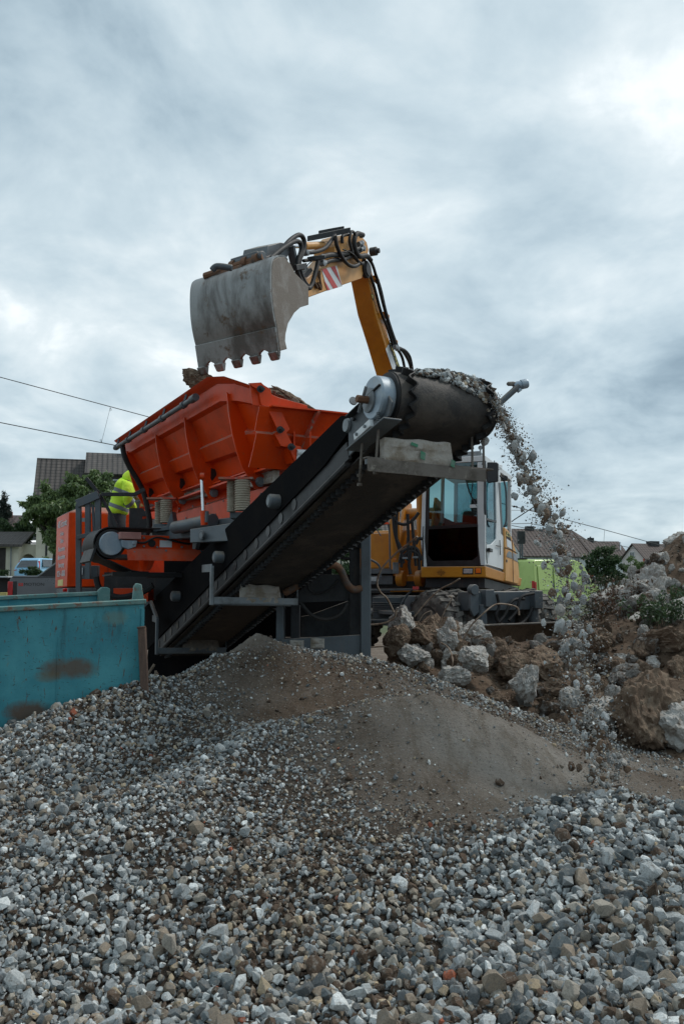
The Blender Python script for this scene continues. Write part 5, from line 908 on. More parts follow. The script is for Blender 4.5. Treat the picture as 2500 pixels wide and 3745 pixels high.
m = MB(); m.prism([Z(1229,475,bw/2+.003),Z(1250,487,bw/2+.003),Z(1243,525,bw/2+.003)], rV*.002, 0); m.prism([Z(1232,481,bw/2+.005),Z(1245,489,bw/2+.005),Z(1241,512,bw/2+.005)], rV*.002, 1); xp('warning_triangle', m, [M['black'], M['label_yellow']], boom)
m = MB(); m.tube([E(-1.62,.5,.0),E(-1.62,.35,1.45)], .085, 18, 0); m.tube([E(-1.62,.35,1.4),E(-1.6,.1,2.4)], .05, 12, 1); m.tube([E(-1.15,.5,.0),E(-1.15,.35,1.45)], .085, 18, 0); xp('boom_cylinder', m, [M['yellow'], M['chrome']])
# stick (dipper arm)
aw = .30
ap = [(700,470),(800,395),(880,330),(950,300),(1000,240),(1003,175),(1050,108),(1100,93),(1170,110),(1203,148),(1216,200),(1195,290),(1172,380),(1000,440),(832,502),(700,560)]
m = MB(); m.prism([Z(*q,aw/2) for q in ap], -rV*aw); arm = xp('dipper_arm', m, M['yellow_light'], bevel=.01)
m = MB(); m.prism([Z(*q,aw/2+.003) for q in ((915,322),(1012,298),(1046,430),(952,459))], rV*.002); wb = xp('warning_board', m, M['white'], arm, smooth=0)
m = MB()
for pl in ([(917,322),(945,314),(1018,437),(990,446)],[(972,308),(1000,300),(1045,428),(1040,416)],[(928,385),(968,452),(953,457)]): m.prism([Z(*q,aw/2+.006) for q in pl], rV*.002)
m.v and xp('red_stripe', m, M['red_paint'], wb, smooth=0)
m = MB(); m.lathe(Z(1186,325,aw/2-.02), rV, [(0,.02),(0,.115),(.05,.115),(.055,.09),(.07,.09)], 26); xp('pivot_pin', m, M['dsteel'], arm); m = MB(); m.lathe(Z(1227,212,aw/2-.05), rV, [(0,.02),(0,.06),(.09,.06),(.1,.035),(.13,.035)], 18); xp('pivot_pin', m, M['dsteel'], arm)
m = MB(); m.bar(Z(893,330,aw/2+.02), Z(915,440,aw/2+.02), .02, .02); m.bar(Z(905,330,aw/2+.02), Z(908,430,aw/2+.02), .015, .015); m.bar(Z(868,405,aw/2+.02), Z(888,440,aw/2+.02), .03, .03); m.bar(Z(890,410,aw/2+.02), Z(912,450,aw/2+.02), .03, .03); xp('arm_bracket', m, M['mud'], arm)
m = MB(); m.tube([Z(806,174,.0),Z(1004,166,.0)], .047*1.0, 18, 0); m.tube([Z(700,176,.0),Z(812,174,.0)], .026, 12, 1); m.tube([Z(800,174,0),Z(812,174,0)], .055, 18, 0); xp('bucket_cylinder', m, [M['yellow_light'], M['chrome']])
m = MB(); m.prism([Z(*q,.16) for q in ((575,172),(655,150),(738,165),(728,195),(690,255),(560,250))], -rV*.3); xp('link_plate', m, M['gsteel'], bevel=.006)
m = MB(); m.bar(Z(718,175,.17), Z(752,330,.17), .05, .09, rV); m.bar(Z(718,175,-.17), Z(752,330,-.17), .05, .09, rV); xp('link_arm', m, M['gsteel'], bevel=.006)
m = MB(); m.box(Z(915,128,.05), bT*-.0+V((.36,.1,.12)), -rV*.2, V((0,0,.07))); m.box(Z(985,108,.08), V((.15,.03,.04)), -rV*.2, V((0,0,.1))); xp('valve_block', m, M['dsteel'], arm, bevel=.006)
def hose(pts, r=.024, off=.2, k=6):
    m = MB(); n = len(pts); m.tube([Z(x,y,off) for x,y in pts], r, 8, sm=k); xp('hydraulic_hose', m, M['rubber'], smooth=60)
hose([(555,255),(640,215),(720,132),(775,103),(803,135),(802,200),(775,265),(778,330),(805,400),(832,432)],.027,.22); hose([(590,252),(660,195),(735,148),(775,150),(786,200),(762,280),(762,340),(788,400),(828,442),(852,422),(878,335),(892,272)],.027,.24)
hose([(800,268),(845,262),(890,258)],.02,.17); hose([(818,217),(880,210),(940,185),(985,128),(1002,105)],.024,.2); hose([(915,247),(960,232),(1030,228),(1090,215),(1165,183)],.032,.2); hose([(930,283),(980,266),(1060,258),(1120,228),(1182,192)],.026,.19)
hose([(1002,110),(1012,170),(1042,240),(1080,288),(1120,304),(1152,290)],.024,.24); hose([(1108,205),(1094,140),(1104,84),(1124,92),(1132,130)],.02,.24); hose([(1178,104),(1142,95),(1124,125),(1126,190),(1152,238),(1200,236),(1228,265)],.034,.23); hose([(1046,155),(1048,112),(1080,100)],.022,.2); hose([(1105,205),(1120,240),(1165,285),(1180,280)],.022,.22); hose([(1050,195),(1100,215),(1140,250),(1150,285)],.008,.24); hose([(820,320),(830,290),(868,262)],.006,.2)
hose([(1200,236),(1240,295),(1272,405),(1310,555),(1352,705),(1392,822)],.022,.19); hose([(1228,262),(1252,330),(1290,440),(1325,590),(1365,720),(1402,822)],.017,.2); hose([(1182,255),(1212,325),(1250,435),(1290,585),(1332,690),(1372,815)],.022,.17)
hose([(1392,822),(1422,830),(1452,870),(1476,920),(1492,985)],.026,.2); hose([(1402,822),(1445,840),(1478,885),(1494,970)],.022,.22); hose([(1372,815),(1402,838),(1430,890),(1448,980)],.022,.18)
for x,y in ((1385,818),(1398,826),(1170,158),(1182,190),(1172,105),(915,248),(925,285),(820,217),(800,305)): m = MB(); q = Z(x,y,.22); m.lathe(q-rV*.03, rV, [(0,.02),(0,.036),(.05,.036),(.055,.02)], 8); xp('hose_fitting', m, M['lsteel'], arm)
for x,y,x2,y2 in ((900,255,925,240),(915,290,938,278),(1150,162,1175,152),(1160,195,1185,185),(1385,815,1402,830)): m = MB(); m.tube([Z(x,y,.21),Z(x2,y2,.21)], .032, 8); xp('hose_fitting', m, M['lsteel'], arm)
m = MB(); m.box(Z(872,262,.26), V((.12,.03,.02)), rV*-.1, V((0,0,.05))); m.bar(Z(745,312,.26), Z(812,300,.26), .05, .06); m.prism([Z(*q,.2) for q in ((800,350),(850,310),(860,330),(830,370),(805,375))], -rV*.2); xp('hose_clamp', m, M['dsteel'], arm, bevel=.004)
# bucket
bo = .5; rB = V((.80,-.60,0)).normalized()
def Q(x, y, r=0): return Z(x, y, bo)-rB*r
side = [(606,266),(640,244),(680,246),(718,288),(748,348),(800,400),(832,432),(833,548),(782,564),(742,600),(702,668),(686,738),(684,780),(696,830),(652,842),(641,760),(632,690),(617,620),(603,520),(597,420),(597,330)]
BW = 1.13
m = MB(); prf = [Q(*p) for p in ((700,268),(680,246),(640,244),(616,255),(604,275),(597,330),(597,420),(603,520),(617,620),(632,690))]; pr2 = spline(prf, 4); m.strip(pr2, -rB*BW, .02); bk_ = xp('bucket', m, M['bucket'], smooth=50)
m = MB(); m.prism([Q(*p,-.002) for p in side], -rB*.03); xp('side_plate', m, M['bucket_side'], bk_, bevel=.006)
m = MB(); m.prism([Q(*p,BW-.028) for p in side], -rB*.03); xp('side_plate', m, M['bucket_side'], bk_, bevel=.006)
A_, B_, T_ = Q(632,688), Q(652,842), Q(676,893)
dA = (B_-A_); out_ = []; tc = [.06,.313,.565,.817,1.07]
def lp(r, f): return A_+dA*f-rB*r
out_ = [lp(0,0)]; 
for i, c in enumerate(tc):
    w_ = .05
    if i == 0: out_ += [lp(0,1.0), lp(0,1.2)]
    else: out_ += [lp(c-w_-.06,.84), lp(c-w_-.02,.93), lp(c-w_,1.1)]
    out_ += [lp(c-w_+.012,1.22), lp(c+w_-.02,1.22)] if i else [lp(c+w_-.015,1.2)]
    if i < 4: out_ += [lp(c+w_,1.1), lp(c+w_+.02,.95), lp(c+w_+.06,.86), lp(c+w_+.085,.82)]
out_ += [lp(1.13,1.1), lp(1.13,0)]
m = MB(); nL = dA.cross(rB).normalized(); m.prism(out_, nL*.035); m.box(A_-dA*.03, -rB*BW, dA*.1, nL*-.012); xp('cutting_lip', m, M['bucket'], bk_, bevel=.008)
for c in tc:
    m = MB(); b0 = lp(c-.06,.98)-nL*.02; b1 = lp(c+.06,.98)-nL*.02; tp = (T_-B_); m.hexa([b0,b1,b1+nL*.085,b0+nL*.085,b0+dA*.38+nL*.02-rB*.012,b1+dA*.38+nL*.02+rB*.012,b1+dA*.36+nL*.06+rB*.012,b0+dA*.36+nL*.06-rB*.012]); xp('tooth', m, M['bucket'], bk_, bevel=.012)
m = MB(); a = A_-dA*.1-nL*.012
caked('mud_line', [A_-rB*.02+dA*.0-nL*.014, A_-rB*1.02-nL*.014, A_-rB*1.02-dA*.06-nL*.014, A_-rB*.02-dA*.16-nL*.014], .006, M['mud'], bk_, 7)
m = MB(); m.bar(Q(640,246,.28), Q(640,246,.75), .12, .05, zT); m.box(Q(605,262,.42), -rB*.42, V((-.02,.05,.02)), zT*.05)
for r_ in (.30,.45,.62,.8): m.lathe(Q(640-r_*10,243,r_)+zT*.03, rB, [(0,.03),(0,.07),(.06,.07),(.06,.03)], 14)
m.tube([Q(605,262,.95)+zT*.04, Q(640,246,.2)+zT*.05], .04, 10); xp('hinge_pin', m, M['rust'], bk_)
m = MB(); m.tube([Q(560,250,.45),Q(545,225,.55),Q(535,215,.62),Q(528,235,.66)], .035, 8, sm=4); m.bar(Q(640,225,.25), Q(640,225,.62), .1, .16, zT); m.tube([Q(640,205,.2),Q(640,205,.62)], .05, 12); xp('coupler', m, M['gsteel'], bk_, bevel=.01)
# ---- undercarriage
ax = V((.85,.53,0)).normalized(); lx = V((-.53,.85,0)).normalized(); U0 = P(1722,2160,12.0)
def U(a, l, z): return V((U0.x,U0.y,0))+ax*a+lx*l+V((0,0,z))
m = MB(); m.box(U(.0,.0,1.06), ax*1.25, lx*.3, V((0,0,.27))); m.box(U(.15,.3,.75), ax*.95, lx*3.6, V((0,0,.5))); m.box(U(-.55,.9,.98), ax*.5, lx*2.4, V((0,0,.06))); ch2 = xp('chassis', m, M['gsteel'], bevel=.01)
m = MB(); m.prism([U(-.02,-.03,1.38),U(.10,-.03,1.38),U(.12,-.03,1.05),U(.02,-.03,.98),U(-.05,-.03,1.1)], lx*.05); m.lathe(U(.02,-.06,1.36), lx, [(0,.03),(0,.075),(.09,.075),(.09,.03)], 18); m.box(U(.18,-.1,1.12), ax*.16, lx*.25, V((0,0,.24))); m.tube([U(.2,.02,1.15),U(.2,.02,.78)], .075, 16); m.tube([U(.2,.02,.8),U(.2,.02,.4)], .055, 12); xp('outrigger', m, M['gsteel'], ch2, bevel=.008)
m = MB(); m.box(U(1.12,-.1,1.08), ax*.16, lx*.25, V((0,0,.26))); m.tube([U(1.2,.02,1.1),U(1.2,.02,.74)], .075, 16); m.tube([U(1.2,.02,.8),U(1.2,.02,.4)], .055, 12); xp('outrigger', m, M['gsteel'], ch2, bevel=.008)
for pts in ([(.95,-.05,1.22),(.7,-.08,1.2),(.55,-.08,1.0),(.45,-.08,.88),(.8,-.08,.86),(1.0,-.06,.95),(1.12,-.05,1.1)],[(1.1,-.1,1.3),(.85,-.1,1.25),(.75,-.1,1.05),(.6,-.1,.92)],[(.38,-.1,1.3),(.42,-.1,1.12),(.36,-.1,1.0),(.4,-.1,.9)]): m = MB(); m.tube([U(*q) for q in pts], .022, 8, sm=5); xp('hydraulic_hose', m, M['rubber'], ch2)
m = MB(); m.box(P(1362,2262,13.0), V((.42,0,0)), V((.1,.5,0)), V((0,0,.32)));
for i in range(5): m.box(P(1362,2206+i*8,12.97), V((.42,0,0)), V((0,.03,0)), V((0,0,.012)))
m.bar(P(1352,2158,12.9), P(1515,2156,12.6), .12, .03); m.bar(P(1352,2268,12.9), P(1480,2268,12.8), .06, .03); m.strip([P(1515,2153,12.6),P(1490,2175,12.6),P(1470,2205,12.6),P(1462,2235,12.6)], V((.05,.4,0)), .02); xp('side_step', m, M['gsteel'], ch2, bevel=.005)
m = MB(); m.box(P(1508,2156,12.5), V((.09,0,0)), V((0,.06,0)), V((0,0,.045))); xp('reflector', m, M['red_glass'], ch2)
WC = P(1560,2292,12.35); RW = .55
def wheel(c, outer=True):
    m = MB(); w_ = .30; m.lathe(c, ax, [(0,.27),(.0,.30),(-.01,.36),(.0,.44),(.03,.485),(.06,.50),(w_-.06,.50),(w_-.03,.485),(w_,.44),(w_,.3)], 40)
    for i in range(20):
        for sgn in (0,1):
            a0 = (i+.5*sgn)/20*2*math.pi; da = .105; vs = []
            for (t_, aa, r0) in ((0,a0-.02,.46),(0,a0+da,.46),(w_*.62,a0+da+.10,.49),(w_*.62,a0+.08,.49)):
                for rr in (r0, r0+(.045 if t_ == 0 else .055)):
                    tt = t_ if sgn == 0 else w_-t_; u_ = lx; v_ = V((0,0,1)); vs.append(c+ax*tt+(u_*math.cos(aa)+v_*math.sin(aa))*rr)
            m.hexa([vs[0],vs[2],vs[4],vs[6],vs[1],vs[3],vs[5],vs[7]])
    o_ = xp('wheel', m, M['tyre'], smooth=30)
    m = MB(); m.lathe(c, ax, [(.06,.02),(.06,.12),(.03,.14),(.10,.18),(.10,.24),(.0,.27),(.0,.30),(.02,.30)], 30); xp('rim', m, M['dsteel'], o_); return o_
for k in (0,.36,1.50,1.86): wheel(WC+ax*k)
for k in (0,.36,1.50,1.86): wheel(WC+ax*k+lx*2.55)
m = MB(); m.tube([WC+ax*.3, WC+ax*2.0], .12, 14); m.tube([WC+ax*.3+lx*2.55, WC+ax*2.0+lx*2.55], .12, 14); xp('axle', m, M['dsteel'])
b0 = P(1692,2292,10.95); m = MB(); pr = [(0,0,0),(-.03,0,-.0),(.02,0,-.08),(.06,0,-.22),(.05,0,-.36),(-.02,0,-.5)]; m.strip([b0+lx*a+V((0,0,c)) for a,_,c in pr], ax*2.45, .03); bl = xp('dozer_blade', m, M['mud'])
m = MB(); m.prism([b0+lx*a+V((0,0,c)) for a,c in ((-.04,.02),(.16,.0),(.2,-.3),(.12,-.5),(-.04,-.5),(.03,-.22))], -ax*.025); m.box(b0+lx*-.03, ax*2.45, lx*.06, V((0,0,.02))); xp('blade_edge', m, M['dust_steel'], bl, bevel=.004)
m = MB(); m.lathe(b0+lx*.06+V((0,0,-.07))-ax*.028, ax, [(0,.003),(0,.028),(.004,.03)], 14); xp('blade_hole', m, M['black'], bl)
# dark boom-foot hydraulics
for pts in ([(1452,1860),(1448,1960),(1462,2000),(1475,2060)],[(1430,1860),(1445,1905),(1480,1918),(1510,1900),(1530,1875)],[(1460,2060),(1470,2020),(1500,2002),(1525,2010),(1540,2050)],[(1465,2075),(1480,2030),(1505,2015),(1528,2030),(1532,2085)],[(1505,2000),(1495,2060),(1500,2100)],[(1520,1990),(1530,1970),(1545,1972)],[(1436,1880),(1443,1950),(1460,2010)],[(1490,1880),(1492,1960),(1490,2050)],[(1505,1900),(1512,1980),(1520,2070)]):
    m = MB(); m.tube([P(x,y,12.75) for x,y in pts], .024, 8, sm=5); xp('hydraulic_hose', m, M['rubber'], boom)
m = MB(); m.box(P(1436,2098,12.9), V((.09,0,0)), V((0,.1,0)), V((0,0,.17))); m.box(P(1470,2045,12.7), V((.08,0,0)), V((0,.1,0)), V((0,0,.03))); m.box(P(1508,2042,12.7), V((.08,0,0)), V((0,.1,0)), V((0,0,.03))); xp('valve_block', m, M['lsteel'], boom, bevel=.004)
m = MB(); m.box(P(1440,2048,12.88), V((.03,0,0)), V((0,.03,0)), V((0,0,.03))); xp('beacon', m, M['orange_glass'], boom)
m = MB(); m.box(E(-1.75,.75,-.33), rV*.72, bT*.8, zT*.25); m.box(E(-1.75,.6,-.36), rV*.9, bT*.9, zT*.03); m.lathe(E(-1.62,.62,-.14), rV, [(0,.05),(0,.13),(.12,.13),(.12,.05)], 20); m.lathe(E(-1.3,.62,-.14), rV, [(0,.05),(0,.13),(.12,.13),(.12,.05)], 20); xp('boom_pedestal', m, M['yellow'], bevel=.015)
# ================================================================== skip container
M['skip'] = skipmat()
M['skip_rim'] = pm('chipped_teal_rim_paint', (.09,.2,.19), (.16,.25,.23), .7, scale=6, bump=.2, c3=(.16,.09,.06), lo3=.54, hi3=.64, s3=11)
SK = thing('skip_container', 'scuffed teal steel skip container with rust patches, half buried by the gravel', 'skip container', SB); SK.rotation_euler = (0,0,math.atan2(.436,.9)); BASE[SK.name] = V((0,0,0))
def K(x, y, z=0): return V((x, y, 1.365+.042*x+.027*y+z))
m = MB(); LSK = 3.6
m.hexa([V((-LSK,0,0)),V((0,0,0)),V((0,.012,0)),V((-LSK,.012,0)),K(-LSK,0,-.02),K(0,0,-.02),K(0,.012,-.02),K(-LSK,.012,-.02)])
m.hexa([V((-LSK,1.45,0)),V((0,1.45,0)),V((0,1.462,0)),V((-LSK,1.462,0)),K(-LSK,1.45,-.02),K(0,1.45,-.02),K(0,1.462,-.02),K(-LSK,1.462,-.02)])
m.hexa([V((-.012,.012,0)),V((0,.012,0)),V((0,1.45,0)),V((-.012,1.45,0)),K(-.012,.012,-.3),K(0,.012,-.3),K(0,1.45,-.3),K(-.012,1.45,-.3)]); m.hexa([V((-LSK,.012,.02)),V((-.012,.012,.02)),V((-.012,1.45,.02)),V((-LSK,1.45,.02)),V((-LSK,.012,.06)),V((-.012,.012,.06)),V((-.012,1.45,.06)),V((-LSK,1.45,.06))])
m.build('container_wall', M['skip'], SK)
m = MB()
for y in (-.02,1.43): m.hexa([K(-LSK,y,-.034),K(.01,y,-.034),K(.01,y+.05,-.034),K(-LSK,y+.05,-.034),K(-LSK,y,.0),K(.01,y,.0),K(.01,y+.05,.0),K(-LSK,y+.05,.0)])
m.build('rim', M['skip_rim'], SK, bevel=.006)
m = MB(); m.prism([K(-.06,.09,-.02),K(.02,.09,-.02),K(.0,.09,.10),K(-.035,.09,.11),K(-.05,.09,.09)], (0,.05,0)); m.build('corner_post', M['skip_rim'], SK, bevel=.006)
m = MB(); m.prism([K(-.07,1.40,-.1),K(.03,1.40,-.1),K(.03,1.40,.02),K(.0,1.40,.035),K(-.04,1.40,.035),K(-.07,1.40,.01)], (0,.05,0)); m.build('corner_post', M['skip_rim'], SK, bevel=.006)
m = MB(); m.box(V((-.575,-.006,.2)), (.006,0,0), (0,.006,0), (0,0,.92)); m.box(V((-.022,-.012,.3)), (.022,0,0), (0,.012,0), (0,0,1.0)); m.build('weld_seam', M['skip'], SK)
m = MB(); m.prism([P(503,2298,5.9),P(530,2294,5.9),P(541,2560,5.9),P(514,2562,5.9)], (.005,.03,0)); m.prism([P(500,2293,5.895),P(531,2289,5.895),P(531,2296,5.895),P(501,2300,5.895)], (0,.02,0)); tag(m.build('stake', M['wood'], loc=P(527,2560,5.9), bevel=.004), 'weathered brown stake leaning upright against the right corner of the teal skip', 'stake')
for px, py, x2, y2, Y in ((542,2465,565,2430,8.2),(570,2500,570,2453,8.0),(698,2470,718,2430,8.0)):
    a = P(px,py,Y); m = MB(); m.tube([a-V((0,0,.1)), a, P(x2,y2,Y)], .013, 6); tag(m.build('steel_rod', M['rebar'], loc=a), 'thin steel rod sticking up from the gravel crest under the conveyor', 'rebar', 'rods under the conveyor')
# ================================================================== the operator
PY = 12.7
def pp(x, y, d=0): return P(370+x/7.127, 1690+y/7.127, PY+d)
def skin(name, chains, mats, parent=None, sub=2, loc=None):
    vs, es, rs = [], [], []; idx = {}
    def vid(p, r):
        k = tuple(round(c,4) for c in p)
        if k not in idx: idx[k] = len(vs); vs.append(V(p)); rs.append(r)
        return idx[k]
    for ch in chains:
        ids = [vid(p, r) for p, r in ch]; es += [(a,b) for a,b in zip(ids[:-1], ids[1:]) if a != b]
    base = V(BASE[parent.name]) if parent else V(loc); me = bpy.data.meshes.new(name); me.from_pydata([tuple(v-base) for v in vs], es, []); o = bpy.data.objects.new(name, me); COL.objects.link(o)
    sk = o.modifiers.new('skin','SKIN'); me.skin_vertices[0].data[0].use_root = True
    for i, r in enumerate(rs): me.skin_vertices[0].data[i].radius = r if isinstance(r, tuple) else (r, r)
    sk.use_smooth_shade = True; s = o.modifiers.new('sub','SUBSURF'); s.levels = sub; s.render_levels = sub; me.materials.append(mats)
    if parent: o.parent = parent
    else: o.location = base
    BASE[o.name] = base; return o
foot = pp(330,2560)
hip = pp(400,1480); waist = pp(480,1180); chest = pp(640,700); neck = pp(800,470); head = pp(880,400)
sL = pp(700,600,-.16); eL = pp(690,1010,-.22); wL = pp(900,1240,-.12); hL = pp(985,1270,-.1)
sR = pp(720,590,.2); eR = pp(860,860,.26); wR = pp(930,960,.2); hR = pp(990,955,.18)
kL = pp(470,1900,-.10); aL = pp(380,2440,-.10); kR = pp(330,1880,.12); aR = pp(230,2400,.14)
body = skin('person', [[(hip,.09),(waist,.09),(chest,.13),(neck,.055),(head,.085),(pp(905,330),.085)],[(chest,.13),(sL,.06),(eL,.043),(wL,.03)],[(chest,.13),(sR,.06),(eR,.043),(wR,.03)],[(hip,.09),(pp(440,1560,-.09),.075),(kL,.06),(aL,.045),(pp(470,2540,-.12),.04)],[(hip,.09),(pp(360,1560,.09),.075),(kR,.06),(aR,.045),(pp(330,2500,.12),.04)]], M['skin'], loc=foot)
tag(body, 'person in a hooded yellow high visibility jacket bending over the control panel beside the hopper', 'person')
def noise_disp(o, st=.02, sz=.12):
    tx = bpy.data.textures.new('folds','CLOUDS'); tx.noise_scale = sz; d = o.modifiers.new('folds','DISPLACE'); d.texture = tx; d.strength = st; d.texture_coords = 'LOCAL'
tax = (pp(600,760)-pp(430,1190)).normalized(); fz = lambda p: (V(p)-foot).dot(tax); STRIPE = (tuple(tax), [(fz(pp(430,1165)), .028), (fz(pp(560,775)), .028)]); M['jacket'] = stripefabric()
jk = skin('jacket', [[(pp(430,1420),(.21,.16)),(pp(440,1250),(.205,.16)),(pp(500,1050),(.195,.155)),(pp(565,850),(.195,.165)),(pp(640,680),(.19,.17)),(pp(720,540),(.14,.14)),(pp(790,460),.08)],[(pp(640,680),(.165,.16)),(pp(700,640,-.18),.09),(pp(700,800,-.22),.088),(eL,.082),(pp(800,1130,-.16),.072),(pp(895,1235,-.12),.058)],[(pp(640,680),(.165,.16)),(sR,.09),(eR,.075),(pp(920,950,.2),.055)]], M['jacket'], body); noise_disp(jk, .035, .09)
hd = skin('hood', [[(pp(700,560),.15),(pp(790,430),.15),(pp(850,350),.14),(pp(920,400),.12),(pp(985,470),.06)]], M['hivis'], body); noise_disp(hd, .02, .07)
tr = skin('trousers', [[(pp(440,1150),(.15,.12)),(pp(425,1330),(.17,.14)),(pp(415,1500),(.175,.15)),(pp(470,1600,-.09),.115),(pp(490,1900,-.1),.085),(aL,.075)],[(pp(415,1500),(.175,.15)),(pp(350,1600,.09),.11),(kR,.085),(aR,.075)]], M['navy'], body); noise_disp(tr, .03, .1)
def band(m, c, axd, u_, ru, rv, h, n=28):
    c, a = V(c), V(axd).normalized(); u_ = (V(u_)-a*a.dot(V(u_))).normalized(); w_ = a.cross(u_); vs = []
    for d in (-h/2, h/2): vs += [c+a*d+u_*math.cos(2*math.pi*i/n)*ru+w_*math.sin(2*math.pi*i/n)*rv for i in range(n)]
    m.add(vs, [(i,(i+1)%n,n+(i+1)%n,n+i) for i in range(n)])
m = MB(); band(m, pp(735,1050,-.2), pp(800,1130,-.16)-eL, (0,0,1), .088, .088, .055); m.build('sleeve_tape', M['tape'], body)
def hand(w, h, curl, up):
    d = (h-w).normalized(); sd = d.cross(V(up)).normalized(); nrm = sd.cross(d)
    ch = [[(w,.024),(w+d*.04,(.034,.018)),(h,(.036,.016))]]
    for i, ln in enumerate((.062,.072,.068,.052)):
        b = h+sd*(i-1.5)*.019; ch.append([(h,(.036,.016)),(b+d*.015,.0095),(b+d*(.015+ln*.5)-nrm*curl*.018,.0085),(b+d*(.015+ln*.75)-nrm*curl*.05,.0075)])
    b = w+d*.03-sd*.03; ch.append([(w+d*.04,(.034,.018)),(b+d*.02-sd*.01,.011),(b+d*.055-sd*.018-nrm*.02,.0085)])
    return skin('hand', ch, M['skin'], body, 1)
hand(wL, hL, 1, (0,0,1)); hand(wR, hR, .6, (0,0,1))
# ================================================================== vehicles
def wheel_simple(c, axd, r, w_, parent):
    m = MB(); m.lathe(c, axd, [(0,r*.62),(0,r*.9),(w_*.2,r),(w_*.8,r),(w_,r*.9)], 26); o_ = m.build('wheel', M['rubber'], parent)
    m = MB(); m.lathe(V(c)-V(axd).normalized()*.01, axd, [(0,.04),(.0,r*.5),(-.01,r*.6),(.03,r*.62)], 20); m.build('rim', M['lsteel'], o_)
VC = P(1957,2236,42); VC.z = -.06; dl = V((.76,.65,0)).normalized(); dw = V((-.65,.76,0)).normalized()
def Vn(l, w_, z): return VC+dl*l+dw*w_+V((0,0,z))
VN = thing('delivery_van', 'lime green high roof van parked behind the excavator with its rear corner towards the rubble', 'van', VC)
m = MB(); pf = [(0,.42),(-.02,.8),(.0,2.2),(.06,2.5),(.2,2.58),(3.6,2.62),(4.1,2.52),(4.35,2.3),(4.95,1.45),(5.6,1.2),(5.95,.95),(6.0,.42)]
NV = 6; vs = []; fs = []; k = len(pf)
for j in range(NV+1):
    w_ = 2.0*j/NV; e = abs(j/NV-.5)*2; 
    for l, z in pf: vs.append(Vn(l, w_ + (.10 if j==0 else -.10 if j==NV else 0)*max(0,(z-1.0)/1.6), z-(.06*e**3 if z > 2.2 else 0)))
for j in range(NV):
    for i in range(k): fs.append((j*k+i, j*k+(i+1)%k, (j+1)*k+(i+1)%k, (j+1)*k+i))
fs += [tuple(range(k)), tuple(NV*k+i for i in range(k))[::-1]]; m.add(vs, fs); vb = m.build('body', M['van'], VN, bevel=.05)
m = MB(); m.box(Vn(.1,-.015,.26), dl*5.8, dw*2.03, V((0,0,.2))); m.box(Vn(-.06,.05,.36), dl*.1, dw*1.9, V((0,0,.2))); m.box(Vn(5.9,.05,.4), dl*.16, dw*1.9, V((0,0,.35))); m.build('lower_cladding', M['black'], VN, bevel=.02)
def wsl(z): return .10*max(0,(z-1.0)/1.6)-.012
for l0, l1 in ((.28,1.42),(1.58,2.62),(2.78,3.75)):
    m = MB(); m.prism([Vn(l0,wsl(1.05)+.0,1.05),Vn(l1,wsl(1.05),1.05),Vn(l1,wsl(2.25),2.25),Vn(l0,wsl(2.25),2.25)], -dw*.025); m.build('side_panel', M['van'], VN, bevel=.02)
m = MB(); m.prism([Vn(l,wsl(z),z) for l,z in ((4.0,1.3),(4.0,1.98),(4.1,2.06),(4.42,1.98),(4.8,1.45),(4.72,1.32))], -dw*.004); m.build('side_window', M['window_glass'], VN)
m = MB(); m.hexa([Vn(4.42,.16,2.2),Vn(4.96,.08,1.46),Vn(4.96,1.92,1.46),Vn(4.42,1.84,2.2),Vn(4.45,.16,2.22),Vn(5.0,.08,1.48),Vn(5.0,1.92,1.48),Vn(4.45,1.84,2.22)]); m.build('windscreen', M['window_glass'], VN)
m = MB(); m.box(Vn(-.035,.02,.95), dl*.03, dw*.16, V((0,0,.55))); m.box(Vn(-.03,-.012,.95), dl*.14, dw*.02, V((0,0,.5))); m.build('tail_lamp', M['red_glass'], VN, bevel=.01)
m = MB(); m.box(Vn(-.035,1.82,.95), dl*.03, dw*.16, V((0,0,.55))); m.build('tail_lamp', M['red_glass'], VN, bevel=.01)
m = MB(); m.prism([Vn(5.45,-.012,1.2),Vn(5.85,-.012,1.05),Vn(5.95,-.012,.92),Vn(5.6,-.012,1.02)], dw*.1); m.build('headlight', M['lamp'], VN)
m = MB(); m.box(Vn(4.72,-.25,1.35), dl*.1, dw*.2, V((0,0,.38))); m.build('mirror', M['black'], VN, bevel=.03)
m = MB()
for l in (3.75,3.95): m.box(Vn(l,-.02+.0,1.02), dl*.12, dw*.02, V((0,0,.14)))
m.build('door_handle', M['black'], VN, bevel=.01)
m = MB(); m.box(Vn(-.03,.99,.6), dl*.02, dw*.02, V((0,0,1.85))); m.box(Vn(.3,-.001,.62), dl*2.6, dw*.012, V((0,0,.02))); m.box(Vn(.15,.6,2.58), dl*.06, dw*.8, V((0,0,.06)))
for l in (1.5,2.7,3.85): m.box(Vn(l,.035,.6), dl*.012, dw*.012, V((0,0,.9)))
m.build('panel_gap', M['black'], VN)
for l in (1.0,4.9): wheel_simple(Vn(l,-.02,.36), dw, .37, .25, VN); wheel_simple(Vn(l,2.02,.36), -dw, .37, .25, VN)
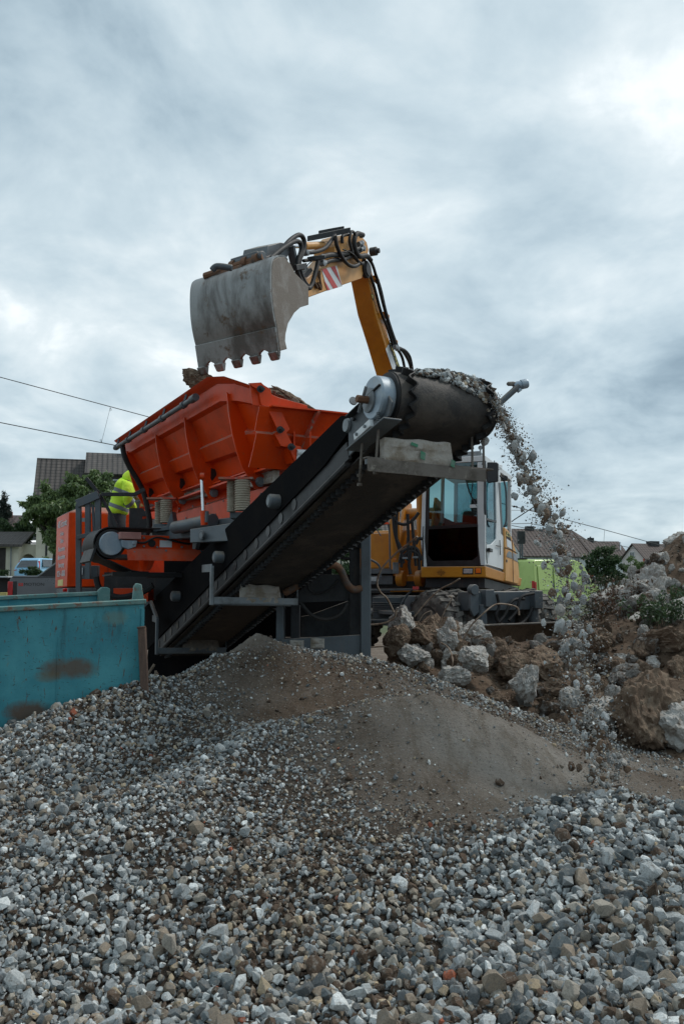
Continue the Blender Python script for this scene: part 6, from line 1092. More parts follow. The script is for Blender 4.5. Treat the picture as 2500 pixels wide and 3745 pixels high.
# pickup truck
PC = P(30,2190,25); PC.z = .5; pl_ = V((.985,.17,0)).normalized(); pw = V((-.17,.985,0)).normalized()
def T(l, w_, z): return PC+pl_*l+pw*w_+V((0,0,z))
PK = thing('pickup_truck', 'grey pickup truck with 4MOTION lettering parked behind the teal skip', 'pickup truck', PC)
m = MB(); bp_ = [(.06,.45),(.0,.7),(.03,1.0),(.12,1.12),(3.6,1.10),(3.6,.45)]
m.prism([T(l,0,z) for l,z in bp_], pw*.1); m.prism([T(l,1.75,z) for l,z in bp_], pw*.1); m.box(T(.1,.1,.55), pl_*1.6, pw*1.65, V((0,0,.05))); m.box(T(1.65,.1,.5), pl_*.06, pw*1.65, V((0,0,.6))); m.box(T(1.7,.04,.5), pl_*3.2, pw*1.77, V((0,0,.55)))
m.prism([T(1.72,.1,1.05),T(1.95,.18,1.62),T(3.0,.2,1.7),T(3.7,.15,1.1)], pw*1.6); pb = m.build('body', M['pickup'], PK, bevel=.03)
m = MB(); m.box(T(.1,-.006,1.055), pl_*3.4, pw*.01, V((0,0,.018))); m.build('panel_gap', M['black'], PK)
m = MB(); m.prism([T(.86,-.02,1.10),T(1.45,-.02,1.56),T(3.2,-.02,1.62),T(3.2,-.02,1.10)], pw*.02); m.prism([T(.86,1.82,1.10),T(1.45,1.82,1.56),T(3.2,1.82,1.62),T(3.2,1.82,1.10)], pw*.02); m.prism([T(.9,.02,1.12),T(1.47,.02,1.55),T(1.55,.02,1.55),T(.98,.02,1.12)], pw*1.78); m.build('canopy', M['black'], PK)
m = MB(); m.tube([T(.83,-.02,1.10),T(1.43,-.02,1.57)], .025, 8); m.build('canopy_bar', M['lsteel'], PK)
m = MB(); m.box(T(-.02,-.012,.52), pl_*.15, pw*.12, V((0,0,.43))); tlm = m.build('tail_lamp', M['red_glass'], PK, bevel=.02); m = MB(); m.box(T(.12,-.008,.50), pl_*.13, pw*.1, V((0,0,.46))); m.build('lamp_trim', M['black'], PK, bevel=.02)
m = MB(); m.box(T(-.05,.12,1.07), pl_*-.7, pw*1.6, V((0,0,.035)), 0); m.box(T(-.05,.12,1.045), pl_*-.7, pw*1.6, V((0,0,.02)), 1); m.box(T(-.02,.12,.45), pl_*-.75, pw*1.6, V((0,0,.03)), 1); m.box(T(-.02,1.7,.45), pl_*-.75, pw*.03, V((0,0,.6)), 1); m.build('load_cover', [M['label_white'], M['black']], PK)
m = MB(); m.box(T(-.5,.3,.48), pl_*.4, pw*.5, V((0,0,.14))); m.build('yellow_crate', M['label_yellow'], PK)
m = MB(); m.text('MOTION', T(.72,-.006,.86), pl_, (0,0,1), .125, .003, 0, sx=1.15); m.box(T(.28,-.008,.815), pl_*.13, pw*.004, V((0,0,.085)), 1); m.text('4', T(.345,-.012,.858), pl_, (0,0,1), .1, .003, 2)
m.build('lettering', [M['black'], M['red_paint'], M['pickup']], PK, smooth=0)
m = MB(); m.lathe(T(1.62,-.05,.36), pw, [(0,.40),(0,.50),(.06,.50),(.06,.40)], 30); m.build('wheel_arch', M['pickup'], PK); 
for l in (1.62,4.6): wheel_simple(T(l,-.01,.36), pw, .37, .24, PK); wheel_simple(T(l,1.86,.36), -pw, .37, .24, PK)
# light blue hatchback
BC = P(96,2120,52); BC.z = 1.32
BL = thing('hatchback_car', 'light blue hatchback parked in front of the cream archway', 'car', BC)
cx = V((.98,-.2,0)); cy = V((.2,.98,0))
def Bc(x, y, z): return BC+cx*x+cy*y+V((0,0,z))
m = MB(); rows = [(0,.28,.82),(0,.75,.84),(.05,.95,.83),(.35,1.42,.62),(.5,1.5,.6),(2.4,1.5,.6),(3.1,.98,.8),(4.0,.8,.8),(4.05,.28,.8)]; vs = []
for y, z, hw in rows: vs += [Bc(-hw,y,z),Bc(hw,y,z)]
n = len(rows); fs = [(2*i,2*i+1,2*i+3,2*i+2) for i in range(n-1)]+[tuple(2*i for i in range(n)),tuple(2*i+1 for i in range(n))[::-1],(0,1,2*n-1,2*n-2)]; m.add(vs, fs); m.build('body', M['carblue'], BL, bevel=.06)
m = MB(); m.hexa([Bc(-.68,.02,.93),Bc(.68,.02,.93),Bc(.55,.30,1.36),Bc(-.55,.30,1.36),Bc(-.68,.06,.93),Bc(.68,.06,.93),Bc(.55,.34,1.36),Bc(-.55,.34,1.36)]); m.build('rear_window', M['window_glass'], BL)
for s in (-1,1):
    m = MB(); m.hexa([Bc(s*.84,-.01,.72),Bc(s*.66,-.02,.75),Bc(s*.6,.27,1.30),Bc(s*.66,.28,1.32),Bc(s*.86,.1,.72),Bc(s*.66,.05,.75),Bc(s*.6,.34,1.30),Bc(s*.68,.38,1.32)]); m.build('tail_lamp', M['red_glass'], BL)
    m = MB(); m.box(Bc(s*.95-.08,2.6,.95), cx*.16, cy*.1, V((0,0,.13))); m.build('mirror', M['black'], BL, bevel=.02)
    m = MB(); m.prism([Bc(s*.82,.5,.98),Bc(s*.82,2.7,.98),Bc(s*.64,2.3,1.42),Bc(s*.64,.7,1.42)], cx*s*.012); m.build('side_window', M['window_glass'], BL)
    for y in (.7,3.3): wheel_simple(Bc(s*.82,y,.3), cx*-s, .3, .2, BL)
# ================================================================== houses
def tiled(name, c1, c2, su, sv):
    m, t, b = nt(name); uv = N(t,'ShaderNodeUVMap'); sx = N(t,'ShaderNodeSeparateXYZ'); t.links.new(uv.outputs[0], sx.inputs[0])
    br = N(t,'ShaderNodeTexBrick', Scale=1.0); br.offset = .0; br.inputs['Brick Width'].default_value = su; br.inputs['Row Height'].default_value = sv; br.inputs['Mortar Size'].default_value = sv*.12; br.inputs['Mortar Smooth'].default_value = .6
    br.inputs['Color1'].default_value = rgba(c1); br.inputs['Color2'].default_value = rgba(c2); br.inputs['Mortar'].default_value = (.012,.011,.01,1); t.links.new(uv.outputs[0], br.inputs['Vector'])
    co = N(t,'ShaderNodeTexCoord').outputs['Object']; t.links.new(mixc(t, ramp(t, nz(t, co, 1.3, 6, .7), .4, .7), br.outputs['Color'], tuple(x*.7 for x in c1)), b.inputs['Base Color']); b.inputs['Roughness'].default_value = .75
    fr = N(t,'ShaderNodeMath', operation='DIVIDE'); t.links.new(sx.outputs['Y'], fr.inputs[0]); fr.inputs[1].default_value = sv; f2 = N(t,'ShaderNodeMath', operation='FRACT'); t.links.new(fr.outputs[0], f2.inputs[0])
    gx = N(t,'ShaderNodeMath', operation='MULTIPLY'); t.links.new(sx.outputs['X'], gx.inputs[0]); gx.inputs[1].default_value = 2*math.pi/su; g2 = N(t,'ShaderNodeMath', operation='SINE'); t.links.new(gx.outputs[0], g2.inputs[0])
    ad = N(t,'ShaderNodeMath', operation='MULTIPLY_ADD'); t.links.new(g2.outputs[0], ad.inputs[0]); ad.inputs[1].default_value = -.3; t.links.new(f2.outputs[0], ad.inputs[2])
    bp = N(t,'ShaderNodeBump', Strength=1.0, Distance=.08); bp.invert = True; t.links.new(ad.outputs[0], bp.inputs['Height']); t.links.new(bp.outputs[0], b.inputs['Normal']); return m
M['tile_grey'] = tiled('grey_brown_roof_tiles', (.085,.073,.066), (.06,.052,.048), .46, .40)
M['tile_brown'] = tiled('brown_roof_tiles', (.075,.05,.042), (.055,.038,.033), .62, .5)
def roof_plane(m, a, b, c, d, th=.15):
    a, b, c, d = V(a), V(b), V(c), V(d); n_ = (b-a).cross(d-a).normalized(); n_ = n_ if n_.z > 0 else -n_
    m.hexa([a-n_*th, b-n_*th, c-n_*th, d-n_*th, a, b, c, d])
def roof_build(m, name, mt, parent, u_):
    o_ = m.build(name, mt, parent, smooth=0); me = o_.data; uvl = me.uv_layers.new(name='UVMap'); u_ = V(u_).normalized()
    for p in me.polygons:
        n_ = p.normal; v_ = n_.cross(u_); v_ = v_.normalized() if v_.length > 1e-3 else V((0,0,1)); v_ = -v_ if v_.z < 0 else v_
        for li in p.loop_indices: co_ = me.vertices[me.loops[li].vertex_index].co; uvl.data[li].uv = (co_.dot(u_), co_.dot(v_))
    return o_
def house(label, R0, d, w_, length, zr, ze, zb, wall, tile, name='house', over=.4, cat='house', group=None):
    # R0: ground point under the near end of the ridge, d: ridge direction, w_: half width
    d = V(d).normalized(); s = V((d.y,-d.x,0)); base = V((R0.x,R0.y,zb)); hs = thing(name, label, cat, base, group); f = lambda l, k, z: V((R0.x,R0.y,0))+d*l+s*k+V((0,0,z))
    m = MB(); g = [f(0,-w_,zb),f(0,w_,zb),f(0,w_,ze),f(0,0,zr-.1),f(0,-w_,ze)]; m.prism(g, d*length); wl = m.build('wall', wall, hs)
    sl_ = (zr-ze)/w_; m = MB(); o = over
    roof_plane(m, f(-o,0,zr+.05), f(length+o,0,zr+.05), f(length+o,w_+o,ze-sl_*o+.05), f(-o,w_+o,ze-sl_*o+.05)); roof_plane(m, f(-o,0,zr+.05), f(length+o,0,zr+.05), f(length+o,-w_-o,ze-sl_*o+.05), f(-o,-w_-o,ze-sl_*o+.05))
    rf = roof_build(m, 'roof', tile, hs, d); return hs, f, rf, s, d
def window(hs, p, u_, w_, h, n_, frame=None):
    m = MB(); u_, n_ = V(u_).normalized(), V(n_).normalized(); z = V((0,0,1))
    for a, b, c in ((0,0,(w_,.1)),(0,h-.1,(w_,.1))): m.box(p+u_*a+z*b+n_*.0, u_*c[0], z*c[1], n_*.06)
    for a in (0,w_/2-.04,w_-.1): m.box(p+u_*a+z*.1, u_*(.1 if a != w_/2-.04 else .08), z*(h-.2), n_*.055)
    o_ = m.build('window', frame or M['white'], hs); m = MB(); m.box(p+u_*.1+z*.1+n_*.0, u_*(w_-.2), z*(h-.2), n_*.02); m.build('pane', M['window_glass'], o_)
# big house on the left: two roofs with a step
d1 = V((.965,.26,0)); R0 = P(153,1677,80)
zr = R0.z; hs, f, rf, s_, d_ = house('cream house with a steep grey tiled roof behind the leafy tree, left of the hopper', R0, d1, 3.6, 5.2, zr, zr-4.6, 1.8, M['cream_wall'], M['tile_grey'])
m = MB(); q = f(.9,3.62,1.9); m.tube([q, q+V((0,0,5))], .09, 8); m.build('downpipe', M['dsteel'], hs)
window(hs, f(1.8,3.6,3.0), d_, 1.0, 1.3, s_)
R1_ = P(340,1657,80.6); hs2, f2, rf2, s2, d2 = house('taller house section with grey tiles and two small windows right of the stepped roof', R1_, d1, 3.0, 10, R1_.z, R1_.z-2.0, 1.8, pm('brown_cladding', (.07,.06,.055), (.05,.042,.038), .8, scale=1), M['tile_grey'], over=.6)
for l in (1.9,3.6,5.2): window(hs2, f2(l,3.0,R1_.z-4.3), d2, .95, 1.5, s2)
m = MB(); q = f2(3.2,.3,R1_.z-.6); m.box(q, d2*1.6, s2*-1.0, V((0,0,1.9))); m.build('chimney', M['dsteel'], rf2)
# garage and arch
GZ = 1.9
ga = thing('garage', 'cream garage with a grey tiled roof and a dark door at the left picture edge', 'garage', P(20,2100,76)); 
m = MB(); a = P(-120,2150,76); m.box(V((a.x,76,GZ-.6)), V((4.5,0,0)), V((0,6,0)), V((0,0,P(0,1985,76).z-GZ+.6))); m.build('wall', M['cream_wall'], ga)
m = MB(); z0 = P(0,1986,76).z; roof_plane(m, V((a.x-.5,75.4,z0-.05)), V((a.x+5.0,75.4,z0-.15)), V((a.x+4.9,78.5,z0+1.15)), V((a.x-.5,78.5,z0+1.15))); m.box(V((a.x-.5,75.35,z0-.35)), V((5.5,0,0)), V((0,.08,0)), V((0,0,.2))); roof_build(m, 'roof', M['tile_grey'], ga, (1,0,0))
m = MB(); b = P(-60,2090,75.9); m.box(V((b.x,75.94,GZ-.6)), V((P(23,2000,76).x-b.x,0,0)), V((0,.06,0)), V((0,0,P(0,2004,76).z-GZ+.6))); m.build('garage_door', pm('dark_brown_door', (.03,.024,.02), (.02,.016,.014), .7, scale=2), ga)
m = MB(); q = P(40,2098,75.85); m.tube([V((q.x,q.y,GZ-.5)), P(42,1988,75.85)], .06, 8); m.build('downpipe', M['lsteel'], ga)
aw_ = thing('arch_wall', 'cream garden wall with a round arched opening between the garage and the house', 'wall', P(100,2100,77))
xs0, xs1 = P(60,2000,77).x, P(152,2000,77).x; zt_ = P(100,1990,77).z; ac = P(103,2052,77); ar = .62
m = MB(); pts = [V((xs0,77,GZ-.6)),V((xs0,77,zt_+.1)),V(((xs0+xs1)/2,77,zt_-.0)),V((xs1,77,zt_+.02)),V((xs1,77,GZ-.6)),V((ac.x+ar,77,GZ-.6))]+[V((ac.x+ar*math.cos(t_),77,ac.z+ar*1.05*math.sin(t_))) for t_ in [math.pi*i/16 for i in range(17)]]+[V((ac.x-ar,77,GZ-.6))]
m.prism(pts, (0,.4,0)); m.build('wall', M['cream_wall'], aw_); m = MB(); m.box(V((xs0,76.9,zt_+.06)), V((xs1-xs0,0,.0)), V((0,.6,0)), V((0,0,.1))); m.build('coping', M['dsteel'], aw_)
m = MB(); m.box(P(66,2005,76.7), V((.25,0,0)), V((0,.2,0)), V((0,0,.25))); m.build('wall_lamp', M['lsteel'], aw_)
bal = thing('balcony_house', 'white rendered building corner with a pale grey balcony behind the garden wall', 'house', P(135,2100,84))
m = MB(); q = P(134,2000,84); m.box(V((q.x,84,1)), V((1.6,0,0)), V((0,2,0)), V((0,0,P(0,1922,84).z-1))); m.build('wall', M['white_wall'], bal); m = MB(); q = P(109,1974,83); m.box(q, V((.75,0,0)), V((0,1.2,0)), V((0,0,.45))); m.build('balcony', M['lsteel'], bal); m = MB(); q = P(110,1990,83); m.tube([q, P(111,1942,83)], .03, 6); m.build('balcony_post', M['lsteel'], bal)
hs3, f3, rf3, s3, d3 = house('distant house with a reddish brown roof and chimney left of the leafy tree', P(-10,1880,110), (1,.15,0), 4, 3.0, P(0,1885,110).z, P(0,1935,110).z, 2, M['white_wall'], M['tile_brown'])
m = MB(); m.box(P(20,1893,109), V((.7,0,0)), V((0,.7,0)), V((0,0,.8))); m.build('chimney', pm('red_brick', (.2,.07,.05), (.15,.06,.045), .9, scale=4), rf3)
m = MB(); roof_plane(m, P(30,1880,108), P(-10,1880,108), P(-10,1940,106), P(85,1940,106)); roof_build(m, 'roof', M['tile_brown'], hs3, (1,0,0))
# pale house and roof seen under the boom
hs4, f4, rf4, s4, d4 = house('cream house with a dark tiled roof seen between the conveyor and the excavator cab', P(1190,1868,90), (1,.05,0), 4, 12, P(1250,1868,90).z, P(1250,1955,90).z, .3, M['cream_wall'], M['tile_grey'])
m = MB(); q = f4(1.45,4.05,.4); m.tube([q, q+V((0,0,4))], .07, 8); m.build('downpipe', M['dsteel'], hs4)
# houses on the right
hs5, f5, rf5, s5, d5 = house('long white house with a brown hipped roof directly behind the lime green van', P(1850,1934,130), (1,.28,0), 5.5, 10.5, P(1860,1934,130).z, P(1860,2030,130).z, -.4, M['white_wall'], M['tile_brown'], over=.5)
m = MB(); e1, e2 = f5(11,0,P(1860,1934,130).z+.1), f5(14.2,5.9,P(1860,2032,130).z); roof_plane(m, e1, f5(11,5.9,P(1860,2032,130).z), e2, e2+V((.0,.01,0))); m.add([e1, f5(10.9,6.0,P(1860,2034,130).z), f5(14.4,6.0,P(1860,2034,130).z), f5(14.4,-6,P(1860,2034,130).z), f5(10.9,-6,P(1860,2034,130).z)], [(0,1,2),(0,2,3),(0,3,4)]); roof_build(m, 'roof', M['tile_brown'], hs5, d5)
m = MB(); m.box(f5(10.5,-5.4,-.4), d5*3.6, s5*10.8, V((0,0,P(1860,2036,130).z+.4))); m.build('wall', M['white_wall'], hs5)
for l in (6.9,8.2): window(hs5, f5(l,5.5,P(0,2058,130).z-.3), d5, .95, 1.1, s5)
m = MB(); m.box(f5(3.3,.4,P(0,1940,130).z), d5*1.2, s5*-.8, V((0,0,.7))); m.build('chimney', M['dsteel'], rf5)
hs6, f6, rf6, s6, d6 = house('low house with a dark reddish roof and single chimney behind the round green tree', P(2085,1978,170), (1,.1,0), 5, 9.5, P(0,1980,170).z, P(0,2036,170).z, .3, M['white_wall'], M['tile_brown'])
m = MB(); m.box(f6(3.6,.3,P(0,1985,170).z), d6*1.1, s6*-.8, V((0,0,1.0))); m.tube([f6(4.1,0,P(0,1974,170).z), f6(4.1,0,P(0,1962,170).z)], .12, 8); m.build('chimney', M['dsteel'], rf6); m = MB(); q = P(2266,1995,168); m.tube([q-V((0,0,1)), P(2266,1982,168)], .16, 8); m.build('flue_pipe', M['chrome'], rf6)
q = P(2313,1988,150); hs7, f7, rf7, s7, d7 = house('pale pink gable house with a dark roof and one attic window beside the rubble bank', q, (.9,.42,0), 2.75, 9, q.z, P(0,2040,150).z, .2, M['pink_wall'], M['tile_brown'], over=.35)
window(hs7, f7(-.02,.3,P(0,2041,150).z), -s7, 1.15, 1.1, -d7, M['white']); m = MB(); m.box(f7(3.6,-.6,q.z-.4), d7*2.0, s7*1.2, V((0,0,.9))); m.build('chimney', M['dsteel'], rf7)
m = MB(); m.prism([f7(-.03,2.3,P(0,2038,150).z-.3),f7(-.03,2.75,P(0,2042,150).z),f7(-.03,2.75,P(0,2062,150).z),f7(-.03,2.3,P(0,2062,150).z)], -d7*.03); m.build('orange_panel', M['orange_worn'], hs7)
# mast with a dark box behind the excavator
ms = thing('signal_mast', 'dark cabinet on a thin steel mast beside the rear of the excavator', 'mast', P(1908,2110,48)); m = MB(); m.box(P(1893,1988,48), V((.42,0,0)), V((0,.3,0)), V((0,0,.72))); m.build('cabinet', M['dsteel'], ms, bevel=.03); m = MB()
for px in (1900,1908): m.tube([V((P(px,2100,48).x,48,-.1)), P(px,1988,48)], .05, 8)
m.build('pole', M['gsteel'], ms)
# ================================================================== trees and shrubs
def leaves(centres, n, size, mats, name, parent, droop=.4, asp=2.2):
    # centres: (Vector, radius, weight); little pointed leaves through the volume of each clump
    m_v = np.zeros((n*4,3)); k = 0; ws = np.array([c[2] for c in centres]); ws = ws/ws.sum(); pick = rng.choice(len(centres), n, p=ws)
    for i in range(n):
        c, r, _ = centres[pick[i]]; v = rng.normal(size=3); v /= np.linalg.norm(v); rad = r*(rng.random()**.45)
        p = np.array(c)+v*rad*np.array([1,1,.8]); a = rng.normal(size=3); a[2] -= droop*1.6; a /= np.linalg.norm(a); b = np.cross(a, rng.normal(size=3)); b /= np.linalg.norm(b)+1e-9
        s = size*rng.uniform(.6,1.3); m_v[k:k+4] = (p, p+a*s*.45+b*s/asp*.5, p+a*s, p+a*s*.45-b*s/asp*.5); k += 4
    base = np.array(BASE[parent.name]); me = bpy.data.meshes.new(name); me.from_pydata((m_v-base).tolist(), [], [(4*i,4*i+1,4*i+2,4*i+3) for i in range(n)]); me.materials.append(mats); o_ = bpy.data.objects.new(name, me); COL.objects.link(o_); o_.parent = parent; BASE[o_.name] = V(base); return o_
def tree(name, label, base, blobs, lm, n, size, tr, droop=.4, cat='tree', group=None, fork=.45, asp=2.2, sub=5):
    tr_ = thing(name, label, cat, base, group); base = V(base); cs = []
    for c, r in blobs:
        cs.append((c, r*.62, r*r)); 
        for _ in range(sub): v = V((random.gauss(0,1),random.gauss(0,1),random.gauss(0,.8))).normalized()*r*random.uniform(.6,1.0); cs.append((c+v, r*random.uniform(.22,.42), r*r*.34))
    leaves(cs, n, size, lm, 'crown', tr_, droop, asp)
    m = MB(); top = sum((c for c,_ in blobs), V((0,0,0)))/len(blobs); fk = base.lerp(V((base.x*.6+top.x*.4, base.y, top.z)), fork); m.tube([base, base.lerp(fk,.5)+V((tr*.5,0,0)), fk], [tr, tr*.7], 8)
    for c, r in blobs: m.tube([fk, fk.lerp(c,.55)+V((random.uniform(-.1,.1),0,r*.3)), c], [tr*.5, tr*.12], 6, sm=3)
    m.build('trunk', M['bark'], tr_); return tr_
DT = 42
tree('leafy_tree', 'leafy green tree with drooping leaves in front of the cream house, left of the worker', V((P(185,2090,DT).x,DT,1.2)), [(P(x,y,DT+dy),r) for x,y,r,dy in ((130,1850,.62,0),(105,1882,.42,-.4),(190,1815,.8,.3),(250,1790,.7,.6),(330,1760,.62,.6),(400,1775,.6,0),(300,1835,.9,0),(220,1860,.95,-.5),(385,1840,.7,-.5),(150,1905,.6,.3),(215,1925,.6,.4),(190,1965,.5,-.4),(205,2005,.35,-.6),(430,1815,.5,.4),(470,1790,.4,.6),(270,1745,.35,.5),(345,1725,.3,.3),(100,1840,.3,.2),(560,1800,.5,1))], M['leaf'], 26000, .23, .12, 1.1)
tree('conifer', 'slim dark conifer standing at the left picture edge behind the houses', V((P(15,1990,95).x,95,2)), [(P(16+dx,y,95),r) for dx,y,r in ((0,1800,.16),(1,1812,.26),(-2,1828,.45),(2,1845,.6),(-3,1862,.75),(3,1878,.85),(0,1895,.9),(0,1915,1))], M['leaf_needle'], 6000, .3, .2, .5, asp=4)
tree('garden_tree', 'dark green tree behind the white balcony, below the leafy tree', V((P(90,2090,80).x,80,1.9)), [(P(x,y,80),r) for x,y,r in ((70,1940,.9),(95,1925,.8),(110,1950,.7),(85,1975,1.0),(50,1955,.6),(20,1925,.8),(0,1945,.7))], M['leaf_dark'], 6000, .32, .15, .4)
tree('round_tree', 'round dark green tree in front of the houses on the right', V((P(2210,2160,60).x,60,.1)), [(P(x,y,60),r) for x,y,r in ((2160,2050,.62),(2180,2020,.5),(2215,2010,.52),(2205,2060,.85),(2250,2045,.6),(2170,2090,.7),(2235,2095,.75),(2275,2070,.42),(2200,2120,.7),(2255,2115,.5))], M['leaf_dark'], 11000, .17, .12, .3)
tree('garden_shrub', 'lighter loose shrub between the round tree and the rubble bank', V((P(2325,2170,56).x,56,.1)), [(P(x,y,56),r) for x,y,r in ((2300,2075,.42),(2335,2070,.4),(2355,2095,.38),(2320,2110,.5),(2345,2135,.5),(2295,2135,.4),(2300,2045,.25))], M['leaf'], 5000, .17, .06, .3, 'shrub')
tree('orange_shrub', 'orange leaved shrub at the left edge of the round tree', V((P(2152,2150,61.5).x,61.5,.1)), [(P(x,y,61.5),r) for x,y,r in ((2148,2088,.26),(2155,2108,.34),(2165,2125,.3),(2150,2128,.28))], M['orange_leaf'], 1500, .16, .05, .3, 'shrub')
tree('clipped_bush', 'clipped round bush right of the light blue hatchback', V((P(118,2105,45).x,45,1.1)), [(P(x,2092,45),r) for x,r in ((100,.3),(118,.36),(138,.34),(128,.36))], M['leaf_dark'], 4500, .09, .04, .1, 'bush', 'clipped bushes by the garage'); tree('clipped_bush', 'low clipped bush at the left picture edge below the garage door', V((P(5,2110,45).x,45,1.0)), [(P(x,2094,45),r) for x,r in ((-10,.26),(8,.25),(20,.18))], M['leaf_dark'], 2000, .09, .04, .1, 'bush', 'clipped bushes by the garage')
tree('flowering_bush', 'thin upright shrub against the cream house wall left of the crusher', V((P(172,2100,70).x,70,1.9)), [(P(x,y,70),r) for x,y,r in ((170,2040,.25),(175,2060,.35),(165,2075,.4),(185,2070,.4),(150,2085,.5))], M['leaf'], 1500, .16, .04, .2, 'shrub')
tree('hedge_bush', 'green bush seen below the conveyor in front of the cream house', V((P(1275,2110,60).x,60,.1)), [(P(x,y,60),r) for x,y,r in ((1262,2040,.5),(1285,2020,.5),(1270,2075,.7),(1300,2060,.6),(1230,2090,.5),(1200,2095,.5),(1340,1935,.4),(1375,1940,.4))], M['leaf_dark'], 6000, .17, .06, .3, 'bush')
# weeds on the bank
def weed(label, px, py, Y, w_, h, n, lm, size=.05, name='weed_clump', g='weeds on the soil bank'):
    b = P(px,py,Y); b.z = min(b.z, szat(b.x,b.y)+.02) if szat(b.x,b.y) > -.1 else b.z; th_ = thing(name, label, 'weeds', b, g); m = MB(); cs = []
    for _ in range(26):
        x = random.gauss(0,w_*.4); y = random.gauss(0,w_*.3); tp = b+V((x*1.4+random.uniform(-.1,.1), y, h*random.uniform(.45,1.0))); m.tube([b+V((x,y,0)), b+V((x*1.1,y,h*.3)), tp], [.006,.003], 4)
        for f_ in (.4,.65,.85,1): cs.append(((b+V((x,y,0))).lerp(tp,f_), .05+w_*.06, 1))
    m.build('stems', M['weed'], th_); leaves(cs, n, size, lm, 'leaves', th_, .1)
for lb, *a in (('tall dry grey weeds left of the pale plank',2235,2250,11.6,.35,.55,900,M['weed'],.04),('dry weeds at the foot of the bank near the van front',2215,2275,11.4,.3,.3,600,M['weed'],.04),('reddish dry weeds beside the boulders low on the bank',2290,2300,10.9,.4,.4,900,M['rusty_leaf']),('green ivy like plants right of the pale plank',2430,2290,10.2,.4,.36,1000,M['leaf_dark'],.05),('green plants at the right picture edge on the bank',2495,2190,10.8,.25,.2,400,M['leaf_dark'],.045),('brown dead stems behind the thin flat slab',2180,2295,11.6,.4,.2,500,M['weed'],.04),('reddish stems climbing the bank below the wide layered slab',2320,2230,11.2,.5,.4,900,M['rusty_leaf'])): weed(lb, *a)
# ================================================================== overhead lines
def line(name, label, parts_):
    o_ = thing(name, label, 'overhead line', parts_[0][1][0])
    for nm, pts, r in parts_: m = MB(); m.tube(pts, r, 5); m.build(nm, M['black'], o_)
line('overhead_wire', 'pair of black tramway wires joined by one thin dropper above the left houses', [('wire',[P(-300,1298,24),P(0,1379,25.2),P(552,1527,27.5),P(1100,1670,30)],.013),('wire',[P(-300,1487,24),P(0,1545,25.2),P(448,1634,27),P(1100,1760,30)],.014),('dropper',[P(404,1490,26.8),P(372,1618,26.8)],.005),('clip',[P(404,1490,26.8),P(410,1500,26.8),P(404,1503,26.8),P(404,1490,26.8)],.006),('clip',[P(372,1618,26.8),P(366,1608,26.8),P(371,1605,26.8),P(372,1618,26.8)],.006)])
line('overhead_wire', 'thin overhead wires with droppers crossing above the roofs on the right', [('wire',[P(1790,1830,60),P(2037,1893,66),P(2210,1938,72),P(2348,1976,77),P(2560,2035,84)],.03),('wire',[P(1860,1920,60),P(2088,1963,66),P(2205,1984,72),P(2330,2008,77)],.025),('dropper',[P(2209,1938,72),P(2206,1983,72)],.014),('wire',[P(1846,1866,60),P(1940,1866,62),P(2000,1868,64)],.018)])
line('stay_wire', 'dark slanting stay wire with crossing wires right of the excavator cab', [('wire',[P(1836,1932,52),P(1880,1900,53),P(1990,1828,54)],.034),('wire',[P(1846,1916,52),P(1935,1914,53),P(2010,1928,55)],.02)])
# ================================================================== stones falling from the belt
path = [(1795,1470,5.85),(1850,1560,5.72),(1905,1690,5.6),(1960,1810,5.5),(2020,1940,5.35),(2055,2080,5.2),(2085,2230,5.05),(2110,2400,4.9),(2140,2560,4.75),(2180,2720,4.6),(2215,2850,4.5)]
def path_at(f_): i = min(int(f_*(len(path)-1)), len(path)-2); g = f_*(len(path)-1)-i; return [path[i][j]*(1-g)+path[i+1][j]*g for j in range(3)]
FM = []
def stone_mesh(col, k):
    me = rock_mesh(200+k, (1, rq.uniform(.7,.95), rq.uniform(.6,.9)), 6, sub=3); vs = me.vertices; me.materials.append(M['stone']); at = me.attributes.new('stone','FLOAT_COLOR','POINT'); at.data.foreach_set('color', np.tile(np.array([*col,1],np.float32), len(vs))); return me
pale = [stone_mesh(c, i) for i, c in enumerate(((.42,.44,.44),(.34,.36,.36),(.5,.51,.5),(.28,.29,.29),(.38,.36,.33)))]; brn = [stone_mesh(c, 9+i) for i, c in enumerate(((.15,.095,.06),(.12,.075,.048),(.19,.13,.09),(.10,.07,.05)))]
for i in range(268):
    f_ = random.random()**1.2; px, py, Y = path_at(f_); wd = 30+38*min(1,f_*2.2)+22*f_; dv = random.gauss(0,.46); isb = (random.random() < .48) if dv > -.25 else (random.random() < .25)
    if f_ > .6: isb = random.random() < .35
    s = random.choice((.024,.028,.034,.04,.047,.055))*random.uniform(.75,1.2)*(1.12 if not isb else 1)
    o = bpy.data.objects.new('falling_stone', random.choice(brn if isb else pale)); COL.objects.link(o); o.location = P(px+dv*wd, py+random.uniform(-30,30), Y+random.gauss(0,.12)); o.scale = (s*.5*random.uniform(.8,1.1), s*.5*random.uniform(.7,1), s*.5*random.uniform(1.2,2.1)); o.rotation_euler = (random.uniform(-.5,.5), random.uniform(-.5,.5), random.uniform(0,6.3))
    tag(o, 'soil brown stone in mid air in the stream falling off the conveyor' if isb else 'pale grey stone in mid air in the stream falling off the conveyor', 'stone', 'stones falling off the conveyor belt')
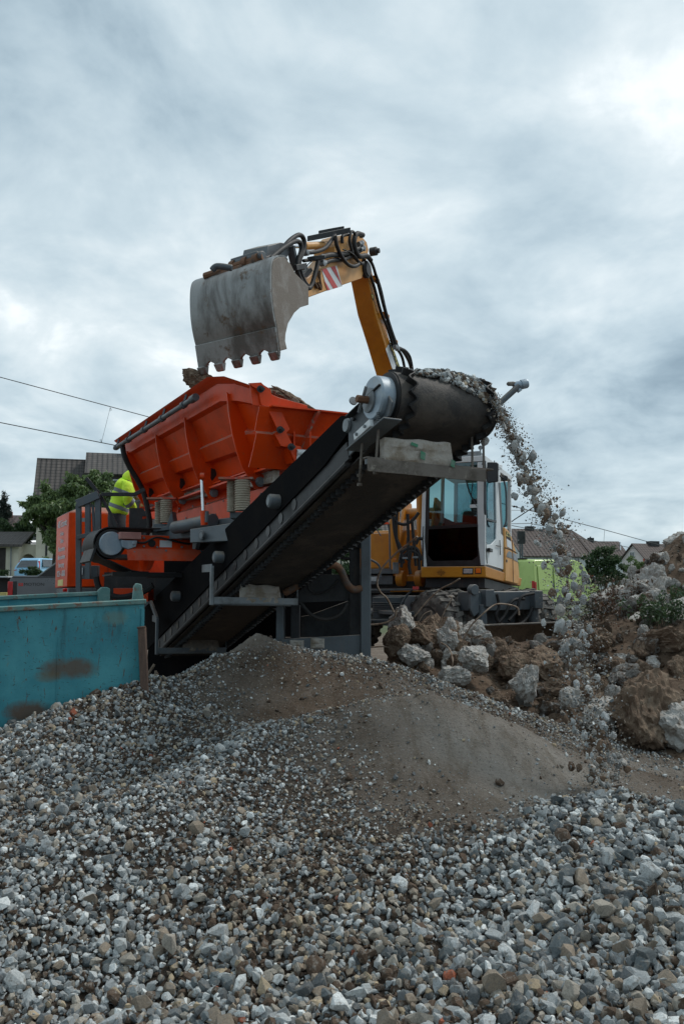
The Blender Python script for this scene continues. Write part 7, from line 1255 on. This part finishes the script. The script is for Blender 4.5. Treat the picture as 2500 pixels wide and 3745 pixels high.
for lb, px, py, Y, s, b in (('largest brown stone hanging in mid air in front of the van side',2018,2170,5.1,.062,1),('lone brown stone out at the right edge of the stream above the roofs',2066,1943,5.3,.042,1),('big pale stone drifting left of the stream level with the cab mirror',1880,1815,5.5,.062,0),('pale stone just leaving the belt below the drum',1770,1615,5.75,.07,0),('pale stone high at the drum edge where the stream starts',1795,1525,5.75,.05,0),('grey stone tossed above the belt load on top of the drum',1597,1366,5.75,.036,0),('pale stone left of the stream in front of the van roof',1962,1985,5.3,.045,0),('bright stone low in the stream just above the fines slope',2092,2640,4.8,.045,0),('pale stone left of the stream in front of the blade',2050,2390,5.0,.04,0)):
    o = bpy.data.objects.new('falling_stone', (brn if b else pale)[int(px) % 4]); COL.objects.link(o); o.location = P(px,py,Y); o.scale = (s*.5,s*.45,s*.55); o.rotation_euler = (random.random()*3,random.random()*3,random.random()*3); tag(o, lb, 'stone', 'stones falling off the conveyor belt')
for k in range(16):
    px, py = random.gauss(2175,34), random.uniform(2690,2850); s = random.uniform(.035,.06); o = bpy.data.objects.new('falling_stone', random.choice(brn)); COL.objects.link(o); o.location = P(px,py,4.62+random.gauss(0,.06)); o.scale = (s*.42,s*.42,s*.75); o.rotation_euler = (random.gauss(0,.25),random.gauss(0,.25),random.random()*6); tag(o, 'dark brown clod in mid air lowest in the stream above the fresh cone', 'stone', 'stones falling off the conveyor belt')
n = 8500; ps_ = np.zeros((n,3)); sz_ = np.exp(rng.normal(-4.6,.45,n))
for i in range(n):
    f_ = rng.random()**1.15; px, py, Y = path_at(f_); wd = 24+38*min(1,f_*2.2)+24*f_; ps_[i] = P(px+rng.normal(.12,.62)*wd, py+rng.uniform(-40,40), Y+rng.normal(0,.15))[:]
a, b, c = stones(ps_, sz_, np.ones(n)*.55, SHs)
me = bpy.data.meshes.new('falling_grit'); me.from_pydata(a.tolist(), [], b.tolist()); me.materials.append(M['stone']); at = me.attributes.new('stone','FLOAT_COLOR','POINT'); at.data.foreach_set('color', np.c_[c, np.ones(len(c))].astype(np.float32).ravel())
o = bpy.data.objects.new('falling_grit', me); COL.objects.link(o); tag(o, 'fine grit falling together with the stones off the conveyor', 'grit', kind='stuff')
